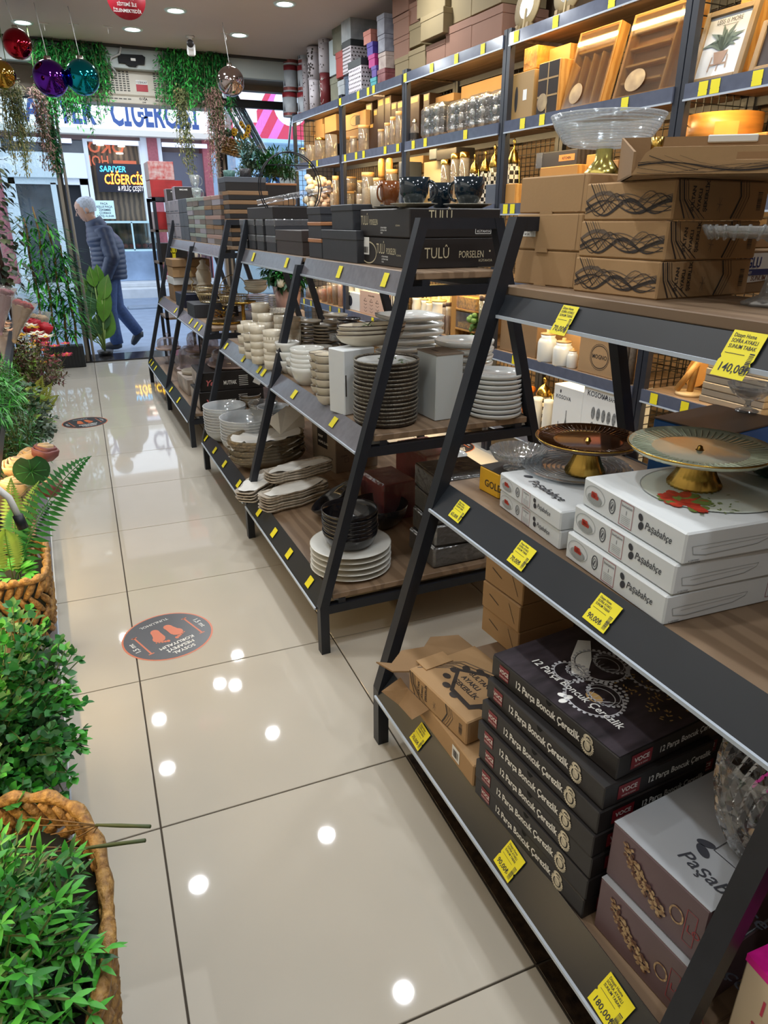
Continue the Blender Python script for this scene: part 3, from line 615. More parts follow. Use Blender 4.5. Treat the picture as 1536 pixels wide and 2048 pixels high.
# opened box on top, flap hanging to the front
zt = z + 3 * hs; q0 = aY(1262, 354, S[1] - .01); ox, oy = q0.x, S[1] - .01
t = thing('opened_box', 'opened swirl printed carton with a torn front flap on top of its stack', 'box', (ox, oy, zt), -math.atan2(ray(1265, 340).x, ray(1265, 340).y) + .1)
W, D, H = .40, .26, zpx(ox, oy + .2, 268) - zt
ob('body', MB().b0(0, 0, 0, W, D, .004).prism([(.004, 0), (D, 0), (D, H), (.004, H * .45)], 0, .004, M=Matrix(((0, 0, 1, 0), (1, 0, 0, 0), (0, 1, 0, 0), (0, 0, 0, 1)))).b0(W - .004, 0, .004, W, D, H).b0(.004, D - .004, .004, W - .004, D, H * 1.0), KRAFT2, t)
fl_ = MB(); fh = H * .5; fl_.X = Matrix.Translation((0, .0, .002)) @ Matrix.Rotation(R(8), 4, 'X')
for (a, c, e, f) in ((.03, 0, .16, fh), (.235, 0, W, fh), (.16, 0, .235, fh * .5), (.16, fh * .78, .235, fh)): fl_.b0(a, -.004, c, e, 0, f)
fl_.add([(0, -.004, 0), (.03, -.004, 0), (.03, -.004, fh), (.018, -.004, fh * .8)], [(0, 1, 2, 3)])
ff = ob('front_flap', fl_, KRAFT, t)
b, g = sultan(face('N', W, D, fh) @ Matrix.Translation((0, 0, .0045)), W, fh * .72, 9, 'wave'); b.v = [tuple(Matrix.Translation((0, .0, .002)) @ Matrix.Rotation(R(8), 4, 'X') @ Vector(v)) for v in b.v]; ob('print', b, PRINT, ff)
ob('tape', MB().b0(.16, D - .008, H - .012, .25, D + .003, H + .002, .002), mat('white_tape', (214, 216, 212), .4), t)
gb = MB().lathe([(.013, .0), (.011, .03), (.0105, .055), (.012, .07), (0, .071)], 20, wob=(.05, 10))
solo('pedestal_bowl', gb, GOLD, 'gold ribbed pedestal foot showing inside the opened carton', 'bowl', (ox + .16, oy + .12, zt + .005), 0)
# glass fruit bowl on gold foot standing on plain boxes
bx, by = PB[0] + .135, PB[1] + .12; mp = mpp((bx, by, ZB)); zf = zpx(bx, by, 298) - ZB; zr = zpx(bx, by, 231) - ZB; rr = 109 * mp
t = thing('fruit_bowl', 'large ribbed clear glass bowl on a fluted gold foot above the plain cardboard boxes', 'bowl', (bx, by, ZB))
ob('foot', MB().lathe([(0, 0), (.040, 0), (.042, .004), (.03, .02), (.019, zf * .6), (.0175, zf)], 40, wob=(.04, 20)), mat('pale_gold', (214, 196, 110), .2, 1.0), t)
BF = glass('frosted_glass', (236, 242, 246), .3, .06, .12, d=.2)
ob('bowl', MB().lathe([(0, zf), (rr * .3, zf + .001), (rr * .62, zf + .006), (rr * .74, zf + (zr - zf) * .2), (rr * .9, zf + (zr - zf) * .6), (rr, zr), (rr * .985, zr), (rr * .88, zf + (zr - zf) * .6), (rr * .7, zf + (zr - zf) * .22), (0, zf + .006)], 120, wob=(.006, 60)), BF, t)
rb = MB()
for k in range(11):
    f = k / 10; r_ = rr * (.66 + .335 * f ** .8); zz = zf + .008 + (zr - zf - .01) * f
    rb.tube([(r_ * cos(2 * pi * i / 60), r_ * sin(2 * pi * i / 60), zz) for i in range(60)], .0012, 4, closed=True)
ob('ribs', rb, glass('rib_glass', (236, 242, 246), .4, .15, .1, d=.3), t)
# labelled carton at the right
L0 = on(1458, 590, z); o = carton('labelled_carton', 'brown carton with a blue and white company label on the top shelf', 'box', L0.x, L0.y, z, S[3], .5, .25, zpx(L0.x, L0.y, 500) - z, KRAFT2)
HH = zpx(L0.x, L0.y, 500) - z; F = face('N', .5, .25, HH); s = MB(); rect(s, F, -.0, HH * .42, .13, HH * .5); ell(s, F, .04, HH * .42, .1, HH * .16, -.0002); ob('sticker', s, PAPER, o)
s = MB(); tx(s, F, .002, HH * .6, HH * .33, 'ISOGLU', bold=.02, n=.0006, sx=.8); ob('lettering', s, mat('deep_blue', (34, 52, 120), .5), o)
s = MB(); rect(s, F, 0, HH * .42, .12, HH * .14, .0004); ob('band', s, mat('navy_band', (40, 54, 110), .5), o)
s = MB(); tx(s, F, .0, HH * .45, HH * .09, 'SANAYİ TİCARET', bold=.01, n=.0008, sx=.9); ob('lettering', s, WHT, o)
s = MB(); tx(s, F, .055, HH * .3, HH * .16, 'SUNUM', shear=.2, bold=.01, n=.0003); frame2(s, F, .12, HH * .1, .06, HH * .2, .001); ob('lettering', s, mat('brown_print', (112, 66, 40), .6), o)
carton('cardboard_box', 'kraft carton lying on the blue labelled carton', 'box', L0.x - .1, L0.y + .03, z + HH, S[3], .45, .2, .035, KRAFT)
# crystal cake stand at the right edge of the top shelf
c0 = on(1532, 612, z); t = thing('cake_stand', 'clear crystal cake stand with a scalloped rim at the right edge of the top shelf', 'cake stand', (c0.x + .01, c0.y, z)); zp = zpx(c0.x, c0.y, 478) - z; rp = 148 * mpp(c0)
ob('foot', MB().lathe([(0, 0), (.045, 0), (.046, .006), (.02, .018), (.012, zp * .5), (.016, zp * .9), (.03, zp)], 32, wob=(.06, 8)), GLSB, t)
ob('plate', MB().lathe([(0, zp), (rp * .7, zp + .001), (rp * .93, zp + .004), (rp, zp + .02), (rp * .985, zp + .021), (rp * .9, zp + .009), (0, zp + .006)], 96, wob=(.018, 24)), GLSB, t)
rb = MB()
for k in range(36): a = 2 * pi * k / 36; rb.tube([(rp * .9 * cos(a), rp * .9 * sin(a), zp + .0), (rp * .99 * cos(a + .09), rp * .99 * sin(a + .09), zp + .022)], .0028, 5)
ob('rim_flutes', rb, GLSB, t)
strip_tag(1137, 606, 2, .05, 'yellow price tag reading 70,00 under the plain cardboard boxes', '70,00₺', lf=.62)
strip_tag(1494, 660, 2, .06, 'yellow price tag reading 140,00 at the near end of the top shelf', '140,00₺', lf=.62)
# ================================================================ near rack, middle shelf
z = LV[1]
Y0 = b3((957, 978), (996, 999), None, z, sx=.12); hy = zpx(Y0[0], Y0[1], 950) - z
o = carton('yellow_box', 'small yellow and black box under the ruffled glass bowl', 'box', *Y0, hy, mat('box_yellow', (226, 172, 40), .4)); F = face('L', Y0[4], Y0[5], hy)
ob('top_panel', MB().b0(.001, .001, hy, Y0[4] - .001, Y0[5] - .001, hy + .001), CARDK, o); s = MB(); tx(s, F, Y0[5] * .3, hy * .3, hy * .4, 'GOLD', bold=.01); ob('lettering', s, PRINT, o)
gx, gy = on(1034, 938, z + hy)[:2]; rr = 56 * mpp((gx, gy, z + hy))
t = thing('glass_bowl', 'ruffled ribbed clear glass bowl standing on the small yellow box', 'bowl', (gx, gy, z + hy + .001))
ob('foot', MB().lathe([(0, 0), (rr * .5, 0), (rr * .5, .004), (rr * .16, .009), (rr * .2, .014)], 24), GLSB, t)
ob('bowl', MB().lathe([(0, .014), (rr * .45, .016), (rr * .8, .026), (rr, .048), (rr * .97, .05), (rr * .75, .032), (0, .02)], 96, wob=(.03, 32)), GLSB, t)
def pbox(t, sx, sy, h, big):
    """white glassware carton: prints on the aisle face, the near face and the top"""
    F = face('L', sx, sy, h); b, rd, gy_, tom = MB(), MB(), MB(), MB(); W = sy
    ring2(gy_, F, W * .14, h * .52, W * .11, h * .33, h * .02); ell(gy_, F, W * .14, h * .42, W * .08, h * .18, .0002)
    for k in range(7): ell(tom, F, W * (.115 + .018 * (k % 4)), h * (.5 + .09 * (k // 4)), W * .016, h * .07, .0005, 10)
    ring2(b, F, W * .33, h * .52, W * .033, h * .26, h * .035); ring2(b, F, W * .33, h * .52, W * .02, h * .15, h * .02); ribbon(b, F, [(W * .32, h * .42), (W * .335, h * .6)], W * .008)
    frame2(rd, F, W * .41, h * .1, W * .13, h * .8, h * .02)
    tx(b, F, W * .475, h * .72, h * .14, 'Invitation', 'CENTER'); tx(b, F, W * .475, h * .5, h * .2, '1', 'CENTER')
    for k in range(5): rect(gy_, F, W * .43, h * (.42 - k * .06), W * .09, h * .015)
    ell(b, F, W * .61, h * .7, W * .02, h * .12, rot=.6); ell(b, F, W * .622, h * .44, W * .022, h * .14, rot=-.5)
    tx(b, F, W * .655, h * .42, h * .34, 'Paşabahçe', shear=.25, bold=.006, sx=.82)
    N_ = face('N', sx, sy, h)
    if big:
        w_ = sx; pts = [(w_ * .04, h * .55), (w_ * .05, h * .3), (w_ * .12, h * .22), (w_ * .4, h * .3), (w_ * .47, h * .44), (w_ * .48, h * .56)]
        ribbon(gy_, N_, pts, h * .02); ribbon(gy_, N_, [(w_ * .04, h * .55), (w_ * .48, h * .56)], h * .012); ribbon(gy_, N_, [(w_ * .09, h * .42), (w_ * .45, h * .47)], h * .01)
        frame2(rd, N_, w_ * .6, h * .2, w_ * .14, h * .7, h * .015); tx(b, N_, w_ * .67, h * .7, h * .14, 'Invitation', 'CENTER'); tx(b, N_, w_ * .67, h * .5, h * .2, '1', 'CENTER')
        for k in range(5): rect(gy_, N_, w_ * .62, h * (.42 - k * .05), w_ * .1, h * .012)
        tx(b, N_, w_ * .03, h * .08, h * .07, '# CERTIFIED'); tx(b, N_, w_ * .045, h * .015, h * .06, 'GLASSWARE')
        T_ = face('T', sx, sy, h); g2 = MB()
        ell(g2, T_, sy * .48, sx * .5, sy * .42, sx * .36, .0, 40, rot=-.1); ob('dish_picture', g2, mat('print_dish', (206, 212, 202), .45, n=(20, .04)), t)
        ring2(gy_, T_, sy * .48, sx * .5, sy * .42, sx * .36, .002, .0003, 40, rot=-.1); q = random.Random(5); gr = MB()
        for k in range(46):
            a, r_ = q.uniform(0, 6.28), q.uniform(0, .8); ell(tom if k % 3 else gr, T_, sy * (.6 + .2 * r_ * cos(a)), sx * (.24 + .11 * r_ * sin(a)), q.uniform(.008, .02), q.uniform(.006, .012), .0006 + k * .00001, 8, rot=a)
        for k in range(30): ell(gr, T_, sy * q.uniform(.5, .85), sx * q.uniform(.2, .5), .0045, .0015, .0006, 6, rot=q.uniform(0, 3))
        ob('herb_picture', gr, mat('print_herb', (112, 132, 66), .5), t)
        tx(b, T_, sy * .25, sx * .87, .032, 'Paşabahçe', shear=.25); ring2(b, T_, sy * .1, sx * .62, .02, .02, .0015); ring2(b, T_, sy * .1, sx * .62, .013, .013, .001)
    else:
        T_ = face('T', sx, sy, h); tx(b, T_, sy * .3, sx * .1, .03, 'Paşabahçe', shear=.25, bold=.01); ell(b, T_, sy * .2, sx * .16, .011, .006, rot=.7)
        for k in range(8): ell(tom, T_, sy * (.55 + .03 * (k % 4)), sx * (.55 + .05 * (k // 4)), .008, .006, .0004, 8)
    ob('lettering', b, mat('dark_grey_print', (56, 58, 66), .5), t); ob('red_frame', rd, mat('dark_red_print', (150, 50, 60), .5), t)
    ob('line_print', gy_, mat('mid_grey_print', (156, 160, 160), .5), t); ob('food_picture', tom, mat('print_tomato', (192, 62, 46), .45, n=(60, .4)), t)
Q = b3((998, 1012), (1117, 1101), None, z, sx=.27); hq = (zpx(*on(998, 1012, z)[:2], 943) - z) / 2
for i in (0, 1):
    o = carton('glassware_box', 'smaller white glassware box, ' + ('upper of the two carrying the clear ribbed plate', 'lower of the two beside the three large white boxes')[i], 'box', Q[0] - .003 * (1 - i), Q[1], z + hq * (1 - i), Q[3], Q[4], Q[5], hq - .001, CARDW, 'small white glassware boxes'); pbox(o, Q[4], Q[5], hq, False)
zq = z + 2 * hq
def ribbed_plate(x, y, z_, r, label, m=GLSB):
    t = thing('ribbed_plate', label, 'plate', (x, y, z_)); ob('plate', dish('plate', r, .7, 72, wob=(.004, 36)), m, t); b = MB()
    for k in range(9): rr_ = r * (.2 + .085 * k); b.tube([(rr_ * cos(2 * pi * i / 40), rr_ * sin(2 * pi * i / 40), r * .022 + max(0, rr_ / r - .62) * r * .15 + .002) for i in range(40)], .0016, 4, closed=True)
    ob('ribs', b, m, t); return t
p_ = on(1152, 938, zq); r1 = 108 * mpp(p_); ribbed_plate(p_.x, p_.y, zq, r1, 'clear glass plate with concentric ribs lying on the smaller white boxes')
Bg = b3((1117.5, 1114.7), (1324, 1252.5), (1536, 1205), z, sx=.36); hb = (zpx(Bg[0], Bg[1], 1066) - z) / 3
for i in range(3):
    o = carton('glassware_box', 'large white dish box, ' + ('topmost, under the pale green stand', 'middle of the three', 'lowest of the three')[i], 'box', Bg[0] + (.012, .006, -.0)[i], Bg[1] + (-.006, -.002, 0)[i], z + hb * (2 - i), Bg[3] + (-.02, 0, .012)[i], Bg[4], Bg[5], hb - .001, CARDW, 'large white glassware boxes'); pbox(o, Bg[4], Bg[5], hb, True)
zb = z + 3 * hb
# pedestal cake plates
def pedestal(label, x, y, z_, r, hgt, mp_, mf, rf):
    t = thing('cake_stand', label, 'cake stand', (x, y, z_))
    ob('foot', MB().lathe([(0, 0), (rf, 0), (rf * 1.02, .005), (rf * .8, hgt * .35), (rf * .55, hgt * .75), (rf * .6, hgt)], 60, wob=(.03, 30)), mf, t)
    ob('plate', MB().lathe([(0, hgt), (r * .6, hgt), (r * .95, hgt + .004), (r, hgt + .012), (r * .985, hgt + .015), (r * .93, hgt + .009), (r * .62, hgt + .006), (0, hgt + .005)], 96, wob=(.004, 48)), mp_, t)
    ob('rim', MB().tube([(r * cos(2 * pi * i / 64), r * sin(2 * pi * i / 64), hgt + .013) for i in range(64)], .0018, 5, closed=True), mf, t)
    b = MB()
    for k in range(60): a = 2 * pi * k / 60; b.tube([(r * .66 * cos(a), r * .66 * sin(a), hgt + .0065), (r * .95 * cos(a), r * .95 * sin(a), hgt + .0105)], .0014, 3, cap=False)
    ob('flutes', b, mp_, t); ob('screw', MB().lathe([(0, hgt + .014), (.004, hgt + .012), (.006, hgt + .006), (.008, hgt + .005)], 12), mf, t); return t
AMBER = mat('amber_glass', (84, 52, 28), .1, .35, n=(30, .35), coat=.6); MINT = mat('mint_pearl', (196, 204, 182), .15, .25, n=(24, .05), coat=.5)
p_ = on(1169, 945, zq + .008); hg = zpx(p_.x, p_.y, 886) - zq - .008
pedestal('dark amber glass cake stand with a gold fluted foot and rim', p_.x, p_.y, zq + .008, 103 * mpp(p_ + Vector((0, 0, hg))), hg, AMBER, GOLD, 38 * mpp(p_))
p_ = on(1387, 970, zb); hg = zpx(p_.x, p_.y, 905) - zb
pedestal('pale mint green cake stand with a gold fluted foot on the large white boxes', p_.x, p_.y, zb, 138 * mpp(p_ + Vector((0, 0, hg))), hg, MINT, GOLD, 50 * mpp(p_))
# blue carton with dark top and a dessert glass
q_ = on(1447, 872, z + .17); a_ = on(1308, 835, z + .17); ry = math.atan2(-(a_ - q_).x, (a_ - q_).y); sy = (a_ - q_).length
o = carton('blue_carton', 'blue carton with a dark brown top behind the pale green stand', 'box', q_.x, q_.y, z, ry, .24, sy, .168, mat('box_blue', (24, 92, 160), .4))
ob('top_panel', MB().b0(-.001, -.001, .168, .241, sy + .001, .172, .001), mat('dark_brown_card', (58, 46, 38), .35), o); s = MB(); tx(s, face('N', .24, sy, .168), .04, .132, .026, 'PETRA', bold=.015); ob('lettering', s, mat('pale_blue_print', (150, 200, 220), .5), o)
p_ = on(1493, 822, z + .172); r_ = 44 * mpp(p_); hd = zpx(p_.x, p_.y, 768) - z - .172
t = thing('dessert_glass', 'small footed crystal dessert bowl with a scalloped rim on the blue carton', 'bowl', (p_.x, p_.y, z + .172))
ob('foot', MB().lathe([(0, 0), (r_ * .5, 0), (r_ * .5, .003), (r_ * .15, .01), (r_ * .12, hd * .35), (r_ * .3, hd * .45)], 28), GLSB, t)
ob('bowl', MB().lathe([(0, hd * .42), (r_ * .5, hd * .5), (r_ * .85, hd * .75), (r_, hd), (r_ * .96, hd), (r_ * .8, hd * .78), (0, hd * .5)], 48, wob=(.03, 12)), GLSB, t)
p_ = on(1538, 952, zb); solo('green_bowl', dish('bowl', .062, .8, 32), glass('green_glass', (40, 110, 84), .8, .1), 'green glass bowl at the right edge behind the pale green stand', 'bowl', (p_.x + .01, p_.y, zb))
for i, (px, py, pr, lb) in enumerate(((921, 1006, '65,00₺', 'at the far corner of the middle shelf'), (1047, 1090, '70,00₺', 'below the smaller white boxes'), (1210, 1202, '90,00₺', 'below the three large white boxes'))):
    strip_tag(px, py, 1, (.05, .055, .058)[i], 'yellow price tag reading ' + pr[:5] + ' ' + lb, pr, k=.95, tilt=-.03)
# ================================================================ near rack, bottom shelf
z = LV[0]
# rear kraft column
Kb = on(1034, 1318, z); x0, y0 = .80, 1.30
t0 = on(1040, 1290, z); kx, ky = Kb.x, Kb.y; ka = on(938, 1268, z); hk = .084
for i in range(5):
    o = carton('kraft_box', 'plain kraft box in the column behind the black printed boxes, ' + ordn(i, 5), 'box', kx + rnd.uniform(-.004, .004), ky, z + hk * (4 - i), .06, .2, max(.16, (ka - Kb).length), hk - .0015, KRAFT, 'kraft boxes under the middle shelf'); s = MB()
    F = face('L', .2, .17, hk); ribbon(s, F, [(.03, .055), (.075, .04)], .003); ribbon(s, F, [(.12, .07), (.15, .02)], .0015); ob('cut_line', s, PRINT, o)
for i in range(4):
    carton('kraft_box', 'kraft box in the second column farther under the middle shelf, ' + ordn(i, 4), 'box', kx + .215, ky - .08, z + hk * (3 - i), .05, .2, .24, hk - .0015, KRAFT2, 'kraft boxes under the middle shelf')
ob_ = thing('kraft_flap_box', 'half open kraft box with a hanging flap right under the middle shelf edge', 'box', (kx - .02, ky + .02, z + hk * 5), .06)
ob('body', MB().b0(0, 0, 0, .2, .17, .05, .002), KRAFT2, ob_); ob('flap', MB().bar((-.002, .02, .055), (-.03, .02, -.03), .003, .1, up=(1, 0, 0)), KRAFT, ob_)
# opened sultan cartons at the far aisle corner
A_, B_ = on(845, 1440, z), on(945, 1575, z); rz = math.atan2(-(A_ - B_).x, (A_ - B_).y); sy = (A_ - B_).length * 1.12; hk2 = .058
o = carton('kraft_box', 'long plain kraft box with a barcode sticker at the aisle corner of the bottom shelf', 'box', B_.x, B_.y, z, rz, .2, sy, hk2, KRAFT); F = face('L', .2, sy, hk2)
s = MB(); rect(s, F, sy * .66, hk2 * .2, sy * .12, hk2 * .6); ob('sticker', s, PAPER, o); s = MB(); barcode(s, F, sy * .675, hk2 * .3, sy * .09, hk2 * .35, .0004); ob('barcode', s, PRINT, o)
o2x, o2y = B_.x + .015, B_.y + .06
t = thing('torn_box', 'crumpled swirl printed carton with torn flaps and a shaped name panel at the aisle corner', 'box', (o2x, o2y, z + hk2 + .002), rz + .12); W, D, H = .2, .235, .062
ob('body', MB().b0(0, 0, 0, W, D, H, .003), KRAFT, t)
fp = MB(); pts = [(0, D), (-.035, D + .02), (-.05, D + .075), (-.02, D + .05), (.03, D + .085), (.09, D + .07), (.13, D + .10), (W, D + .07), (W, D)]
fp.prism([(x, y) for x, y in pts], H - .012, H - .008); ob('torn_flap', fp, KRAFT2, t)
ob('torn_flap', MB().add([(0, D, 0), (0, D - .09, 0), (-.035, D - .07, -.03), (-.03, D, -.035), (-.05, D + .05, -.02), (0, D + .04, .01)], [(0, 1, 2, 3), (0, 3, 4, 5)]), KRAFT2, t)
ob('inner_flap', MB().b0(.03, D - .03, H, .11, D + .015, H + .003), KRAFT, t)
F = face('T', W, D, H); b, g = MB(), MB()
for k in range(5): ribbon(b if k % 2 else g, F, [(D * .03, W * (.1 + .05 * k)), (D * .2, W * (.42 + .06 * k)), (D * .55, W * (.62 + .05 * k)), (D * .97, W * (.5 + .07 * k))], .0025)
hx = [(.06, .1), (.12, .035), (.2, .03), (.222, .08), (.2, .14), (.12, .15)]; c_ = (.14, .09)
b.add([(x, y, .0004) for x, y in hx], [tuple(range(6))], M=F); g3_ = MB(); g3_.add([(c_[0] + (x - c_[0]) * .82, c_[1] + (y - c_[1]) * .8, .0008) for x, y in hx], [tuple(range(6))], M=F); ob('name_panel', g3_, KRAFT, t)
for k in range(12): a = 2 * pi * k / 12; ell(b, F, c_[0] + .078 * cos(a), c_[1] + .058 * sin(a), .012, .009, .0002, 10)
for i, s_ in enumerate(('SULTAN', 'AYAKLI', 'ŞEKERLİK')): tx(b, F, c_[0] - .045, c_[1] + .02 - i * .024, .019, s_, bold=.03, n=.0012)
F = face('L', W, D, H); b2, g2 = sultan(F, D, H, 5, 'side'); ob('print', b, PRINT, t); ob('print', g, PRINTG, t); ob('print', b2, PRINT, t); ob('print', g2, PRINTG, t)
# seven black boxes
V = b3((948, 1584), (1162.6, 1839.6), None, z); W_ = V[5]; tz = zpx(V[0], V[1], 1509) - z; Bs = [(1162.6, 1839.6), (1170, 1802), (1178, 1759.5), (1182, 1716.5), (1192, 1670), (1203.6, 1621), (1231, 1562)]
hv = .0475; SX = .255
VOR = mat('box_wine', (128, 34, 44), .45); vm = MB().b0(0, 0, 0, SX, W_, hv - .001, .002).mesh('glass_set_box', CARDK)
def bead_ring(b, F, u, v, r, k, n=.0008, d=.0034): [ell(b, F, u + r * cos(2 * pi * i / k), v + r * .9 * sin(2 * pi * i / k), d, d, n, 8) for i in range(k)]
def voce(o, first):
    F, N_ = face('L', SX, W_, hv), face('N', SX, W_, hv); b, rd, wt, gl = MB(), MB(), MB(), MB()
    rect(rd, F, W_ * .075, hv * .22, W_ * .085, hv * .6); tx(wt, F, W_ * .118, hv * .48, hv * .26, 'VOCE', 'CENTER', bold=.02, n=.0006, sx=.85); tx(wt, F, W_ * .118, hv * .3, hv * .1, 'HOME & IDEAS', 'CENTER', n=.0006, sx=.85)
    tx(wt, F, W_ * .22, hv * .36, hv * .46, '12 Parça Boncuk Çerezlik', bold=.026, sx=.76)
    for (rx, ry, cy) in ((.04, .36, .44), (.028, .22, .72)): ring2(gl, F, W_ * .80, hv * cy, W_ * rx, hv * ry * .85, hv * .07, .0002, 20, rot=-.3)
    ell(gl, F, W_ * .80, hv * .45, W_ * .022, hv * .2, .0004, 14)
    for k in range(22): a = 2 * pi * k / 22; ell(gl, F, W_ * (.8 + .042 * cos(a)), hv * (.44 + .32 * sin(a)), .0017, .0017, .0003, 6); ell(gl, F, W_ * (.8 + .03 * cos(a)), hv * (.74 + .17 * sin(a)), .0013, .0013, .0003, 6)
    rect(rd, N_, SX * .12, hv * .2, SX * .19, hv * .6); tx(wt, N_, SX * .215, hv * .46, hv * .28, 'VOCE', 'CENTER', bold=.02, n=.0006); tx(wt, N_, SX * .215, hv * .28, hv * .1, 'HOME & IDEAS', 'CENTER', n=.0006)
    tx(wt, N_, SX * .38, hv * .36, hv * .38, '12 Parça Boncuk Çerezlik', bold=.022, sx=.8)
    ell(b, F, W_ * .5, hv * .97, W_ * .022, hv * .2, .0002, 16, a0=pi, a1=2 * pi)
    ob('lettering', wt, WHT, o); ob('logo_panel', rd, VOR, o); ob('glass_picture', gl, mat('print_glass', (206, 198, 176), .5, n=(90, .45)), o); ob('thumb_hole', b, mat('hole_black', (8, 8, 8), .9), o)
    if first:
        T_ = face('T', SX, W_, hv); g, w2, rd2, wd, am = MB(), MB(), MB(), MB(), MB(); rect(wd, T_, .001, .001, W_ - .002, SX - .002, .0); ob('table_picture', wd, mat('print_slate', (62, 54, 60), .35, n=(10, .6), c2=(26, 22, 24), st=(1, 4, 1)), o)
        w2.add([(.045, SX * .72, .0004), (.06, SX * .8, .0004), (.11, SX * .62, .0004), (.15, SX * .42, .0004), (.125, SX * .36, .0004), (.085, SX * .5, .0004)], [tuple(range(6))], M=T_)
        for (u, v, r) in ((W_ * .40, SX * .62, .052), (W_ * .60, SX * .30, .054), (W_ * .36, SX * .36, .032), (W_ * .62, SX * .86, .045)):
            ring2(g, T_, u, v, r, r * .9, .002, .0004); bead_ring(g, T_, u, v, r + .002, int(r * 620)); bead_ring(g, T_, u + .005, v + r * .5, r * .68, int(r * 460), .001); ring2(g, T_, u + .005, v + r * .25, r * .5, r * .4, .0018, .001); ring2(g, T_, u + .004, v + r * .35, r * .6, r * .52, .0012, .001)
            for k in range(9): ribbon(g, T_, [(u + r * .62 * cos(pi + pi * k / 8), v + r * .5 + r * .3 * sin(pi + pi * k / 8)), (u + r * .3 * cos(pi + pi * k / 8), v + r * .05 + r * .2 * sin(pi + pi * k / 8))], .0008, .0009)
        for (u, v) in ((.5, .12), (.54, .08), (.53, .14)): ell(w2, T_, W_ * u, SX * v, .009, .006, .0005, 12, rot=u * 20)
        q = random.Random(3)
        for k in range(60): ell(am, T_, W_ * q.uniform(.55, .95), SX * (.5 + .3 * q.random()), .004, .0016, .0005, 6, rot=q.uniform(0, 3))
        ell(am, T_, W_ * .6, SX * .3, .018, .012, .0005, 12)
        tx(w2, T_, W_ * .16, SX * .2, .024, '12 Parça Boncuk Çerezlik', bold=.014, n=.0006, shear=.1, sx=.92); rect(rd2, T_, W_ * .34, SX * .86, .06, .03, .0006); tx(w2, T_, W_ * .34 + .03, SX * .86 + .009, .018, 'VOCE', 'CENTER', n=.001)
        ob('glass_picture', g, mat('print_glass2', (186, 186, 190), .4), o); ob('lettering', w2, WHT, o); ob('logo_panel', rd2, VOR, o); ob('seed_picture', am, mat('print_seed', (176, 140, 84), .5), o)
prev = None; roots = []
for i in range(7):                                              # i counts from the top
    bx, by = Bs[6 - i]; zz = z + hv * (6 - i); p_ = on(bx, by, zz); jx = (-.0, 0, 0, 0, 0, 0, 0)[i]
    lb = 'black boxed glass bowl set in the big stack by the aisle, ' + ordn(i, 7)
    if i == 0: o = solo('glass_set_box', vm, None, lb, 'box', (p_.x, p_.y, zz), V[3] + .03, 'black boxed glass sets'); voce(o, True); 
    elif i == 1: o = solo('glass_set_box', vm, None, lb, 'box', (p_.x, p_.y, zz), V[3] - .012, 'black boxed glass sets'); voce(o, False); pr_ = o
    else: o = dup(pr_, (p_.x, p_.y, zz), V[3] + (0, 0, .0, .008, -.004, .006, -.004)[i], lb)
for i in range(4): dup(pr_, (V[0] + SX + .06, V[1] + .1, z + hv * (3 - i)), V[3] + rnd.uniform(-.02, .02), 'black boxed glass set in the second stack behind the crystal bowl, ' + ordn(i, 4))
# purple crystal boxes
PUR = mat('box_plum', (98, 78, 84), .35, n=(6, .15)); FOIL = mat('silver_card', (196, 200, 206), .28, .35, n=(4, .05))
def crystal_box(o, sx, sy, h):
    ob('top_panel', MB().b0(.001, .001, h, sx - .001, sy - .001, h + .001), FOIL, o); F, T_ = face('L', sx, sy, h), face('T', sx, sy, h + .001); g, b, dk = MB(), MB(), MB(); q = random.Random(4)
    for k in range(170): t_ = q.random(); ell(g if k % 3 else dk, F, sy * (.2 + .4 * t_ + q.uniform(-.05, .05)), h * (.78 - .5 * t_ ** .7 + q.uniform(-.1, .1)), .0042, .003, .0003 + k * .00001, 7, rot=q.uniform(0, 3))
    ring2(g, F, sy * .74, h * .5, .013, .016, .003, .0004); frame2(b, F, sy * .82, h * .2, sy * .1, h * .55, .001); tx(b, F, sy * .84, h * .4, h * .16, 'LONCA'); 
    ob('sweets_picture', g, mat('print_sweets', (206, 182, 140), .5, n=(130, .5), c2=(112, 70, 44)), o); ob('sweets_picture', dk, mat('print_sweets_dark', (96, 62, 48), .5), o)
    b2 = MB(); ell(b2, T_, sy * .55, sx * .36, .014, .007, .0003, rot=.5); ell(b2, T_, sy * .585, sx * .30, .014, .008, .0003, rot=-.4); tx(b2, T_, sy * .5, sx * .14, .034, 'Paşabahçe', shear=.25, bold=.004, n=.0003); frame2(b2, T_, sy * .62, sx * .36, .07, .06, .0012, .0003); ob('lettering', b2, mat('dark_grey_print', (56, 58, 66)), o); ob('side_print', b, mat('dark_red_print', (150, 50, 60)), o)
c2_, c3_ = on(1186, 1849, z), on(1350, 2036, z); rzc = math.atan2(-(c2_ - c3_).x, (c2_ - c3_).y); hc = zpx(c2_.x, c2_.y, 1753) - z; sy = (c2_ - c3_).length + .01
fx = Vector((cos(rzc), sin(rzc), 0)); fy = Vector((-sin(rzc), cos(rzc), 0)); c0_ = c2_ - fy * sy
def cbox(lb, o_, hh_): o = carton('crystal_bowl_box', lb, 'box', o_.x, o_.y, o_.z, rzc, .26, sy, hh_ - .0015, PUR, 'plum crystal bowl boxes'); crystal_box(o, .26, sy, hh_ - .0015); return o
cbox('lower plum box with a silver top at the near corner of the shelf edge', c0_, hc)
u0 = on(1210, 1745, z + hc); u_o = u0 - fy * sy; cbox('plum box with a silver top under the cut crystal bowl', Vector((u_o.x, u_o.y, z + hc)), hc)
zc_ = z + 2 * hc; p_ = on(1500, 1705, zc_); rb_ = 105 * mpp(p_ + Vector((0, 0, .1))); hb_ = zpx(p_.x, p_.y, 1520) - zc_
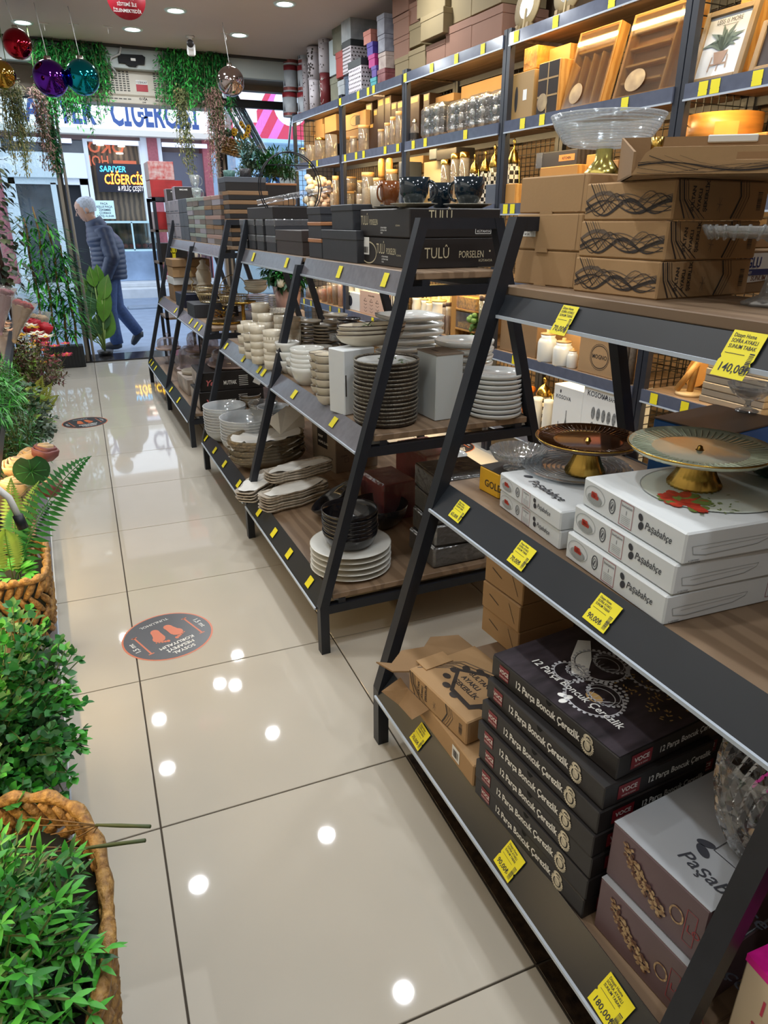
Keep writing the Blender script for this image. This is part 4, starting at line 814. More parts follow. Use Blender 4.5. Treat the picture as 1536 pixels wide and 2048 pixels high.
t = thing('crystal_bowl', 'tall cut crystal glass bowl standing on the plum box', 'bowl', (p_.x + .012, p_.y, zc_))
b = MB(); n = 40; pr_f = [(0, .004), (.42, 0), (.55, .06), (.82, .3), (.97, .62), (1.0, 1.0)]
v = []; f = []
K = 16
for i in range(K + 1):
    t_ = i / K
    for a in range(len(pr_f) - 1):
        if pr_f[a][1] <= t_ <= pr_f[a + 1][1] or a == len(pr_f) - 2: break
    tt = (t_ - pr_f[a][1]) / max(1e-6, pr_f[a + 1][1] - pr_f[a][1]); r_ = rb_ * (pr_f[a][0] + (pr_f[a + 1][0] - pr_f[a][0]) * tt)
    for k in range(n):
        rr_ = r_ * (1 + (.045 if (k + i) % 2 else -.03) * (0 if i > K - 2 else 1)); v.append((rr_ * cos(2 * pi * k / n + .06 * i), rr_ * sin(2 * pi * k / n + .06 * i), hb_ * t_ + (.004 * (k % 2) if i == K else 0)))
for i in range(K):
    for k in range(n): f += [(i * n + k, i * n + (k + 1) % n, (i + 1) * n + k), (i * n + (k + 1) % n, (i + 1) * n + (k + 1) % n, (i + 1) * n + k)]
b.add(v, f); b.lathe([(0, .012), (rb_ * .4, .012), (rb_ * .42, 0), (0, 0)], 24); ob('bowl', b, glass('crystal', (226, 230, 234), .9, .1, .02, d=.05), t)
ph = .19; p_ = on(1487, 1912, z + ph); p_ = Vector((p_.x, p_.y - .16, z))
o = carton('pink_box', 'cream and hot pink box in the near corner beside the rack leg', 'box', p_.x, p_.y - .0, z, -.05, .22, .16, ph, mat('box_cream', (226, 208, 178), .5)); F = face('L', .22, .16, ph)
ob('top_panel', MB().b0(-.0005, -.0005, ph - .012, .2205, .1605, ph + .001), mat('hot_pink', (238, 30, 160), .4), o); s = MB(); tx(s, F, .03, ph * .62, ph * .22, '1'); tx(s, F, .055, ph * .66, ph * .09, 'KAREN', bold=.02); tx(s, F, .03, ph * .44, ph * .08, 'SOFRA', bold=.03); tx(s, F, .03, ph * .35, ph * .07, 'PLASTİK', bold=.02); ob('lettering', s, mat('pink_red_print', (206, 70, 96), .5), o)
for i, (px, py, pr, lb) in enumerate(((842, 1465, '70,00₺', 'beside the crumpled torn carton'), (1022, 1708, '90,00₺', 'below the big stack of black boxes'), (1226, 1992, '180,00₺', 'below the plum crystal boxes'))):
    strip_tag(px, py, 0, (.05, .055, .06)[i], 'yellow price tag reading ' + pr[:-1] + ' ' + lb, pr, k=1.0, tilt=-.06)
# ================================================================ middle rack, top shelf
def dz_of(x, y, z, n, toppy, hd): return max(.002, (zpx(x, y, toppy) - z - hd) / max(1, n - 1))
BROWNC = mat('brown_black_card', (62, 54, 52), .5, n=(5, .1)); GREYC = mat('charcoal_box', (52, 54, 60), .55, n=(40, .06)); WOODL = mat('wood_strip', (170, 116, 76), .5, n=(12, .15))
z = LV[2]
P = b3((726, 526), (820, 539), (997, 534), z); h1 = zpx(P[0], P[1], 476) - z; h2 = zpx(P[0], P[1], 415) - z - h1
tul = mat('cream_gold_print', (206, 196, 164), .5)
for i, (zz, hh, lb) in enumerate(((z + h1, h2, 'upper one under the cups'), (z, h1, 'lower one on the shelf'))):
    o = carton('porcelain_box', 'black porcelain set box with cream lettering, ' + lb, 'box', P[0] - .004 * (1 - i), P[1], zz, P[3], P[4], P[5], hh - .001, CARDK, 'black porcelain boxes'); W, N = P[5], P[4]
    b, w_ = MB(), MB(); F = face('L', N, W, hh); tx(b, F, W * (.34 if i else .02), hh * .42, hh * .5, 'TULÛ', sx=.62); tx(b, F, W * (.34 if i else .02) + hh * .9, hh * .42, hh * .3, 'PORSELEN', sx=.6); tx(b, F, W * .75, hh * .38, hh * .08, 'KÜTAHYA')
    for k, s_ in enumerate(('KÜTAHYA PORSELEN', 'ÇAY FİNCAN TAKIMI', '6 Kişilik')): tx(w_, F, W * .45, hh * (.3 - .09 * k), hh * .075, s_, bold=.012, sx=.8)
    F = face('N', N, W, hh)
    if i: tx(b, F, N * .15, hh * .34, hh * .5, 'TULÛ', sx=.78); tx(b, F, N * .53, hh * .34, hh * .33, 'PORSELEN', sx=.66); tx(b, F, N * .76, hh * .2, hh * .12, 'KÜTAHYA'); ell(b, F, N * .885, hh * .55, .003, .003)
    else: tx(b, F, N * .2, hh * .58, hh * .5, 'TULÛ', sx=.78); frame2(w_, F, N * .72, hh * .12, N * .18, hh * .2, .0015); tx(w_, F, N * .74, hh * .17, hh * .12, 'KÜTAHYA')
    if i: s = MB(); rect(s, face('L', N, W, hh), W * .02, hh * .34, W * .16, hh * .62); ob('sticker', s, PAPER, o); s = MB(); barcode(s, face('L', N, W, hh), W * .04, hh * .4, W * .12, hh * .22, .0005); ob('barcode', s, PRINT, o); s = MB(); ring2(s, face('L', N, W, hh), W * .16, hh * .42, W * .18, hh * .4, .004, -.0002, 24); ob('gold_ring', s, tul, o)
    ob('lettering', b, tul, o); ob('lettering', w_, WHT, o)
zt = z + h1 + h2
TEAL = mat('dark_teal_glaze', (18, 34, 44), .12, n=(8, .5), coat=.5); RUST = mat('rust_glaze', (120, 66, 30), .15, n=(8, .3), coat=.4); SAUC = mat('saucer_stone', (150, 146, 132), .25, n=(12, .1))
def mug(label, x, y, z_, r, h_, m, ha=0, hand=True):
    t = thing('mug', label, 'cup', (x, y, z_), ha)
    ob('body', MB().lathe([(0, .003), (r * .55, 0), (r * .62, .004), (r * .9, h_ * .4), (r, h_), (r * .95, h_), (r * .85, h_ * .4), (0, .01)], 28), m, t)
    if hand: ob('handle', MB().tube([(r * .93 + r * .55 * sin(a), 0, h_ * (.5 + .36 * cos(a))) for a in [pi * i / 10 for i in range(11)]], r * .1, 6), m, t)
    return t
def saucer(label, x, y, z_, r, m=SAUC): return solo('saucer', dish('plate', r, 1.7), m, label, 'saucer', (x, y, z_))
for (px, Y, d, lb, hp) in ((828, P[1] + .08, 96, 'in front', 0), (935, P[1] + .10, 98, 'nearest the wall', 0), (775, P[1] + .30, 60, 'under the rust brown mug', 0)):
    q = aY(px, 405, Y); r = d / 2 * mpp(q); saucer('round stone coloured saucer on the black porcelain boxes, ' + lb, q.x, Y, zt, r)
def mugat(px, w_, ptop, Y, lb, m, ha, up=.012, hand=True):
    q = aY(px, 400, Y); r = w_ / 2 * mpp(q); zz = zt + up; mug(lb, q.x, Y, zz, r, zpx(q.x, Y, ptop) - zz, m, ha, hand)
mugat(828, 62, 355, P[1] + .09, 'dark teal mug on the front saucer with its handle to the right', TEAL, R(-40))
mugat(937, 62, 354, P[1] + .10, 'dark teal mug on the saucer nearest the wall', TEAL, R(120))
mugat(882, 50, 366, P[1] + .24, 'dark teal mug standing behind between the other two', TEAL, R(60), .003)
mugat(779, 42, 362, P[1] + .30, 'rust brown mug with a round handle', RUST, R(195))
mugat(752, 24, 372, P[1] + .42, 'small pale stone cup beside the rust brown mug', CREAM, R(100), .003)
for (px, py) in ((712, 458),):
    q = on(716, 524, z); saucer('small cream saucer with a cup tucked against the black porcelain boxes', q.x + .03, q.y + .03, z + .105, .04, CREAM)
    mug('cream espresso cup tucked against the black porcelain boxes', q.x + .03, q.y + .03, z + .112, .02, .045, CREAM, 2)
def bX(xa, xb, py, X, z, sx): ya, yb = aX(xa, py, X).y, aX(xb, py, X).y; return (X, yb, z, 0, sx, ya - yb)
def lb3(nm, lb, A, B, C, z, top, m, lid=None, lh=.3, sx=None, grp='charcoal gift boxes', X=.965):
    p = bX(A[0], B[0], B[1], X, z, sx or .22); h_ = zpx(p[0], p[1], top) - z; return lidbox(nm, lb, 'box', *p, h_, m, lid, lh, grp), p, h_
t, p1, hA = lb3('lidded_box', 'large charcoal lidded box beside the black porcelain boxes, lower one', (644, 515), (713, 526), (728, 524), z, 461, GREYC, sx=.2)
lidbox('lidded_box', 'large charcoal lidded box stacked on the wide charcoal one', 'box', p1[0] + .01, p1[1] + .06, z + hA, p1[3], .2, p1[5] * .6, zpx(p1[0], p1[1] + .06, 408) - z - hA, GREYC, None, .25, 'charcoal gift boxes')
t, p2, hB = lb3('lidded_box', 'charcoal box with an orange wood rim beside the large charcoal boxes, lower one', (617, 511), (643, 515), None, z, 478, GREYC, WOODL, .2, .18)
lidbox('lidded_box', 'charcoal box with an orange wood rim stacked second', 'box', p2[0], p2[1], z + hB, p2[3], .17, p2[5], .062, GREYC, WOODL, .22, 'charcoal gift boxes')
lidbox('lidded_box', 'small charcoal box with a label on the wood rimmed boxes', 'box', p2[0], p2[1], z + hB + .062, p2[3], .15, p2[5], .055, GREYC, None, .5, 'charcoal gift boxes')
t, p3, hC = lb3('lidded_box', 'charcoal lidded box with a small silver print beside the film wrapped boxes', (553, 503), (605, 513), (622, 511), z, 461, BROWNC, None, .45)
FILM = glass('film', (240, 242, 246), .35, .07, .2, bump=(40, .5), d=.06)
xs = ((481, 495), (497, 511), (513, 528), (531, 552)); p0 = None
for r_ in (0, 1):
    for k, (xa, xb) in enumerate(xs):
        ya = 491 + (xa - 481) * .155; yb = 491 + (xb - 481) * .155; p = bX(xa, xb, yb, .965, z, .3); h_ = (zpx(p[0], p[1], 438) - z) / 2
        o = carton('wrapped_box', 'narrow charcoal box wrapped in clear film, ' + NTH[3 - k] + ' from the near end, ' + ('lower row', 'upper row')[r_], 'box', p[0], p[1], z + h_ * r_, p[3], p[4], p[5] * .86, h_ - .003, GREYC, 'film wrapped boxes')
        ob('film', MB().b0(-.002, -.002, h_ * .55, .31, p[5] * .88, h_, .004), FILM, o); p0 = p; zf = z + 2 * h_
carton('long_box', 'long black box in clear film lying across the film wrapped boxes', 'box', p0[0] + .0, p0[1] + .02, zf, p0[3] - .0, .34, .5, .055, CARDK)
o = solo('film_roll', MB().tube([(0, 0, 0), (.36, -.1, .07)], .014, 10), FILM, 'rolled clear film lying slanted over the long black box', 'film roll', (p0[0] + .0, p0[1] + .3, zf + .075))
# wire hoop stand
q = aY(585, 432, p0[1] + .1); rr = 62 * mpp(q); zc = zpx(q.x, q.y, 374)
t = thing('hoop_stand', 'black wire double hoop stand with a hook bar and little arched fence', 'stand', (q.x, q.y, zf + .055)); e = zc - zf - .055
for k, dy in enumerate((0, .035)): ob('hoop', MB().tube([(rr * cos(a) , dy, e + rr * sin(a)) for a in [2 * pi * i / 40 for i in range(40)]], .003, 5, closed=True), BLACK, t)
ob('hook_bar', MB().tube([(-rr * .78, 0, e + rr * .62), (rr * .78, 0, e + rr * .62)], .0025, 5), BLACK, t); b = MB()
for k in range(4): b.tube([(-rr * .4 + k * .03, 0, e + rr * .62), (-rr * .4 + k * .03, 0, e + rr * .56), (-rr * .36 + k * .03, 0, e + rr * .53)], .002, 4)
ob('hooks', b, BLACK, t); b = MB()
for k in range(5): b.tube([(-.03 + k * .026 + .013 * cos(a), 0, .005 + .05 * sin(a) ** .6) for a in [pi * i / 10 for i in range(11)]], .0015, 4)
b.b0(-rr * .5, -.02, 0, rr * .5, .05, .005); ob('fence', b, BLACK, t)
for i, (px, py) in enumerate(((507, 510), (574, 527), (680, 544), (771, 549))): strip_tag(px, py, 2, .038, 'yellow price tag on the middle rack top strip, ' + NTH[i] + ' from the far end', None, 1.15, 'price tags on the middle rack top strip', lf=.45)
# ================================================================ middle rack, middle shelf
z = LV[1]
RIB = glass('ribbed_glass', (232, 240, 244), .5, .1, .08, d=.3); SMOKE = glass('smoky_glass', (200, 184, 156), .5, .08, .06, gl=(226, 214, 190), d=.15); RIBR = glass('rim_glass', (240, 246, 248), .4, .2, .05, d=.5)
def lim(px, py, zz):
    q = on(px, py, zz); k = min(1, (1.29 if zz > .5 else 1.42) / q.x); return Vector((q.x * k, q.y * k, zz))
def pile(nm, cat, desc, kind, px, py, dpx, toppy, n, m, grp, hs=1.0, nseg=26, **k):
    q = lim(px, py, z); r = dpx / 2 * mpp(q + Vector((0, 0, .1))); pr = PROF[kind]; hd = max(b_ for a_, b_ in pr) * r * hs
    me = dish(kind, r, hs, nseg, **k).mesh(nm, m); d = dz_of(q.x, q.y, z, n, toppy, hd)
    return stack(nm, cat, desc + ', {}', me, None, q.x, q.y, z, n, d, grp, .0015, (('rim', MB().tube([(r * cos(2 * pi * i / 28), r * sin(2 * pi * i / 28), hd - .001) for i in range(28)], .0022, 4, closed=True).mesh('rim', RIBR), None),) if m in (RIB, SMOKE) else None), q, r, hd + d * (n - 1)
CUPS = [(493, 706, 30, 650, 3, 'leaning at the far end'), (505, 716, 30, 648, 4, 'second from the far end'), (519, 726, 32, 652, 5, 'third from the far end'), (536, 716, 32, 628, 6, 'behind the front tall pile'), (548, 737, 37, 660, 6, 'in front at the strip'), (526, 694, 36, 606, 5, 'at the back with a wide top'), (560, 704, 36, 632, 5, 'in the middle row'), (586, 690, 36, 634, 6, 'near the middle post'), (578, 716, 30, 690, 2, 'low pile beside the middle post'), (500, 690, 32, 642, 4, 'back row at the far end')]
for (px, py, d, tp, n, lb) in CUPS: pile('ramekin', 'cup', 'small cream ramekin in the pile ' + lb, 'ram', px, py, d, tp, n, CREAM, 'cream ramekins', 1.0, 18)
pile('bowl', 'bowl', 'white bowl in the pile of two behind the middle post', 'deep', 578, 745, 50, 683, 3, PORC, 'white bowls')
pile('bowl', 'bowl', 'white bowl in the front pile beside the middle post', 'deep', 617, 768, 70, 695, 5, PORC, 'white bowls')
pile('bowl', 'bowl', 'white bowl in the low pile left of the front pile', 'deep', 592, 752, 40, 716, 2, PORC, 'white bowls')
pile('bowl', 'bowl', 'white bowl half hidden behind the front pile of bowls', 'deep', 640, 722, 52, 692, 2, PORC, 'white bowls')
RIMD = mat('brown_rim', (58, 44, 36), .3, n=(60, .5))
def rim_dish(nm, cat, desc, kind, px, py, dpx, toppy, n, grp, hs=1, ax=1, ay=1, zz=None, rz=0, m=CREAM, rim=RIMD, edge=.03, side=None):
    zb = zz if zz is not None else z; q = on(px, py, zb); r = dpx / 2 * mpp(q + Vector((0, 0, .05))) / max(ax, ay); hd = max(b_ for a_, b_ in PROF[kind]) * r * hs
    me = dish(kind, r, hs, 36, ax=ax, ay=ay).mesh(nm, m); tp = PROF[kind]; zr = max(b_ for a_, b_ in tp) * r * hs
    rm = MB().tube([(r * ax * .99 * cos(a), r * ay * .99 * sin(a), zr - .0005) for a in [2 * pi * i / 36 for i in range(36)]], r * edge, 5, closed=True).mesh('rim', rim)
    d = dz_of(q.x, q.y, zb, n, toppy, hd) if n > 1 else 0
    os_ = stack(nm, cat, desc + ', {}', me, None, q.x, q.y, zb, n, d, grp, .0015, (('rim', rm, None),), rz0=rz)
    if ax != ay:
        for o in os_: o.rotation_euler[2] = rz
    return os_, q, r, hd + d * (n - 1)
rim_dish('bowl', 'bowl', 'cream bowl with a ragged dark rim beside the tall white box', 'deep', 655, 808, 46, 708, 6, 'dark rimmed bowls', .9)
rim_dish('bowl', 'bowl', 'dark rimmed cream bowl in the rear pile beside the white box', 'deep', 641, 788, 40, 704, 5, 'dark rimmed bowls', .9)
Wb = b3((670, 822), (690, 832), (725, 825), z, sy=.09); hw = zpx(Wb[0], Wb[1], 702) - z
o = carton('white_box', 'tall plain white box between the dark rimmed bowls and the speckled plates', 'box', *Wb[:4], .13, Wb[5], hw, CARDW); s = MB(); rect(s, face('N', .13, .09, hw), .004, hw * .3, .005, hw * .33); ob('slot', s, PRINT, o)
LEAFP = mat('leaf_print', (84, 108, 66), .4)
os_, q, r, hh = rim_dish('oval_dish', 'dish', 'long cream boat dish with a dark rim on the tall white box', 'deep', 741, 690, 148, 0, 1, 'boat shaped dishes', .32, 1, .42, z + hw, 0.02, edge=.014)
for k in (1, 2): o = dup(os_[0], (os_[0].location.x + .004 * k, os_[0].location.y, z + hw + .014 * k), label='long cream boat dish on the tall white box, ' + ('second from the top', 'topmost with a green leaf print')[k - 1])
b = MB(); 
for k in range(8): b.leaf((-.05 + .01 * k, .0, .03 + .001 * k), (1 - .3 * k, .8 * sin(k * 2.), .3), (0, 0, 1), .045, .009)
ob('leaf_print', b, LEAFP, o)
SPK = mat('speckled_brown', (74, 64, 56), .3, n=(90, .9), c2=(34, 28, 26)); SPR = mat('speckled_rim', (150, 142, 126), .3, n=(230, .9), c2=(28, 24, 22))
q = on(771, 842, z); r = 64 * mpp(q + Vector((0, 0, .12))); me = dish('flat', r, 1.5, 40).mesh('speckled_plate', SPK); n = 16; d = dz_of(q.x, q.y, z, n, 716, r * .16)
rm = MB().tube([(r * .99 * cos(2 * pi * i / 40), r * .99 * sin(2 * pi * i / 40), r * .14) for i in range(40)], r * .034, 5, closed=True).mesh('rim', SPR)
sp = stack('speckled_plate', 'plate', 'brown speckled plate in the tall pile behind the near post, {}', me, None, q.x, q.y, z, n, d, 'brown speckled plates', .003, (('rim', rm, None),))
ob('glazed_face', MB().lathe([(0, r * .055), (r * .9, r * .06), (r * .93, r * .1)], 36), PORCG, sp[0]); b = MB()
for k in range(14): a = k * .45; b.leaf((r * (.45 + .2 * (k % 3) / 2) * cos(a * .5), r * .5 * sin(a * .5), r * .075), (cos(k * 1.9), sin(k * 1.9), 0), (0, 0, 1), r * .22, r * .07, 0)
ob('leaf_print', b, LEAFP, sp[0])
Gb = b3((838, 826), (870, 843), (922, 836), z, sy=.13); hg = zpx(Gb[0], Gb[1], 710) - z
o = carton('grey_box', 'pale grey box with a flat taupe lid between the two plate piles', 'box', *Gb, hg, mat('pale_grey_card', (196, 202, 202), .6)); ob('lid_panel', MB().b0(-.001, -.001, hg - .004, Gb[4] + .001, Gb[5] + .001, hg + .001), mat('taupe_card', (132, 118, 104), .7), o); s = MB(); s.b0(.03, .05, hg + .0012, .036, .09, hg + .0018); ob('slot', s, PRINT, o)
def wpile(desc, px, py, dpx, tp, n, grp, kind='flat', m=PORCG, hs=1.6, **k): return pile('plate', 'plate', desc, kind, px, py, dpx, tp, n, m, grp, hs, 32, **k)
wpile('white plate in the near pile at the shelf end', 988, 812, 112, 742, 9, 'white plates at the right end')
wpile('white rimmed plate in the tall pile behind the pale grey box', 925, 770, 118, 678, 9, 'white plates behind the grey box', m=PORC)
q = lim(817, 712, z); r = 57 * mpp(q); me = dish('flat', r, 1.5, 32, sq=5).mesh('square_plate', PORC); d = dz_of(q.x, q.y, z, 9, 628, r * .15)
stack('square_plate', 'plate', 'square white dish in the tall pile behind the boat dishes, {}', me, None, q.x, q.y, z, 9, d, 'square white dishes', 0, rz0=.05)
STONE = mat('stone_plate', (176, 166, 148), .3, n=(10, .08))
for (px, py, d, tp, n, lb, m) in ((622, 688, 46, 640, 6, 'in the rear pile', STONE), (651, 690, 50, 648, 7, 'in the front pile', STONE), (672, 690, 50, 628, 6, 'under the black saucers', STONE), (699, 698, 48, 636, 8, 'black glazed', KGLAZE)):
    wpile(('small stone coloured plate ' + lb) if m is STONE else 'small black glazed plate beside the stone coloured plates', px, py, d, tp, n, 'small stone plates' if m is STONE else 'small black plates', m=m)
BLU = mat('blue_glaze', (84, 118, 146), .15, coat=.4)
q = on(738, 690, z); r = 30 * mpp(q); stack('oval_dish', 'dish', 'blue glazed leaf shaped dish behind the boat dishes, {}', dish('flat', r, 1.4, 28, ax=1.3, ay=.6).mesh('oval_dish', BLU), None, q.x, q.y, z + .05, 3, .008, 'blue glazed dishes', 0)
pile('ruffled_bowl', 'bowl', 'small ruffled white bowl at the back beside the middle post', 'deep', 601, 684, 24, 634, 4, PORCG, 'ruffled white bowls', .9, 40, wob=(.08, 8))
pile('glass', 'glass', 'clear tumbler beside the boat dishes', 'ram', 672, 716, 26, 668, 2, GLS, 'clear tumblers')
for i, (px, py) in enumerate(((453, 693), (488, 715), (519, 737), (528, 743), (589, 780), (668, 836))): strip_tag(px, py, 1, .038, 'yellow price tag on the middle rack center strip, ' + NTH[i] + ' from the far end', None, 1.0, 'price tags on the middle rack middle strip')
# ================================================================ middle rack, bottom shelf
z = LV[0]
pile('glass_bowl', 'bowl', 'ribbed clear glass bowl in the far pile at the strip', 'bowl', 455, 880, 84, 810, 9, RIB, 'ribbed glass bowls', .8, 56, wob=(.012, 28))
pile('glass_bowl', 'bowl', 'ribbed clear glass bowl in the second pile at the strip', 'bowl', 498, 905, 104, 832, 8, RIB, 'ribbed glass bowls', .8, 56, wob=(.012, 28))
pile('glass_bowl', 'bowl', 'ribbed clear glass bowl in the rear pile near the middle post', 'bowl', 548, 850, 62, 812, 5, RIB, 'ribbed glass bowls', .8, 48, wob=(.012, 28))
pile('glass_bowl', 'bowl', 'clear glass bowl at the very back of the far piles', 'deep', 528, 842, 60, 804, 2, GLS, 'clear glass bowls', .8, 28)
pile('glass_bowl', 'bowl', 'smoky glass bowl behind the ribbed piles', 'deep', 502, 812, 42, 788, 2, SMOKE, 'smoky glass bowls', .8, 28)
q = on(537, 930, z); r = 78 * mpp(q); me = dish('bowl', r, .42, 64, ax=1, ay=.72, wob=(.006, 44)).mesh('oval_platter', SMOKE); TISS = mat('tissue_paper', (222, 220, 214), .8, b=(20, .3))
def crumple(r_, ay, seed, n=22, hgt=.02):
    qq = random.Random(seed); b = MB(); v = [(0, 0, 0)]; f = []
    for k in range(n): a = 2 * pi * k / n; rr_ = r_ * qq.uniform(.85, 1.12); v.append((rr_ * cos(a), rr_ * ay * sin(a), qq.uniform(-.3, 1) * hgt))
    for k in range(n): f.append((0, 1 + k, 1 + (k + 1) % n))
    return b.add(v, f)
dd = dz_of(q.x, q.y, z, 7, 868, r * .34)
for i in range(7):
    o = solo('oval_platter', me, None, 'smoky oval glass platter interleaved with tissue, ' + ordn(6 - i, 7), 'platter', (q.x + rnd.uniform(-.006, .006), q.y, z + dd * i), R(8) + rnd.uniform(-.05, .05), 'smoky oval platters')
    if i < 6: ob('tissue', crumple(r * .95, .72, i, hgt=.03), TISS, o, (0, 0, r * .3))
ob('tissue', MB().add([(r * .4, 0, .05), (r * 1.15, .02, .06), (r * 1.25, .06, .13), (r * .9, .12, .16), (r * .6, .1, .14), (r * .3, .12, .1)], [(0, 1, 2), (0, 2, 3), (0, 3, 4), (0, 4, 5)]), TISS, o)
WAVE = mat('cream_lace_glaze', (196, 186, 172), .2, n=(70, .25), coat=.3)
def wavy(r_, L):
    v = []; f = []; n = 20; pr = [(0, .006), (.8, .002), (.96, .012), (1, .02), (.94, .014), (.78, .008), (0, .009)]
    b = MB()
    for wv, zz in pr:
        for i in range(n): a = 2 * pi * i / n; c, s_ = cos(a), sin(a); u = L * (abs(c) ** .5) * (1 if c > 0 else -1); k = 1 + .16 * cos(u / L * 2 * pi * 1.0 + .4); v.append((u * (.001 + wv), r_ * (abs(s_) ** .5) * (1 if s_ > 0 else -1) * k * (.001 + wv), zz))
    for k in range(len(pr) - 1):
        for i in range(n): f.append((k * n + i, k * n + (i + 1) % n, (k + 1) * n + (i + 1) % n, (k + 1) * n + i))
    return b.add(v, f, True)
wm = wavy(.052, .165).mesh('wavy_dish', WAVE)
for (px, py, n, z0, lb, tl) in ((590, 1008, 6, 0, 'lower pile of the wavy dishes', .3), (600, 985, 4, .075, 'upper pile with tissue over it', .26), (520, 985, 4, 0, 'rear pile of the wavy dishes', .9)):
    q = on(px, py, z)
    for i in range(n):
        o = solo('wavy_dish', wm, None, 'long wavy cream dish in the ' + lb + ', ' + ordn(n - 1 - i, n), 'dish', (q.x + rnd.uniform(-.004, .004), q.y + rnd.uniform(-.004, .004), z + z0 + .0125 * i), tl + rnd.uniform(-.03, .03), 'wavy cream dishes')
        if i % 2 == 1 or (z0 and i == n - 1): ob('tissue', crumple(.15, .36, px + i, 18, .008), TISS, o, (0, .0, .014))
pile('plate', 'plate', 'large plain white plate under the black bowls', 'plate', 702, 1132, 163, 1082, 5, PORC, 'large white plates', .9, 40)
q = on(702, 1132, z); zz = z + .155 * .35; zz = zpx(q.x, q.y, 1092) - .004; r = 55 * mpp(q); me = dish('deep', r, .72, 36).mesh('black_bowl', KGLAZE); dd = dz_of(q.x, q.y, zz, 6, 1016, r * .75)
stack('black_bowl', 'bowl', 'small black bowl in the pile on the large white plates, {}', me, None, q.x, q.y, zz, 6, dd, 'small black bowls', .002)
q = on(735, 1060, z); solo('wok_bowl', dish('bowl', 58 * mpp(q), 1.05, 40), KGLAZE, 'wide shallow black bowl behind the pile of small black bowls', 'bowl', (q.x + .06, q.y + .02, z))
q = on(668, 1040, z); r = 46 * mpp(q)
solo('black_bowl', dish('deep', r, .7, 36), KGLAZE, 'large black bowl with a pale underside leaning left of the small black bowls', 'bowl', (q.x + .03, q.y + .01, z + .035), rot=(R(-12), R(-30), 0))
for k in (1, 2): solo('black_bowl', dish('deep', r * .8, .7, 36), KGLAZE, 'black bowl nested sideways beside the leaning large one, ' + ('inner', 'middle')[k - 1], 'bowl', (q.x + .045 + .022 * k, q.y + .035 + .01 * k, z + .05), rot=(R(-14), R(-38), 0))
# cartons and wrapped boxes at the back
C_ = b3((612, 915), (672, 948), (735, 935), z, sy=.24); hc_ = zpx(C_[0], C_[1], 850) - z
o = carton('carton', 'brown grey carton with a black name panel behind the wavy dishes', 'box', *C_[:4], .24, .24, hc_, mat('grey_brown_card', (126, 112, 98), .75)); F = face('L', .24, .24, hc_); s = MB(); rect(s, F, .06, hc_ * .42, .1, hc_ * .36); ob('black_panel', s, CARDK, o)
s = MB(); tx(s, F, .07, hc_ * .62, hc_ * .1, 'noor', bold=.01, n=.0006); tx(s, F, .07, hc_ * .5, hc_ * .07, 'HOME GLASS', n=.0006); ob('lettering', s, WHT, o); s = MB(); F = face('N', .24, .24, hc_)
for k in range(3): frame2(s, F, .05, hc_ * (.2 + .25 * k), .022, .022, .0015); tx(s, F, .03, hc_ * (.2 + .25 * k) + .03, .012, 'CLEAR', bold=.01); frame2(s, F, .15, hc_ * (.2 + .25 * k), .022, .022, .0015)
ob('check_print', s, PRINT, o)
RW = mat('red_wrap_card', (132, 42, 54), .4, n=(6, .2)); FILM2 = glass('crinkled_film', (236, 226, 226), .3, .06, .2, bump=(26, .8), d=.04)
for (px, py, w_, d_, h_, lb, m) in ((800, 1040, .15, .2, .16, 'wine red gift box wrapped in crinkled film behind the black bowls', RW), (882, 1010, .16, .25, .23, 'larger wine red gift box in crinkled film under the middle shelf', RW)):
    q = on(px, py, z); o = carton('wrapped_gift', lb, 'box', q.x - w_ / 2, q.y, z, .08, w_, d_, h_, m); ob('film', MB().b0(-.004, -.004, 0, w_ + .004, d_ + .004, h_ + .004, .01), FILM2, o)
K_ = b3((815, 1108), (872, 1137), (942, 1124), z, sx=.21, sy=.2); hk_ = (zpx(K_[0], K_[1], 958) - z) / 4
for i in range(4):
    o = carton('wrapped_box', 'film wrapped black box at the right of the bottom shelf, ' + ordn(i, 4), 'box', K_[0] - .003 * i, K_[1], z + hk_ * (3 - i), K_[3] + rnd.uniform(-.04, .04), .21, .2, hk_ - .004, CARDK, 'black film wrapped boxes'); ob('film', MB().b0(-.003, -.003, 0, .213, .203, hk_ - .002, .008), FILM, o)
pile('plate', 'plate', 'white bowl plate at the far right end beside the wrapped boxes', 'bowl', 888, 948, 90, 908, 5, PORCG, 'white plates beside the wrapped boxes', .5, 32)
for i, (px, py) in enumerate(((414, 890), (431, 908), (450, 929), (478, 962), (519, 1020), (549, 1064), (579, 1103), (620, 1161))): strip_tag(px, py, 0, .038, 'yellow price tag on the middle rack bottom strip, ' + NTH[i] + ' from the far end', None, 1.0, 'price tags on the middle rack bottom strip')
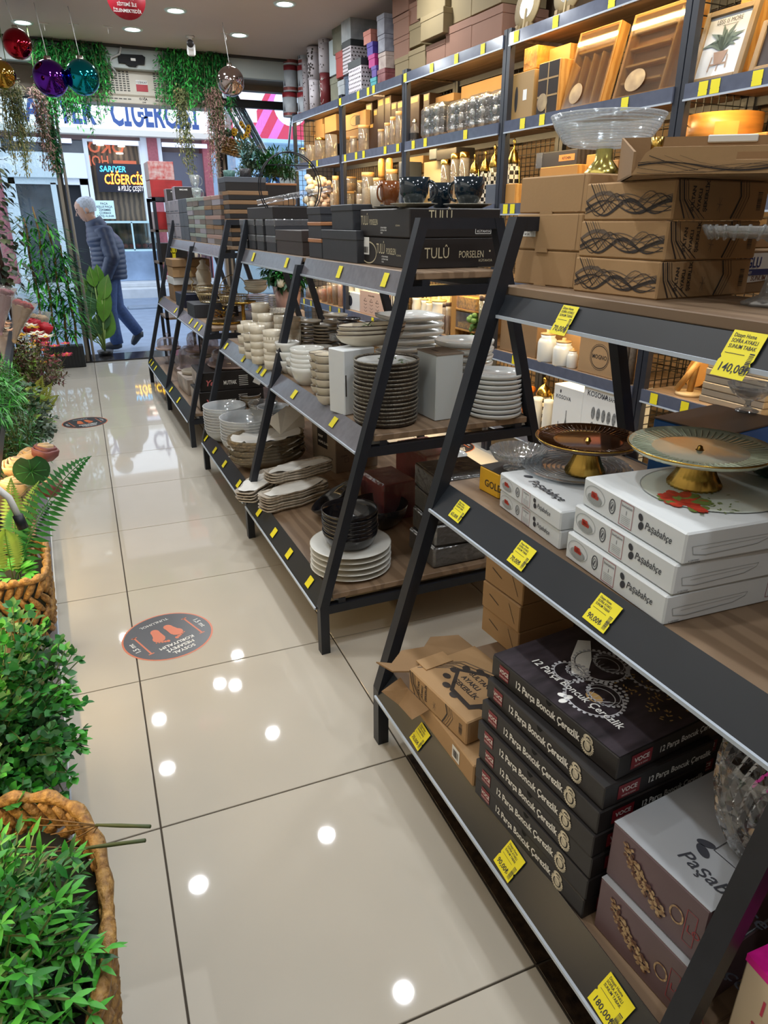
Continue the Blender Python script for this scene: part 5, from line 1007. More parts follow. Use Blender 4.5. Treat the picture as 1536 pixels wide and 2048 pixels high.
# ================================================================ far rack, top shelf
z = LV[2]; X = .965
TAUP = mat('grey_taupe_card', (120, 110, 104), .6); SAGE = mat('sage_card', (150, 162, 152), .6); LILAC = mat('lilac_grey_card', (158, 154, 164), .6); SLATE = mat('slate_card', (86, 92, 102), .6); ROSY = mat('rosy_card', (168, 138, 128), .6); WOODK = mat('lid_kraft', (144, 112, 80), .7, n=(8, .1))
def yx(px): return aX(px, 476, X).y
def row_h(px, top): y = yx(px); return zpx(X, y, top) - z
cols = [(337, 345), (346, 354), (354.5, 362.5)]
for k, (a, b_) in enumerate(cols):
    y0, y1 = yx(b_), yx(a); H = row_h(350, 401) / 3
    for r in range(3):
        o = carton('mug_box', 'small lilac grey mug box, ' + NTH[k] + ' column from the door side, ' + ('bottom', 'middle', 'top')[r] + ' row', 'box', X, y0, z + H * r, 0, .11, y1 - y0 - .002, H - .002, LILAC, 'lilac grey mug boxes'); F = face('L', .11, y1 - y0, H); s = MB(); ell(s, F, (y1 - y0) / 2, H * .8, .008, .012); rect(s, F, .012, H * .12, y1 - y0 - .03, .008); ob('print', s, SLATE, o)
H = row_h(350, 401); hh = H / 3
for k, (a, tp) in enumerate(((336, 378), (352, 376))):
    o = carton('mug_box', 'black and lilac mug box lying on the lilac grey boxes, ' + ('door side', 'near side')[k], 'box', X + .005, yx(a) - .17 + .03, z + H, .0, .15, .12, hh, LILAC, 'black faced mug boxes'); ob('front_panel', MB().b0(.004, -.002, .002, .149, .0, hh - .002), CARDK, o); s = MB(); tx(s, face('N', .15, .12, hh) @ Matrix.Translation((0, 0, .002)), .075, hh * .72, .016, 'MADAME', 'CENTER', bold=.01); ob('lettering', s, WHT, o)
for k, (a, b_) in enumerate(((363, 370.5), (371, 379))):
    y0, y1 = yx(b_), yx(a)
    for r in range(3): carton('slate_box', 'small slate grey box, ' + ('door side', 'near side') [k] + ' column, ' + ('bottom', 'middle', 'top')[r] + ' row', 'box', X, y0, z + hh * r, 0, .11, y1 - y0 - .002, hh - .002, SLATE, 'slate grey boxes')
cc = [(380, 390.5, SAGE), (391, 401.5, SAGE), (402, 413, SAGE), (413.5, 428, ROSY), (428.5, 445, ROSY)]
for k, (a, b_, m) in enumerate(cc):
    y0, y1 = yx(b_), yx(a); n = 5; H = row_h((a + b_) / 2, 396 - (a - 380) * .12) / n
    for r in range(n):
        base_m = (TAUP, SLATE, TAUP, LILAC, TAUP)[(r + k) % 5]; lidbox('lidded_box', 'small flat lidded gift box, column ' + NTH[k] + ' past the slate boxes, ' + ordn(n - 1 - r, n), 'box', X + rnd.uniform(-.004, .004), y0, z + H * r, 0, .2 if k > 2 else .12, y1 - y0 - .003, H - .0015, base_m, m if k < 3 else WOODK if r % 2 else ROSY, .42, 'flat lidded gift boxes', .0015)
yn = aX(462, 486, X + .05).y; n = 6; H = (zpx(X + .04, yn, 383) - z) / n; ya = max(4.48, yx(446) - .26)
for r in range(n): lidbox('lidded_box', 'brown lidded black gift box at the far rack near end, ' + ordn(n - 1 - r, n), 'box', X + .015, 4.475, z + H * r, 0, .24, yx(447) - 4.475 + .0, H - .002, CARDK, WOODK, .45, 'black and brown gift boxes', .002)
lidbox('lidded_box', 'black gift box with a slate end on top of the brown lidded ones', 'box', X + .01, 4.52, z + H * n, 0, .25, .2, .075, CARDK, SLATE, .4, 'black and brown gift boxes')
for r in range(3): lidbox('lidded_box', 'brown lidded box at the wall side of the far rack, ' + ordn(2 - r, 3), 'box', X + .265, 4.6, z + .09 * r, 0, .2, .3, .088, TAUP, WOODK, .4, 'brown boxes at the wall side')
lidbox('lidded_box', 'black planter box with a wooden rim and tufts behind it', 'box', X + .265, 4.6, z + .27, 0, .21, .3, .085, CARDK, WOODL, .14, 'black and brown gift boxes')
def cupm(lb, px, py, Y, r, h_, m, hand=True): q = aY(px, py, Y); return mug(lb, q.x, Y, q.z, r, h_, m, R(-20), hand)
zz = z + row_h(350, 401) + .0
t_ = yx(388); tp = z + row_h(388, 398) + .0
mug('clear glass mug, lower of two stacked on the sage boxes', X + .05, t_, tp, .034, .075, GLS, R(-20)); mug('clear glass mug, upper of two stacked on the sage boxes', X + .045, t_, tp + .08, .036, .08, GLS, R(-20))
solo('candle_jar', dish('ram', .035, 1.3, 20), mat('teal_pattern', (84, 124, 118), .4, n=(90, .5)), 'small teal patterned cup on the black gift boxes', 'cup', (X + .08, 4.70, z + H * n + .075)); solo('candle_jar', dish('ram', .035, 1.5, 20), mat('dot_pattern', (48, 46, 50), .4, n=(120, .9)), 'small dark dotted cup on the black gift boxes', 'cup', (X + .16, 4.62, z + H * n + .075))
# ================================================================ far rack, middle and bottom shelves
z = LV[1]
def at(px, py, zz=None): return on(px, py, z if zz is None else zz)
q = at(318, 660); 
for i, (h0, h1_, lb, m) in enumerate(((0, .13, 'lowest', KRAFT2), (.13, .19, 'second', CARDW), (.19, .27, 'third with a flap', KRAFT), (.27, .33, 'topmost, open', KRAFT2))):
    carton('cardboard_box', 'brown carton at the door end of the far rack middle shelf, ' + lb, 'box', .84, 6.15 - .02 * i, z + h0, .03 * (i % 2), .3, .3, h1_ - h0 - .002, m, 'cartons at the door end')
carton('navy_box', 'navy blue box with a pale tray on it beside the door end cartons', 'box', .83, 5.62, z, .05, .3, .3, .1, mat('navy_card', (36, 42, 66), .5)); solo('mirror_tray', MB().lathe([(0, 0), (.13, 0), (.135, .01), (.12, .008), (0, .005)], 24, ay=.75), SILV, 'oval silver mirror tray on the navy box', 'tray', (.98, 5.77, z + .102))
carton('grey_box', 'flat charcoal box at the front edge under the gold baskets', 'box', .80, 4.98, z, .03, .3, .26, .09, GREYC)
def basket(lb, x, y, z_, r, h_, m=GOLD, n=30):
    t = thing('wire_basket', lb, 'basket', (x, y, z_)); b = MB()
    for k in range(n): a = 2 * pi * k / n; b.tube([(r * .82 * cos(a), r * .82 * sin(a), 0), (r * cos(a), r * sin(a), h_)], .0022, 4)
    ob('bars', b, m, t)
    for rr_, zz_ in ((r * .82, .003), (r, h_)): ob('ring', MB().tube([(rr_ * cos(2 * pi * i / 36), rr_ * sin(2 * pi * i / 36), zz_) for i in range(36)], .004, 5, closed=True), m, t)
    ob('mirror_base', MB().lathe([(0, .002), (r * .8, .002), (r * .8, .005), (0, .005)], 28), SILV, t); return t
PGOLD = mat('champagne_metal', (196, 178, 136), .28, .9)
basket('round champagne wire basket on the flat charcoal box', .97, 5.1, z + .092, .125, .06, PGOLD)
t = basket('champagne wire basket with a tall hoop handle', 1.05, 4.86, z + .092, .1, .06, PGOLD); ob('handle', MB().tube([(.1 * cos(a), 0, .06 + .13 * sin(a)) for a in [pi * i / 14 for i in range(15)]], .003, 5), PGOLD, t)
basket('round champagne wire basket behind the navy box', 1.02, 5.45, z + .11, .13, .055, PGOLD)
b = MB(); qq = random.Random(2)
for k in range(70): a, r_ = qq.uniform(0, 6.28), qq.uniform(.03, .1); b.leaf((.5 * r_ * cos(a), .5 * r_ * sin(a), .02 + qq.uniform(0, .06)), (cos(a), sin(a), qq.uniform(.0, 1)), (0, 0, 1), .05, .02)
solo('leaf_tray', b.lathe([(0, 0), (.1, .0), (.11, .012), (0, .006)], 20), GOLD, 'gold leaf shaped candle tray at the front edge of the far rack middle shelf', 'tray', (.93, 4.66, z))
solo('leaf_tray', MB().lathe([(0, 0), (.02, 0), (.012, .02), (.01, .12), (.08, .125), (.085, .135), (0, .13)], 24), GOLD, 'gold pedestal dish beside the leaf shaped tray', 'tray', (1.05, 4.62, z))
for i, (x, y, r, n, lb) in enumerate(((1.17, 4.72, .085, 9, 'front'), (1.28, 4.95, .08, 12, 'rear'), (1.12, 5.25, .075, 10, 'middle'))):
    d = .0115; stack('plate', 'plate', 'cream plate in the ' + lb + ' pile on the far rack, {}', dish('plate', r, 1.2, 24).mesh('plate', CREAM), None, x, y, z + (.06 if i == 0 else 0), n, d, 'cream plates on the far rack')
stack('bowl', 'bowl', 'cream bowl on the front plate pile of the far rack, {}', dish('bowl', .075, .6, 24).mesh('bowl', CREAM), None, 1.17, 4.72, z + .175, 4, .014, 'cream bowls on the far rack', .004)
solo('footed_tray', MB().lathe([(0, .05), (.1, .05), (.14, .07), (.136, .074), (.1, .056), (0, .056)], 36, wob=(.03, 18)).lathe([(0, 0), (.05, 0), (.03, .03), (.04, .05)], 20), mat('lattice_white', (196, 188, 170), .4, n=(120, .6)), 'pale lattice footed tray at the near end of the far rack', 'tray', (1.27, 4.6, z + .0))
t = thing('lidded_jar', 'cream lidded jar tower with a round finial behind the gold baskets', 'jar', (1.02, 5.75, z)); ob('body', MB().lathe([(0, 0), (.06, 0), (.075, .05), (.075, .13), (.05, .17), (.055, .18), (.06, .24), (.04, .27)], 24), CREAM, t); ob('lid', MB().lathe([(.045, .27), (.05, .28), (.02, .31), (.025, .33), (0, .345)], 20), CREAM, t)
ob('heart_hoop', MB().tube([(-.1, 0, .02 + .02 * i + .0) if i % 2 else (-.09 + .01 * sin(i), 0, .02 + .02 * i) for i in range(14)], .005, 5), PGOLD, t)
z = LV[0]
DOME = glass('dome_glass', (240, 236, 236), .6, .05, .02, gl=(255, 250, 250), d=.05); PLATEP = mat('pink_stone', (176, 152, 142), .3)
def dome(lb, x, y, z_, r, h_, foot=0):
    t = thing('cake_dome', lb, 'cake dome', (x, y, z_)); f = foot
    if f: ob('foot', MB().lathe([(0, 0), (r * .5, 0), (r * .48, .01), (r * .15, .02), (r * .15, f * .8), (r * .4, f)], 20), DOME, t)
    ob('plate', MB().lathe([(0, f), (r * 1.1, f), (r * 1.2, f + .014), (r * 1.17, f + .016), (0, f + .008)], 28), PLATEP, t)
    ob('dome', MB().lathe([(r, f + .012), (r * 1.0, f + h_ * .6), (r * .9, f + h_ * .82), (r * .6, f + h_ * .95), (0, f + h_)], 28), DOME, t); ob('knob', MB().lathe([(.008, f + h_), (.008, f + h_ + .012), (.018, f + h_ + .024), (0, f + h_ + .038)], 14), DOME, t); return t
def boxed(lb, x, y, z_, sx, sy, h_, r_, txt, side=None):
    o = carton('cookware_box', lb, 'box', x, y, z_, r_, sx, sy, h_, CARDK, 'black cookware boxes'); F = face('N', sx, sy, h_); s, w_ = MB(), MB(); tx(s, F, sx * .08, h_ * .3, h_ * .42, 'Yes', shear=.3, bold=.03); tx(w_, F, sx * .36, h_ * .3, h_ * .3, 'MUTFAK', rot=0, bold=.02, sx=.6)
    for k in range(6): rect(w_, F, sx * .6, h_ * (.2 + .1 * k), sx * .14, h_ * .03)
    ob('lettering', s, mat('salmon_print', (206, 110, 110), .5), o); ob('lettering', w_, WHT, o); s = MB(); F = face('L', sx, sy, h_); rect(s, F, .01, .01, sy - .02, h_ - .02); ob('photo_panel', s, mat('photo_marble', (170, 158, 148), .4, n=(12, .5)), o)
    return o
boxed('black cookware box with pink script at the near end of the far rack, lower one', .70, 4.5, z, .42, .3, .12, .02, 'Yes'); o = boxed('black cookware box with pink script and a hanging tag, upper one', .71, 4.51, z + .122, .42, .32, .12, -.02, 'Yes')
solo('paper_tag', MB().b0(0, -.002, 0, .05, 0, .06), PAPER, 'white paper tag on the end of the upper cookware box', 'tag', (1.05, 4.503, z + .16), rot=(0, .5, 0))
carton('cookware_box', 'marble patterned flat box at the strip of the far rack bottom shelf', 'box', .70, 4.98, z, .05, .3, .34, .11, mat('photo_marble', (170, 158, 148)), 'flat boxes')
solo('marble_dish', dish('ram', .08, .35, 24), mat('cream_stone', (186, 176, 160), .4), 'small cream dish on the marble patterned flat box', 'dish', (.78, 5.2, z + .112))
dome('wide low glass dome on the upper cookware box', .97, 4.68, z + .244, .14, .12); dome('tall glass dome on a cream base in the middle of the far rack bottom shelf', .86, 5.62, z, .115, .19, .06); dome('glass dome stacked high at the back of the far rack bottom shelf', 1.06, 5.45, z + .2, .13, .15); dome('small glass dome on a foot next to the door end', .76, 6.3, z, .09, .1, .12)
dome('clear glass dome at the back of the door end', 1.02, 6.1, z + .12, .13, .17); dome('glass dome low at the wall side of the far rack', 1.18, 5.8, z, .13, .14)
t = thing('tiered_stand', 'two tier dark plate stand with a ring handle between the domes', 'stand', (.86, 5.28, z)); ob('pole', MB().tube([(0, 0, .0), (0, 0, .42)], .006, 6), BLACK, t); ob('ring', MB().tube([(.03 * cos(a), 0, .45 + .03 * sin(a)) for a in [2 * pi * i / 20 for i in range(20)]], .004, 5, closed=True), SILV, t)
for r_, z_ in ((.11, .01), (.085, .21)): ob('tier', dish('flat', r_, 1.4, 24, c=(0, 0, z_)), mat('stone_grey', (112, 104, 98), .3), t)
for li, pts in ((1, ((322, 607), (352, 622), (383, 650), (394, 662), (403, 671))), (0, ((304, 743), (308, 748), (314, 756), (345, 800), (360, 820)))):
    for i, (px, py) in enumerate(pts): strip_tag(px, py, li, .04, 'small yellow price tag on the far rack ' + ('bottom', 'middle')[li] + ' strip, ' + NTH[i] + ' from the door', None, 1.1, 'price tags on the far rack')
# ================================================================ small rack with red boxes beside the window
t = thing('small_rack', 'narrow black metal rack with red boxes beside the window at the far rack end', 'shelf', (.87, 7.12, 0))
for (x, y) in ((0, 0), (.3, 0), (0, .4), (.3, .4)): ob('post', MB().b0(x, y, 0, x + .028, y + .028, 1.55), BLACK, t)
for zz_ in (.5, 1.0, 1.28): ob('shelf_board', MB().b0(0, 0, zz_ - .02, .328, .428, zz_), WOOD, t)
ob('crossbar', MB().b0(0, 0, 1.52, .328, .028, 1.55).b0(0, .4, 1.52, .328, .428, 1.55), BLACK, t)
REDB = mat('gift_red', (158, 34, 36), .45, n=(9, .3)); SWIRL = mat('swirl_red', (176, 60, 58), .45, n=(26, .9), c2=(196, 180, 178))
for (x, y, z_, w_, h_, m, lb) in ((.89, 7.16, 1.282, .25, .15, REDB, 'red gift box on the upper board inside the narrow rack'), (.87, 7.13, 1.552, .28, .14, REDB, 'red gift box standing on top of the narrow rack'), (.87, 7.14, 1.694, .22, .15, SWIRL, 'red and grey swirl patterned gift box on the very top of the narrow rack')):
    o = carton('gift_box', lb, 'box', x, y, z_, .0, w_, .3, h_, m, 'red gift boxes'); ob('end_panel', MB().b0(-.001, .004, .004, 0, .296, h_ - .004), mat('pale_end', (206, 190, 192), .5), o)
carton('black_box', 'black box with a yellow ribbon print low in the narrow rack', 'box', .9, 7.17, 1.002, 0, .24, .3, .16, CARDK); b = MB(); rect(b, face('N', .3, .3, .16), .1, .0, .03, .16); ring2(b, face('N', .3, .3, .16), .115, .1, .03, .03, .008); solo('ribbon_label', b, YEL, 'yellow ribbon band round the black box in the narrow rack', 'label', (.9, 7.168, 1.002))
mug('cream mug with black letters on the narrow rack', 1.2, 7.2, 1.002, .045, .09, CREAM, R(-10))
# ================================================================ goods on the wall shelving
def wp(px, py, d=.05):
    r = ray(px, py); n = Vector((1, WA, 0)); o = wl(0, d); return CAMP + r * ((o - CAMP).dot(n) / r.dot(n))
_UB = {}
def wbox(nm, lb, xa, xb, yb, yt, m, depth=.22, d=.04, L=None, grp=None, lid=None, lh=.25, ml=None):
    """box whose long face looks into the shop; xa far edge, xb near edge, yb / yt foot and top at the near edge"""
    ym = (yb + yt) / 2; A, B = wp(xa, ym, d), wp(xb, ym, d); z0 = WT[L] if L is not None else zpx(B.x, B.y, yb); z1 = zpx(B.x, B.y, yt); sy = (A - B).length
    if lid: return lidbox(nm, lb, 'box', B.x, B.y, z0, WA, depth, sy - .002, max(.02, z1 - z0 - .002), m, ml, lh, grp), depth, sy, z1 - z0
    return carton(nm, lb, 'box', B.x, B.y, z0, WA, depth, sy - .002, max(.02, z1 - z0 - .002), m, grp), depth, sy, z1 - z0
def wpos(px, w_, top, L, d=.1, base=None, yb=None):
    P = wp(px, top, d); z0 = base if base is not None else WT[L]
    if yb is not None: z0 = zpx(P.x, P.y, yb)
    return P.x, P.y, z0, w_ / 2 * mpp(P) * .96, max(.02, zpx(P.x, P.y, top) - z0)
# top row: gift tins, tubes and boxes at the window end
RT = mat('tin_red', (150, 44, 52), .4); SNOW = mat('tin_snow', (196, 204, 212), .5, n=(14, .12)); PINE = mat('tin_pine', (46, 54, 60), .6)
for c, (px, w_) in enumerate(((579, 31), (607, 27))):
    for r, (yb, yt) in enumerate(((234, 186), (184, 132), (130, 74))):
        x, y, z0, r_, h_ = wpos(px, w_, yt, 5, .12 + .05 * c, yb=yb); t = thing('gift_tin', 'round winter scene gift tin with a red lid, ' + ('outer', 'inner')[c] + ' column, ' + ('bottom', 'middle', 'top')[r], 'tin', (x, y, z0), -.8, 'red lidded gift tins')
        ob('body', MB().lathe([(0, 0), (r_ * .97, 0), (r_ * .97, h_ * .86), (0, h_ * .86)], 28), SNOW, t); ob('lid', MB().lathe([(r_, h_ * .8), (r_, h_ - .002), (0, h_ - .002)], 28), RT, t); b = MB()
        for k in range(7):
            a = pi * (.55 + .14 * k); q_ = r_ * .985; hh_ = h_ * (.18 + .22 * ((k * 5 + r * 3) % 4) / 3); b.add([(q_ * cos(a - .12), q_ * sin(a - .12), h_ * .2), (q_ * cos(a + .12), q_ * sin(a + .12), h_ * .2), (q_ * cos(a), q_ * sin(a), h_ * .2 + hh_)], [(0, 1, 2)])
        ob('pine_print', b, PINE, t); b = MB().lathe([(r_ * .98, h_ * .04), (r_ * .98, h_ * .16)], 28); ob('sleigh_print', b, mat('tin_band', (138, 70, 66), .5, n=(40, .6)), t)
DOTW = mat('dotted_white', (206, 200, 206), .5)
def dots(t, r_, h_, n, s_, m=PRINT):
    b = MB(); q = random.Random(n)
    for k in range(n):
        a = pi * (.45 + 1.1 * q.random()); zz = h_ * q.uniform(.05, .93); c = Vector((r_ * 1.006 * cos(a), r_ * 1.006 * sin(a), zz)); tg = Vector((-sin(a), cos(a), 0)); b.add([c + tg * s_ * cos(i * 1.257) + Vector((0, 0, s_ * sin(i * 1.257))) for i in range(5)], [(0, 1, 2, 3, 4)])
    ob('dots', b, m, t)
def tube(lb, px, w_, yb, yt, m, d, nd=0, sd=.006, L=None):
    x, y, z0, r_, h_ = wpos(px, w_, yt, 5, d, yb=yb); t = thing('gift_tube', lb, 'tube box', (x, y, z0), -.6, 'tall gift tubes'); ob('body', MB().lathe([(0, 0), (r_, 0), (r_, h_ - .003), (0, h_ - .003)], 26), m, t); ob('lid', MB().lathe([(r_ * 1.02, h_ * .82), (r_ * 1.02, h_ - .001), (0, h_ - .001)], 26), m, t)
    if nd: dots(t, r_ * 1.02, h_, nd, sd)
    return t, r_, h_
tube('white tube with large grey dots, upper one beside the red lidded tins', 627, 28, 160, 95, DOTW, .1, 90, .009); tube('white tube with scattered dots under the large dotted one', 629, 24, 222, 160, DOTW, .1, 40, .005); tube('white dotted tube half hidden by the large dotted ones', 610, 14, 226, 118, DOTW, .16, 60, .005)
tube('tall white tube with small scattered dots', 648, 25, 146, 74, DOTW, .1, 40, .005)
t, r_, h_ = tube('maroon giraffe pattern tube under the tall white one', 650, 22, 213, 147, mat('maroon_tube', (112, 40, 44), .5), .1); b = MB(); q = random.Random(1)
for k in range(46): a = pi * (.5 + 1.0 * q.random()); zz = h_ * q.uniform(.05, .95); c = [(r_ * 1.03 * cos(a + dx), r_ * 1.03 * sin(a + dx), zz + dz) for dx, dz in ((0, 0), (q.uniform(-.4, .4), q.uniform(-.03, .03)))]; b.tube(c, .0022, 3, cap=False)
ob('vein_print', b, WHT, t)
MARBW = mat('marble_card', (206, 212, 214), .4, n=(5, .5), c2=(110, 116, 122)); KHK = mat('khaki_card', (122, 122, 104), .6, n=(18, .15)); DKL = mat('dark_lid', (44, 50, 52), .5)
for lb, xa, xb, yb, yt, m, dp, d, lid in (('pale blue upright gift box beside the tall white tube', 658, 671, 148, 75, mat('pale_blue_card', (190, 204, 208), .5), .1, .06, 0), ('khaki gift box with a gold bow on the very top', 664, 682, 102, 46, KHK, .12, .04, 1), ('red gift box with a dark bow under the khaki one', 671, 686, 151, 98, mat('brick_red_card', (168, 62, 54), .5), .12, .03, 1), ('grey green gift box on the shelf beside the giraffe tube', 660, 675, 206, 150, KHK, .12, .05, 1), ('white marble pattern gift box low beside the grey green one', 675, 688, 201, 157, MARBW, .12, .04, 1), ('slate blue gift box beside the big polka dot box', 687, 697, 196, 141, mat('slate_blue_card', (82, 98, 120), .5), .14, .05, 1)):
    wbox('gift_box', lb, xa, xb, yb, yt, m, dp, d, None, None, lid)
def pbx(lb, xa, xb, yb, yt, m, dotted, ml=DKL, sx=.24, lh=.2, d=.02):
    t, sx, sy, h_ = wbox('gift_box', lb, xa, xb, yb, yt, m, sx, d, None, None, 1, lh, ml)
    if dotted:
        b = MB()
        for F, W in ((face('L', sx, sy, h_), sy), (face('N', sx, sy, h_), sx)):
            for i in range(8):
                for j in range(7): ell(b, F @ Matrix.Translation((0, 0, -.002)), W * (i + .5 + .5 * (j % 2)) / 8.6, h_ * (1 - lh) * (j + .5) / 7.2, .006, .006, 0, 8)
        ob('dots', b, PRINT, t)
    return t
pbx('big white marble gift box with a black lid, topmost beside the salmon box', 681, 700, 80, 10, MARBW, 0); pbx('polka dot gift box with a dark lid, upper one', 684, 701, 143, 76, DOTW, 1); pbx('polka dot gift box with a dark lid, lower one standing on the shelf', 696, 722, 190, 113, DOTW, 1, d=.0, sx=.2)
for lb, xa, xb, yb, yt, c in (('salmon', 726, 741, 84, 56, (196, 128, 112)), ('purple', 733, 745, 109, 81, (76, 60, 152)), ('magenta', 736, 749, 132, 105, (176, 36, 122)), ('violet', 742, 752, 152, 129, (92, 68, 150)), ('turquoise', 740, 752, 177, 152, (72, 160, 168))): wbox('gift_box', 'small ' + lb + ' lidded gift box in the coloured stack', xa, xb, yb, yt, mat('card_' + lb, c, .5), .12, .03, None, 'small coloured gift boxes', 1, .35)
FLOR = mat('floral_card', (156, 158, 170), .5, n=(22, .5), c2=(120, 122, 134)); FLOR2 = mat('floral_beige', (160, 140, 132), .5, n=(22, .6), c2=(196, 180, 170)); MARO = mat('floral_maroon', (104, 38, 48), .5, n=(20, .8), c2=(150, 92, 92))
for lb, xa, xb, yb, yt, m in (('grey blue flowered gift box, top of the flowered stack', 753, 768, 66, 24, FLOR), ('grey blue flowered gift box, second of the flowered stack', 755, 769, 101, 66, FLOR), ('beige flowered gift box, third of the flowered stack', 756, 771, 135, 101, FLOR2), ('maroon flowered gift box at the foot of the flowered stack', 754, 770, 172, 134, MARO)): wbox('gift_box', lb, xa, xb, yb, yt, m, .17, .03, None, 'flowered gift boxes', 1, .25)
KPK = mat('pink_kraft', (140, 104, 86), .8, n=(5, .05)); KKH = mat('khaki_kraft', (138, 122, 90), .8, n=(5, .05))
for i, (xa, xb, yb, yt, m, d) in enumerate(((789, 816, 154, 107, KKH, .03), (817, 850, 136, 88, KKH, .03), (852, 890, 121, 76, KPK, .02), (891, 942.5, 102, 32, KPK, .02), (943.5, 1004, 81, 5, KPK, .02), (787, 817, 109, 66, KPK, .06), (818, 841, 87, 40, KKH, .06), (841, 886, 64, 11, KKH, -.02), (892, 943, 32, -40, KKH, .04), (944.5, 1004, 4, -60, KKH, .04), (786, 817, 66, 20, KPK, .06), (817, 840, 40, -4, KPK, .07), (834, 890, 11, -44, KKH, .0), (784, 816, 19, -30, KPK, .06))):
    wbox('kraft_lidded_box', ('pinkish brown', 'khaki')[m is KKH] + ' kraft lidded box on the top wall shelf, ' + ('bottom row, ' if i < 5 else 'second row, ' if i < 10 else 'upper row, ') + NTH[(i if i < 5 else i - 5 if i < 10 else i - 10)] + ' from the window', xa, xb, yb, yt, m, .3, d, None, 'kraft lidded boxes', 1, .24)
# round plaques
PLQ = mat('plaque_wood', (176, 156, 116), .6, wave=(10, 3), c2=(150, 128, 92))
for lb, px, w_, yb, yt in (('round pale wood plaque standing beside the kraft boxes', 1049, 68, 66, -60), ('second round pale wood plaque along the top shelf', 1130, 74, 40, -100), ('third round pale wood plaque along the top shelf', 1215, 80, 20, -130)):
    P = wp(px, yb, .05); r_ = w_ / 2 * mpp(P) * 1.15; t = thing('round_plaque', lb, 'plaque', (P.x, P.y, WT[5]), WA, 'round wood plaques', rot=(0, R(8), WA)); M_ = Matrix.Translation((0, 0, r_ + .012)) @ Matrix.Rotation(-pi / 2, 4, 'Y')
    ob('disc', MB().lathe([(0, 0), (r_, 0), (r_, .012), (0, .012)], 36, M=M_), PLQ, t); ob('foil_print', MB().lathe([(0, .0135), (r_ * .55, .0135)], 20, M=M_), mat('foil', (206, 206, 200), .25, .6, n=(40, .5)), t); ob('stand', MB().b0(-.03, -r_ * .6, 0, .02, -r_ * .4, .03).b0(-.03, r_ * .3, 0, .02, r_ * .5, .03).b0(-.018, -r_ * .08, 0, -.012, r_ * .02, r_ * 1.0), PLQ, t)
# second row of the wall (z 1.845)
CANG = glass('canister_glass', (246, 244, 238), .45, .05, .03, d=.08)
def canister(lb, px, w_, top, L, d=.1, fill=None, lid=LIDW, yb=None, grp=None, fl=.55, nm='glass_canister'):
    x, y, z0, r_, h_ = wpos(px, w_, top, L, d, yb=yb); t = thing(nm, lb, 'jar', (x, y, z0), 0, grp); ob('body', MB().lathe([(0, .002), (r_, 0), (r_, h_ * .9), (r_ * .97, h_ * .9), (r_ * .96, .005), (0, .006)], 22), CANG, t)
    if lid: ob('lid', MB().lathe([(r_ * .97, h_ * .88), (r_ * 1.02, h_ * .9), (r_ * 1.02, h_), (0, h_)], 22), lid, t)
    if fill: ob('contents', MB().lathe([(0, .006), (r_ * .93, .006), (r_ * .93, h_ * fl), (r_ * .5, h_ * (fl + .05)), (0, h_ * (fl + .03))], 18), fill, t)
    return t
def cjar(lb, px, w_, top, L, d=.1, m=PORC, lid=LIDW, yb=None, grp=None, knob=True, neck=.7):
    x, y, z0, r_, h_ = wpos(px, w_, top, L, d, yb=yb); t = thing('ceramic_jar', lb, 'jar', (x, y, z0), 0, grp); hb = h_ * (.84 if lid else 1)
    ob('body', MB().lathe([(0, 0), (r_ * .93, 0), (r_, hb * .06), (r_, hb * .72), (r_ * .86, hb * .84), (r_ * neck, hb * .9), (r_ * neck * 1.08, hb), (r_ * neck, hb), (0, hb * .98)], 24), m, t)
    if lid: ob('lid', MB().lathe([(r_ * neck * .95, hb), (r_ * neck * 1.1, hb + .002), (r_ * neck * 1.1, hb + h_ * .05), (r_ * .2, hb + h_ * .06), (r_ * .2, h_), (0, h_)], 20), lid, t)
    return t
for i, (xa, xb, yb, yt) in enumerate(((607, 622, 300, 242), (620, 645, 267, 236), (649, 672, 261, 227), (628, 648, 285, 247), (612, 628, 320, 268))): wbox('tan_box', 'tan jar carton at the window end of the second wall shelf, ' + NTH[i] + ' visible', xa, xb, yb, yt, KRAFT, .16, .2 + .02 * (i % 2), None if i < 4 else 4, 'tan jar cartons')
for i, (px, w_, top) in enumerate(((606, 18, 296), (621, 20, 286), (640, 22, 276), (662, 25, 264), (614, 11, 300))): canister('clear glass storage jar at the window end, ' + NTH[i] + ' of the group', px, w_, top, 4, .09, None, None if i % 2 else GOLD, None, 'clear jars at the window end')
o, sx, sy, h_ = wbox('jar_carton', 'tan carton with a picture of a cookie jar on the second wall shelf', 681, 731, 252, 218, KRAFT, .18, .16); F = face('L', sx, sy, h_); s = MB(); ring2(s, F, sy * .6, h_ * .5, sy * .2, h_ * .32, .004); rect(s, F, sy * .62, h_ * .2, sy * .17, h_ * .55); ob('jar_print', s, PRINT, o)
carton_ = wbox('tan_box', 'tan carton under the cookie jar carton', 688, 728, 275, 253, KRAFT2, .18, .16); wbox('tan_box', 'brown carton on the shelf below the cookie jar carton', 684, 730, 300, 276, KRAFT2, .18, .17, 4)
for i, (px, w_, top) in enumerate(((691, 17, 275), (707, 14, 273), (727, 22, 251), (762, 13, 259), (775, 13, 246), (786, 12, 234), (799, 16, 223))): canister('tall wood lidded glass canister on the second wall shelf, ' + NTH[i] + ' from the window', px, w_, top, 4, .07 + .01 * (i % 3), None, LIDW, None, 'tall glass canisters')
DBOX = mat('dark_brown_box', (58, 42, 34), .4, n=(5, .2))
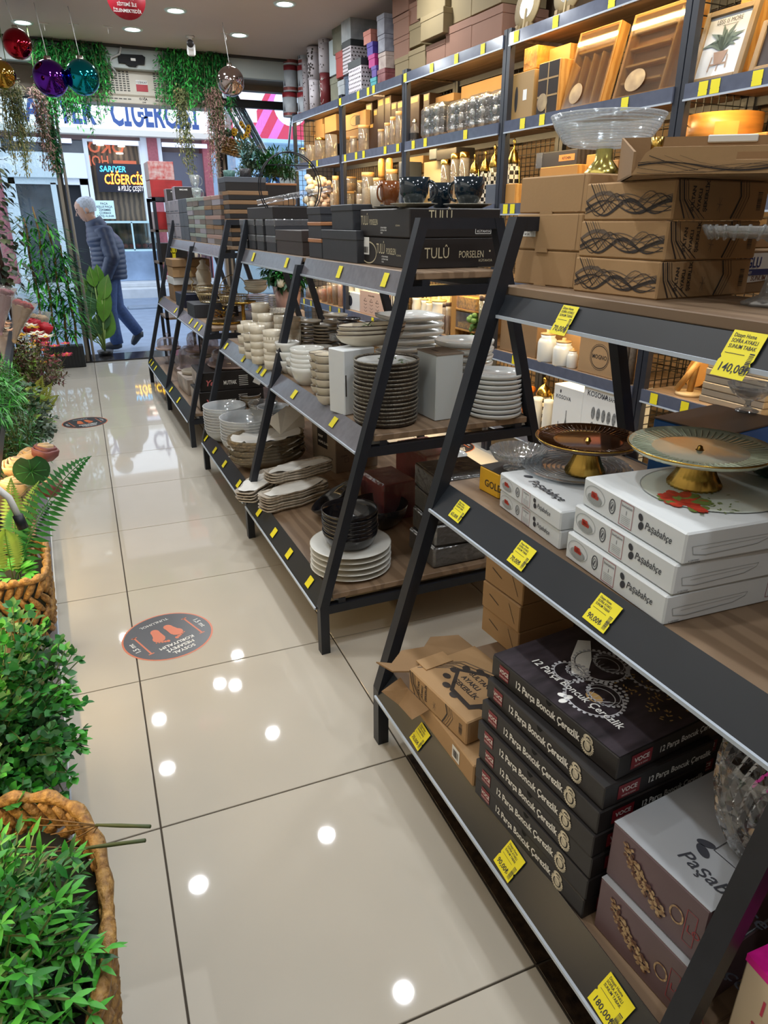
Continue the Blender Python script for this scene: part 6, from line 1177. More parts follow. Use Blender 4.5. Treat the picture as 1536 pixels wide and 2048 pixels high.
for i, (xa, xb, yt) in enumerate(((732, 744, 204), (738, 748, 245), (747, 755, 216), (755, 768, 193), (769, 781, 189), (782, 793, 202), (794, 806, 199), (819, 838, 187), (846, 858, 184))): o, sx, sy, h_ = wbox('dark_box', 'tall dark brown canister box standing behind the glass canisters, ' + NTH[i] + ' from the window', xa, xb, yt + 90, yt, DBOX, .1, .2, 4, 'dark brown canister boxes'); s = MB(); rect(s, face('L', sx, sy, h_), sy * .15, h_ * .86, sy * .7, h_ * .1); ob('gold_band', s, mat('gold_print', (190, 150, 80), .4), o)
x, y, z0, r_, h_ = wpos(829, 19, 239, 4, .05); t = thing('glass_bottle', 'small clear bottle with a dark stopper at the end of the second wall shelf', 'bottle', (x, y, z0)); ob('body', MB().lathe([(0, 0), (r_, 0), (r_, h_ * .6), (r_ * .45, h_ * .75), (r_ * .45, h_ * .9), (0, h_ * .9)], 18), CANG, t); ob('cap', MB().lathe([(r_ * .55, h_ * .86), (r_ * .55, h_), (0, h_)], 14), SILV, t); ob('dark_label', MB().lathe([(r_ * 1.02, h_ * .1), (r_ * 1.02, h_ * .4)], 18), CARDK, t)
wbox('tan_box', 'flat tan carton behind the film wrapped jar sets', 864, 907, 201, 184, KRAFT, .15, .25); wbox('tan_box', 'large tan carton with red print behind the film wrapped jar sets', 923, 1010, 200, 146, KRAFT, .12, .28, 4)
JARD = mat('jar_dark', (58, 60, 66), .15, .3, n=(14, .4)); PFILM = glass('pack_film', (236, 240, 246), .55, .1, .06, bump=(22, .9), d=.06)
for i, (xa, xb, yt) in enumerate(((838, 880, 200), (889, 924, 194), (927, 969, 180), (971, 1006, 172))):
    A, B = wp(xa, yt + 40, .05), wp(xb, yt + 40, .05); h_ = zpx(B.x, B.y, yt) - WT[4]; sy = (A - B).length; t = thing('jar_set', 'film wrapped set of small glass jars, ' + NTH[i] + ' from the window', 'jar set', (B.x, B.y, WT[4]), WA, 'film wrapped jar sets')
    b = MB(); lids = MB()
    for cx_ in range(2):
        for k in range(3):
            c = (.07 + .0 * k, sy * (.27 + .46 * cx_), h_ * (.04 + .31 * k)); r_ = min(sy * .2, .05); b.lathe([(0, 0), (r_, 0), (r_, h_ * .2), (r_ * .7, h_ * .24), (0, h_ * .24)], 14, c); lids.lathe([(r_ * .75, h_ * .235), (r_ * .75, h_ * .29), (0, h_ * .29)], 14, c)
            M_ = Matrix.Translation((c[0] - r_ * 1.05, c[1], c[2] + h_ * .13)) @ Matrix.Rotation(-pi / 2, 4, 'Y'); lids.lathe([(0, .008), (r_ * .6, .006), (r_ * .7, 0)], 14, M=M_)
    ob('jars', b, JARD, t, kind='stuff'); ob('lids', lids, SILV, t, kind='stuff'); ob('film', MB().b0(0, 0, 0, .16, sy, h_, .03), PFILM, t)
# bamboo goods
o, sx, sy, h_ = wbox('bamboo_box', 'bamboo box with a dark slot and a small white sticker', 1020, 1066, 243, 136, mat('pale_bamboo', (176, 146, 92), .5, wave=(14, 2), c2=(160, 128, 78)), .1, .03, 4); s = MB(); F = face('L', sx, sy, h_); ell(s, F, sy * .3, h_ * .45, sy * .07, h_ * .27); ob('slot', s, CARDK, o); s = MB(); rect(s, F, sy * .58, h_ * .4, sy * .16, h_ * .22); ob('sticker', s, PAPER, o)
o, sx, sy, h_ = wbox('wood_box', 'orange wood box with a carved end above the bamboo box', 1048, 1074, 136, 88, mat('orange_wood', (206, 142, 62), .5, n=(30, .35), b=(40, .5)), .2, .05); wbox('wood_box', 'orange wood box lying behind the divided glass front box', 1099, 1140, 118, 84, BAMB, .2, .12)
t_, sx, sy, h_ = wbox('divided_box', 'dark divided box with six glass panes and a round sticker', 1075, 1117, 238, 114, BAMB, .1, .03, 4); F = face('L', sx, sy, h_); s = MB(); rect(s, F, .006, .006, sy - .012, h_ - .012); ob('glass_front', s, mat('dark_pane', (66, 62, 60), .12), t_); s = MB(); rect(s, F, sy * .47, .006, sy * .05, h_ - .012, .001); [rect(s, F, .006, h_ * k, sy - .012, .008, .0012) for k in (.34, .66)]; ob('dividers', s, mat('pale_bamboo', (176, 146, 92)), t_)
STK = mat('sticker_tan', (176, 152, 112), .5, n=(16, .5), c2=(120, 98, 70))
s = MB(); ell(s, F, sy * .3, h_ * .25, sy * .24, h_ * .17, .002); ob('round_sticker', s, STK, t_)
def tray(lb, xa, xb, yb, top, rows, cols_, deg):
    A, B = wp(xa, yb, .04), wp(xb, yb, .04); W = (A - B).length; H = (zpx(B.x, B.y, top) - WT[4]) / cos(R(deg)); t = thing('drawer_tray', lb, 'tray', (B.x, B.y, WT[4] + .002), 0, 'bamboo drawer trays', rot=(0, R(deg), WA)); dp = .055
    ob('frame', MB().b0(0, 0, 0, dp, .014, H).b0(0, W - .014, 0, dp, W, H).b0(0, .014, 0, dp, W - .014, .014).b0(0, .014, H - .014, dp, W - .014, H), BAMB, t); ob('base_panel', MB().b0(dp - .006, .014, .014, dp, W - .014, H - .014), mat('tray_base', (150, 108, 70), .5, n=(3, .2)), t)
    for z_ in rows: ob('divider', MB().b0(.012, .014 + (W * .3 if not cols_ or len(cols_) == 1 else 0), H * z_, dp - .006, W - .014, H * z_ + .008), BAMB, t)
    for c_ in cols_: ob('divider', MB().b0(.012, W * c_, .014, dp - .006, W * c_ + .008, H * (rows[0] if len(cols_) > 1 else 1) - .014), BAMB, t)
    ob('film', MB().b0(-.003, .004, .004, .0, W - .004, H - .004), glass('tray_film', (246, 244, 240), .5, .05, .08), t); s = MB(); ell(s, face('L', dp, W, H), W * .32, H * .2, W * .16, H * .13, .004); ob('round_sticker', s, STK, t); return t
tray('bamboo cutlery drawer tray leaning back, with long upright slots', 1121, 1197, 222, 36, (.74,), (.3, .52, .75), 14); tray('bamboo drawer tray leaning back, with crosswise slots beside the post', 1224, 1348, 200, -20, (.2, .4, .6, .8), (.28,), 14)
def framed(lb, xa, xb, yb, top, m, inner, texts, deg=13):
    A, B = wp(xa, yb, .04), wp(xb, yb, .04); W = (A - B).length; H = (zpx(B.x, B.y, top) - WT[4]) / cos(R(deg)); t = thing('picture_frame', lb, 'picture', (B.x, B.y, WT[4] + .002), 0, 'framed prints', rot=(0, R(deg), WA)); e = .022
    ob('frame', MB().b0(0, 0, 0, .025, e, H, .003).b0(0, W - e, 0, .025, W, H, .003).b0(0, e, 0, .025, W - e, e, .003).b0(0, e, H - e, .025, W - e, H, .003), m, t); ob('print_sheet', MB().b0(.01, e, e, .02, W - e, H - e), inner, t); return t, W, H, face('L', .02, W, H) @ Matrix.Translation((0, 0, -.0085))
FW = mat('frame_wood', (132, 112, 84), .5, n=(12, .15))
t, W, H, F = framed('framed print of a potted plant with the words less is more', 1374, 1470, 168, -8, FW, mat('print_white', (206, 212, 220), .15), 0); s = MB(); tx(s, F, W * .5, H * .8, W * .1, 'LESS IS MORE', 'CENTER', sx=.85); rect(s, F, W * .38, H * .77, W * .3, .0015); ob('lettering', s, INK, t); b = MB()
for k in range(15): a = pi * (.08 + .06 * k); rr_ = W * (.2 + .07 * (k % 3)); p0 = (W * .5, H * .42); p2 = (p0[0] + rr_ * cos(a) * 1.3, p0[1] + rr_ * sin(a) * 1.2); ribbon(b, F, [p0, ((p0[0] + p2[0]) / 2, (p0[1] + p2[1]) / 2 + .02), p2], [.003, .018, .001], .0004)
ob('plant_print', b, mat('print_leaf', (92, 110, 106), .4), t); b = MB(); b.add([(W * .36, H * .42, .001), (W * .64, H * .42, .001), (W * .58, H * .26, .001), (W * .42, H * .26, .001)], [(0, 1, 2, 3)], M=F)
for a_, b_ in (((.35, .36), (.33, .16)), ((.65, .36), (.67, .18)), ((.5, .26), (.5, .15)), ((.34, .25), (.66, .25))): ribbon(b, F, [(W * a_[0], H * a_[1]), (W * b_[0], H * b_[1])], .005, .0008)
ob('pot_print', b, mat('print_pot', (150, 128, 118), .5), t)
t, W, H, F = framed('dark baby sign in a broad wood frame beside the potted plant print', 1494, 1580, 148, 14, mat('frame_wood2', (142, 118, 84), .5, n=(12, .15)), mat('print_dark', (50, 42, 40), .3), 0); s = MB(); [tx(s, F, W * .62, H * (.68 - .15 * i), H * .15, c_, 'CENTER', bold=.02) for i, c_ in enumerate('BABY')]; ob('lettering', s, WHT, t)
wbox('wood_board', 'orange wooden board standing behind the potted plant print', 1470, 1490, 160, -20, BAMB, .3, .12, 4); 
# third row (z 1.44)
def puff(lb, px, py, n, m, L=3, d=.1, R_=.05):
    P = wp(px, py, d); b = MB(); q = random.Random(px)
    for k in range(n): b.lathe([(0, -R_ * .4), (R_ * .35, -R_ * .2), (R_ * .4, 0), (R_ * .3, R_ * .25), (0, R_ * .35)], 8, (q.uniform(-R_, R_), q.uniform(-R_, R_), max(.03, q.uniform(.03, R_ * 3.4))))
    return solo('flower_bunch', b, m, lb, 'flowers', (P.x, P.y, WT[L]))
FLW = mat('cream_petals', (220, 206, 178), .7); puff('bunch of cream dried flowers at the window end', 632, 372, 40, FLW, R_=.085); puff('bunch of pale dried flowers near the window', 652, 378, 30, mat('rose_petals', (206, 176, 150), .7), R_=.07); puff('red flower head beside the cream dried flowers', 618, 390, 8, mat('red_petals', (176, 36, 48), .6), R_=.035)
PASTA = mat('pasta', (206, 160, 72), .6, n=(70, .5)); RICE = mat('white_grain', (222, 214, 196), .7, n=(90, .2))
for i, (px, w_, top, f, yb) in enumerate(((671, 13, 352, PASTA, None), (702, 22, 354, PASTA, 383), (699, 20, 383, RICE, None), (720, 12, 361, RICE, 392), (736, 26, 345, RICE, None), (759, 26, 356, None, None), (784, 23, 339, None, None), (669, 19, 384, RICE, None), (722, 20, 384, RICE, None))): canister('glass canister with a wood lid on the third wall shelf, ' + NTH[i] + ' of the group', px, w_, top, 3, .09 + .04 * (i % 2), f, LIDW if i < 7 else None, yb, 'canisters on the third wall shelf')
for i, px in enumerate((763, 779)): P = wp(px, 340, .1); solo('bamboo_block', MB().lathe([(0, 0), (.022, .0), (.026, .02), (.026, .1), (.02, .13), (0, .135)], 16), BAMB, 'rounded bamboo block standing on the canisters, ' + ('window side', 'near side')[i], 'block', (P.x, P.y, zpx(P.x, P.y, 356)))
wbox('dark_box', 'grey standing box next to the canisters on the third wall shelf', 797, 806, 400, 322, SLATE, .15, .06, 3)
wbox('tan_box', 'tan box at the back of the gold goods', 818, 846, 345, 310, KRAFT, .1, .22); o, sx, sy, h_ = wbox('white_carton', 'pale carton with a small picture beside the gold goods', 847, 884, 400, 319, mat('pale_carton', (206, 188, 146), .5), .12, .16, 3)
for i, (xa, xb, yb, yt) in enumerate(((858, 872, 318, 296), (873, 912, 316, 293))): wbox('dark_box', ('dark grey', 'black')[i] + ' box with fine lettering lying above the gold goods', xa, xb, yb, yt, (SLATE, CARDK)[i], .14, .1)
P = wp(832, 345, .08); b = MB(); q = random.Random(6)
for k in range(22): b.lathe([(0, 0), (.02, .004), (.022, .02), (.01, .034), (0, .036)], 8, (q.uniform(-.06, .06), q.uniform(-.07, .07), q.uniform(0, .12)))
solo('copper_ornaments', b, mat('copper', (186, 104, 60), .25, .9), 'heap of small copper coloured ornaments on the third wall shelf', 'ornaments', (P.x, P.y, WT[3]))['kind'] = 'stuff'
CHK = bpy.data.materials.new('checker_glaze'); CHK.use_nodes = True; nt_ = CHK.node_tree; ck = nt_.nodes.new('ShaderNodeTexChecker'); ck.inputs['Scale'].default_value = 1; uvn = nt_.nodes.new('ShaderNodeTexCoord'); mpn = nt_.nodes.new('ShaderNodeMapping'); mpn.inputs['Scale'].default_value = (46, 46, 46); mpn.inputs['Location'].default_value = (.013, .017, .011); ck.inputs[1].default_value = (.9, .88, .8, 1); ck.inputs[2].default_value = (.012, .012, .014, 1); nt_.links.new(uvn.outputs['Object'], mpn.inputs[0]); nt_.links.new(mpn.outputs[0], ck.inputs[0]); nt_.links.new(ck.outputs[0], nt_.nodes['Principled BSDF'].inputs['Base Color']); nt_.nodes['Principled BSDF'].inputs['Roughness'].default_value = .25
def chk(lb, px, w_, top, L=3, d=.1, yb=None):
    x, y, z0, r_, h_ = wpos(px, w_, top, L, d, yb=yb); t = thing('checker_jar', lb, 'jar', (x, y, z0), .5, 'checkered jars'); hb = h_ * .62
    ob('body', MB().lathe([(0, 0), (r_ * .9, 0), (r_, hb * .1), (r_, hb * .8), (r_ * .7, hb), (0, hb)], 4 if w_ > 24 else 20, smooth=False), CHK, t); ob('lid', MB().lathe([(r_ * .75, hb), (r_ * .8, hb + h_ * .03), (r_ * .5, hb + h_ * .16), (r_ * .1, hb + h_ * .22), (r_ * .12, hb + h_ * .28), (r_ * .22, hb + h_ * .33), (0, h_)], 20), GOLD, t); ob('spoon', MB().tube([(-r_ * .3, -r_ * 1.05, hb * 1.1), (-r_ * .4, -r_ * 1.3, hb * .5), (-r_ * .4, -r_ * 1.6, hb * .3)], .004, 5), GOLD, t); ob('stand', MB().lathe([(r_ * 1.02, 0), (r_ * 1.04, .01), (r_ * .8, .0)], 20), GOLD, t)
for i, (px, w_, top) in enumerate(((950, 24, 306), (972, 26, 300), (991, 26, 287), (1030, 30, 275))): chk('black and cream checkered jar with a gold lid and spoon, ' + NTH[i] + ' from the window', px, w_, top)
for i, (px, w_, top) in enumerate(((892, 20, 320), (912, 20, 307), (930, 20, 304))): canister('glass jar with a gold knobbed lid, ' + NTH[i] + ' beside the checkered jars', px, w_, top, 3, .1, None, GOLD, None, 'gold lidded glass jars')
o, sx, sy, h_ = wbox('grey_card_box', 'grey and white box with a round emblem below the checkered jars', 970, 999, 420, 366, SLATE, .08, .03, 3)
o, sx, sy, h_ = wbox('bread_box', 'dark grained wood box with a small kitchen plate', 1085, 1154, 329, 296, mat('grey_grain', (72, 70, 72), .5, wave=(12, 4), c2=(50, 48, 50)), .16, .1); F = face('L', sx, sy, h_); s = MB(); rect(s, F, sy * .5, h_ * .3, sy * .44, h_ * .4); ob('name_plate', s, mat('plate_orange', (196, 132, 70), .5), o); s = MB(); tx(s, F, sy * .72, h_ * .4, h_ * .24, 'KITCHEN', 'CENTER', bold=.02, n=.0006, sx=.9); ob('lettering', s, PRINT, o)
ob('end_cap', MB().b0(-.002, sy - .002, .0, .16, sy + .05, h_), mat('grey_grain2', (128, 132, 142), .5, wave=(14, 5), c2=(84, 88, 98)), o)
o, sx, sy, h_ = wbox('wood_crate', 'orange wood crate open at the end below the kitchen box', 1080, 1155, 349, 327, BAMB, .16, .06); 
for i, (xa, xb, yb, yt, m) in enumerate(((1172, 1190, 334, 307, BAMB), (1240, 1262, 334, 300, mat('copper_card', (176, 96, 62), .4, n=(30, .4))), (1195, 1235, 345, 318, KRAFT2), (1010, 1030, 405, 366, BAMB))): wbox('wood_block', ('bamboo block behind the gold foot', 'copper film wrapped pack behind the glass bowl', 'brown carton behind the gold foot', 'tilted bamboo holder beside the plain cardboard boxes')[i], xa, xb, yb, yt, m, .1, .12 if i < 3 else .02, 3)
P = wp(1440, 250, .2); r_ = 72 * mpp(P); t = thing('round_tray', 'round honey wood tray with a cut handle in the picture bay', 'tray', (P.x + .02, P.y, WT[3] + .18)); h_ = zpx(P.x, P.y, 230) - WT[3] - .18
ob('band', MB().lathe([(0, 0), (r_, 0), (r_, h_), (r_ * .97, h_), (r_ * .96, .006), (0, .006)], 48), mat('honey_wood', (190, 130, 62), .35, n=(4, .3), st=(1, 1, 9)), t); hm = MB()
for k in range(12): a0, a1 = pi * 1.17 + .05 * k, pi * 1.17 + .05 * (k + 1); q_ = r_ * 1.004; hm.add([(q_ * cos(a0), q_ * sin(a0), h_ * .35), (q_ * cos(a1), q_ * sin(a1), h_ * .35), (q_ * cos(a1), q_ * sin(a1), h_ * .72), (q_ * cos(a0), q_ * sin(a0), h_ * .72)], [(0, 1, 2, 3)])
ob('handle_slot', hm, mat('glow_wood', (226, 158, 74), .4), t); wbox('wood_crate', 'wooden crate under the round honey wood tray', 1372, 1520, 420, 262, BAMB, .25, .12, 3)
# fourth row (z 1.035), seen between the racks
SPI = [mat('red_spice', (190, 40, 30), .6, n=(60, .6)), mat('orange_spice', (214, 104, 36), .6, n=(60, .5)), mat('maroon_spice', (96, 30, 34), .6, n=(60, .5)), mat('pink_beads', (214, 130, 140), .6, n=(60, .4))]
for i, (px, w_, top, yb) in enumerate(((648, 12, 572, None), (659, 12, 566, None), (670, 13, 560, None), (681, 13, 558, None), (651, 13, 541, 562), (663, 13, 538, 560), (675, 13, 536, 558), (640, 10, 575, None))): canister('glass spice jar with reddish contents, ' + NTH[i] + ' of the group behind the middle rack', px, w_, top, 1, .06 + .05 * (i > 3), SPI[i % 4], CANG, yb, 'spice jars', .75)
for i, (px, w_, top) in enumerate(((616, 11, 575), (620, 12, 572), (631, 11, 574))): canister('steel lidded jar in the far bay, ' + NTH[i] + ' from the window', px, w_, top, 1, .07, SPI[2], SILV, None, 'steel lidded jars')
for i, (px, w_, top, yb) in enumerate(((703, 13, 553, 584), (716, 15, 555, 586), (731, 13, 556, 586), (746, 16, 558, 588), (775, 14, 570, None), (789, 15, 568, None))):
    t = cjar('white canister on the jar wall shelf, ' + NTH[i] + ' from the window', px, w_, top, 1, .1, PORC, None, yb, 'white canisters', neck=.95)
    if i > 3: x, y, z0, r_, h_ = wpos(px, w_, top, 1, .1); b = MB(); [b.b0(r_ * 1.01 * cos(a) - .003, r_ * 1.01 * sin(a) - .003, h_ * .1, r_ * 1.01 * cos(a) + .003, r_ * 1.01 * sin(a) + .003, h_ * .85) for a in [2 * pi * k / 10 for k in range(10)]]; ob('black_stripes', b, CARDK, t)
o, sx, sy, h_ = wbox('white_carton', 'white carton with a dark round emblem on the jar wall shelf', 691, 719, 623, 587, CARDW, .15, .04, 1); s = MB(); ell(s, face('L', sx, sy, h_), sy * .35, h_ * .5, sy * .16, h_ * .3); ob('emblem', s, INK, o)
o, sx, sy, h_ = wbox('pink_carton', 'pinkish carton printed with three little cakes on the jar wall shelf', 720, 767, 637, 588, mat('pink_tan_card', (206, 172, 152), .6), .2, .03, 1); F = face('L', sx, sy, h_); s = MB(); tx(s, F, sy * .5, h_ * .78, h_ * .1, 'Bir lokma mutluluk', 'CENTER', bold=.012, sx=.8)
for k in range(3): c_ = sy * (.25 + .25 * k); ribbon(s, F, [(c_ - .03, h_ * .55), (c_, h_ * .68), (c_ + .03, h_ * .55), (c_ - .03, h_ * .55)], .004); [ribbon(s, F, [(c_ - .03, h_ * v), (c_, h_ * (v - .06)), (c_ + .03, h_ * v), ], .003) for v in (.45, .3, .16)]
ob('cake_print', s, PRINT, o)
for i, (px, w_, top) in enumerate(((834, 20, 584), (850, 16, 590), (859, 14, 596), (879, 31, 592))): cjar('white jar with a flat gold lid behind the plate piles, ' + NTH[i] + ' from the window', px, w_, top, 1, .08, PORC, mat('pale_gold_lid', (214, 190, 120), .35), None, 'white jars with gold lids', neck=.92)
wbox('floral_carton', 'cream carton with a leaf pattern behind the white jars', 853, 899, 620, 576, mat('leafy_card', (216, 202, 160), .5, n=(20, .6)), .15, .2, 1); wbox('tan_box', 'tan carton with a pink edge behind the pasta holder', 916, 976, 640, 574, KRAFT, .15, .25, 1)
t, sx, sy, h_ = wbox('pasta_holder', 'bamboo stand holding two square glass boxes of pasta', 902, 912, 655, 581, BAMB, .16, .03, 1)
for k in (0, 1): 
    A, B = wp(912, 600, .04), wp(950, 600, .04); L_ = (A - B).length; cz = zpx(B.x, B.y, (622, 662)[k]) - WT[1]; zt_ = zpx(B.x, B.y, (585, 628)[k]) - WT[1]; cz = max(cz, .004)
    ob('glass_box', MB().b0(0, -L_, cz, .14, -.003, zt_), CANG, t); ob('pasta', MB().b0(.01, -L_ + .01, cz + .004, .13, -.012, cz + (zt_ - cz) * (.65 - .3 * k)), PASTA, t); ob('tray', MB().b0(-.005, -L_ - .006, cz - .01, .15, 0, cz), BAMB, t)
t = puff('bunch of green leaves beside the pasta holder', 958, 600, 26, mat('leaf_green', (92, 128, 56), .6), 1, .06, .05)
for i, (px, w_, top) in enumerate(((898, 12, 605), (890, 10, 607), (968, 18, 590))): canister('dark lidded glass jar beside the pasta holder, ' + NTH[i] + ' from the window', px, w_, top, 1, .05, SPI[2], DBOX, None, 'dark lidded jars')
# fifth row (z .64)
o, sx, sy, h_ = wbox('brown_carton', 'brown carton under two white jars on the fifth wall shelf', 1000, 1073, 722, 642, KRAFT2, .22, .03, 1)
zc1 = WT[1] + h_; MARJ = mat('marble_glaze', (222, 220, 212), .15, n=(9, .5), c2=(150, 146, 138), coat=.4)
for i, (px, w_, top) in enumerate(((1050, 30, 606), (1080, 42, 612))): x, y, z0, r_, h2 = wpos(px, w_, top, 1, .12, base=zc1); t = thing('ceramic_jar', ('marbled', 'plain white')[i] + ' round jar standing on the brown carton', 'jar', (x, y, zc1), 0, 'jars on cartons'); ob('body', MB().lathe([(0, 0), (r_ * .9, 0), (r_, h2 * .12), (r_, h2 * .7), (r_ * .85, h2), (0, h2)], 24), (MARJ, PORC)[i], t)
for i, (px, w_, top) in enumerate(((1098, 41, 659), (1129, 42, 676), (1147, 23, 696))): cjar('white jar with a wooden knob lid, ' + ('large', 'medium', 'small')[i] + ' one of three beside the emblem carton', px, w_, top, 1, .04 + .0 * i, PORC, LIDW, None, 'white jars with wooden knob lids')
wbox('tan_box', 'tan carton behind the white knob lid jars', 1118, 1168, 722, 634, KRAFT, .15, .22, 1)
o, sx, sy, h_ = wbox('emblem_carton', 'kraft carton with a black badge emblem and two marbled jars on top', 1156, 1244, 766, 686, KRAFT, .2, .02, 1); F = face('L', sx, sy, h_); s = MB(); ring2(s, F, sy * .5, h_ * .5, sy * .2, h_ * .31, .004); ring2(s, F, sy * .5, h_ * .5, sy * .22, h_ * .35, .002); tx(s, F, sy * .5, h_ * .45, h_ * .16, 'MOGNO', 'CENTER', bold=.015, sx=.9); ob('emblem', s, PRINT, o)
zc1 = WT[1] + h_
for i, (px, w_, top) in enumerate(((1191, 42, 628), (1220, 40, 634), (1252, 34, 636))): x, y, z0, r_, h2 = wpos(px, w_, top, 1, .1, base=zc1); t = thing('ceramic_jar', 'marbled white jar on the emblem carton, ' + NTH[i] + ' from the window', 'jar', (x, y, zc1), 0, 'jars on cartons'); ob('body', MB().lathe([(0, 0), (r_ * .92, 0), (r_, h2 * .1), (r_, h2 * .75), (r_ * .8, h2), (0, h2)], 24), MARJ, t)
for i, px in enumerate((1262, 1276)): x, y, z0, r_, h2 = wpos(px, 15, 640, 1, .03); solo('mat_roll', MB().lathe([(0, 0), (r_, 0), (r_, h2), (0, h2)], 14), mat('taupe_roll', (104, 92, 80), .8, n=(60, .3)), 'upright taupe mat roll beside the bay post, ' + ('window side', 'near side')[i], 'roll', (x, y, z0), 0, 'mat rolls')
P = wp(1378, 790, .1); t = thing('banana_stand', 'pale wood stand with a round base and a thick upright pole', 'stand', (P.x, P.y, WT[1])); r_ = 27 * mpp(P); hp = zpx(P.x, P.y, 660) - WT[1]
ob('base', MB().lathe([(0, 0), (r_, 0), (r_, .014), (0, .016)], 30), mat('pale_wood', (206, 178, 132), .5, n=(10, .1)), t); ob('pole', MB().tube([(.0, 0, .014), (.012, -.02, hp)], .014, 12), BAMB, t)
BRD = mat('grey_boards', (158, 146, 128), .6, n=(6, .25), st=(1, .2, 6))
A, B = wp(1400, 800, .06), wp(1480, 815, .06); sy = .3
for i in range(6): solo('chopping_board', MB().b0(0, 0, 0, .3, sy, .028, .003), BRD, 'grey washed chopping board in the flat pile, ' + ordn(5 - i, 6), 'board', (A.x + .004 * (i % 2), A.y - sy - .003 * i, WT[1] + .029 * i), WA, 'grey washed boards')
zb_ = WT[1] + .029 * 6
for i, (du, a_, L_) in enumerate(((.22, -.12, .3), (.1, -.5, .26), (.02, .3, .3))):
    t = thing('wooden_spatula', 'film wrapped wooden spatula on the grey boards, ' + NTH[i], 'spatula', (A.x + .05 + .05 * i, A.y - .1 - .08 * i, zb_ + .004 + .012 * i), a_ - pi / 2, 'wooden spatulas'); ob('handle', MB().tube([(-L_ * .5, 0, .012), (L_ * .1, 0, .012)], .011, 8), BAMB, t); ob('blade', MB().prism([(L_ * .08, -.012), (L_ * .16, -.035), (L_ * .5, -.045), (L_ * .56, 0), (L_ * .5, .045), (L_ * .16, .035), (L_ * .08, .012)], .004, .018), BAMB, t)
def paddle(lb, px, py, W, H, deg, m, d=.25, holes=1):
    P = wp(px, py, d); pts = [(W * .5 * c, H * .35 + H * .35 * s_) for c, s_ in [(cos(a), sin(a)) for a in [2 * pi * k / 20 for k in range(20)]]]; t = thing('serving_board', lb, 'board', (P.x, P.y, WT[1]), 0, None, rot=(R(deg), R(16), WA)); ob('board', MB().prism(pts, 0, .016, M=Matrix.Rotation(pi / 2, 4, 'Z') @ Matrix.Rotation(pi / 2, 4, 'X')), m, t); ob('handle', MB().box((-.008, 0, H * .82), (.016, W * .3, H * .36), .004), m, t)
    ob('hole', MB().lathe([(0, .001), (.012, .001)], 12, M=Matrix.Translation((-.018, 0, H * .9)) @ Matrix.Rotation(-pi / 2, 4, 'Y')), CARDK, t); return t
paddle('honey coloured paddle serving board leaning at a slant behind the stand', 1372, 790, .14, .26, 24, BAMB); paddle('second honey coloured serving board leaning behind the stand', 1430, 790, .16, .3, -8, BAMB, .3); paddle('round serving board at the back of the board bay', 1470, 790, .2, .28, -20, BAMB, .34); paddle('pale serving board on end at the right of the board bay', 1535, 800, .2, .3, -10, mat('pale_wood', (206, 178, 132)), .2)
P = wp(1352, 785, .06); solo('rolling_pin', MB().tube([(0, 0, .02), (.05, -.06, .16)], .014, 10), BAMB, 'wooden rolling pin leaning against the pale wood stand', 'rolling pin', (P.x, P.y, WT[1]))
# lowest row (z .22)
for i, (xa, xb, yb, yt) in enumerate(((1105, 1163, 866, 783), (1164, 1252, 884, 776))):
    o, sx, sy, h_ = wbox('glass_set_carton', ('white carton showing oil bottles', 'white carton showing a round spice jar set')[i] + ' on the lowest wall shelf', xa, xb, yb, yt, CARDW, .16, .0, 0, 'white glass set cartons'); F = face('L', sx, sy, h_); s, g = MB(), MB(); tx(s, F, sy * .1, h_ * .78, h_ * .09, 'KOSOVA', bold=.01); ell(s, F, sy * .25, h_ * .9, .006, .01)
    if i: tx(s, F, sy * .42, h_ * .78, h_ * .075, 'CAM BAHARATLIK 8 Lİ SET', sx=.72); [ell(g, F, sy * (.28 + .12 * k), h_ * (.58 if r else .36), sy * (.045 + .01 * (1 - r)), h_ * (.08 + .03 * (1 - r)), 0, 14) for r in (0, 1) for k in range(5 if r else 4)]
    else: [g.add([(c - .01, .01, 0), (c + .01, .01, 0), (c + .01, hh_ * .6, 0), (c + .003, hh_ * .8, 0), (c + .003, hh_, 0), (c - .003, hh_, 0), (c - .003, hh_ * .8, 0), (c - .01, hh_ * .6, 0)], [tuple(range(8))], M=F) for c, hh_ in ((sy * .25, h_ * .4), (sy * .5, h_ * .62), (sy * .75, h_ * .4))]
    ob('lettering', s, INK, o); ob('glass_print', g, mat('print_silver', (120, 124, 128), .3, n=(60, .6)), o)
chk('tall checkered vase on the lowest wall shelf', 1091, 42, 752, 0, .16); 
for i, (px, w_, top) in enumerate(((1098, 22, 800), (1076, 22, 795))): cjar('white ribbed pot low beside the checkered vase, ' + NTH[i], px, w_, top, 0, .06, PORC, None, None, 'white ribbed pots', neck=.9)
P = wp(1065, 770, .2); puff('amber gourds at the back of the lowest wall shelf', 1064, 770, 12, mat('amber_gourd', (206, 116, 40), .4), 0, .2, .06); puff('pale gourds behind the white cartons', 1135, 780, 12, mat('pale_gourd', (206, 190, 130), .5), 0, .28, .07)
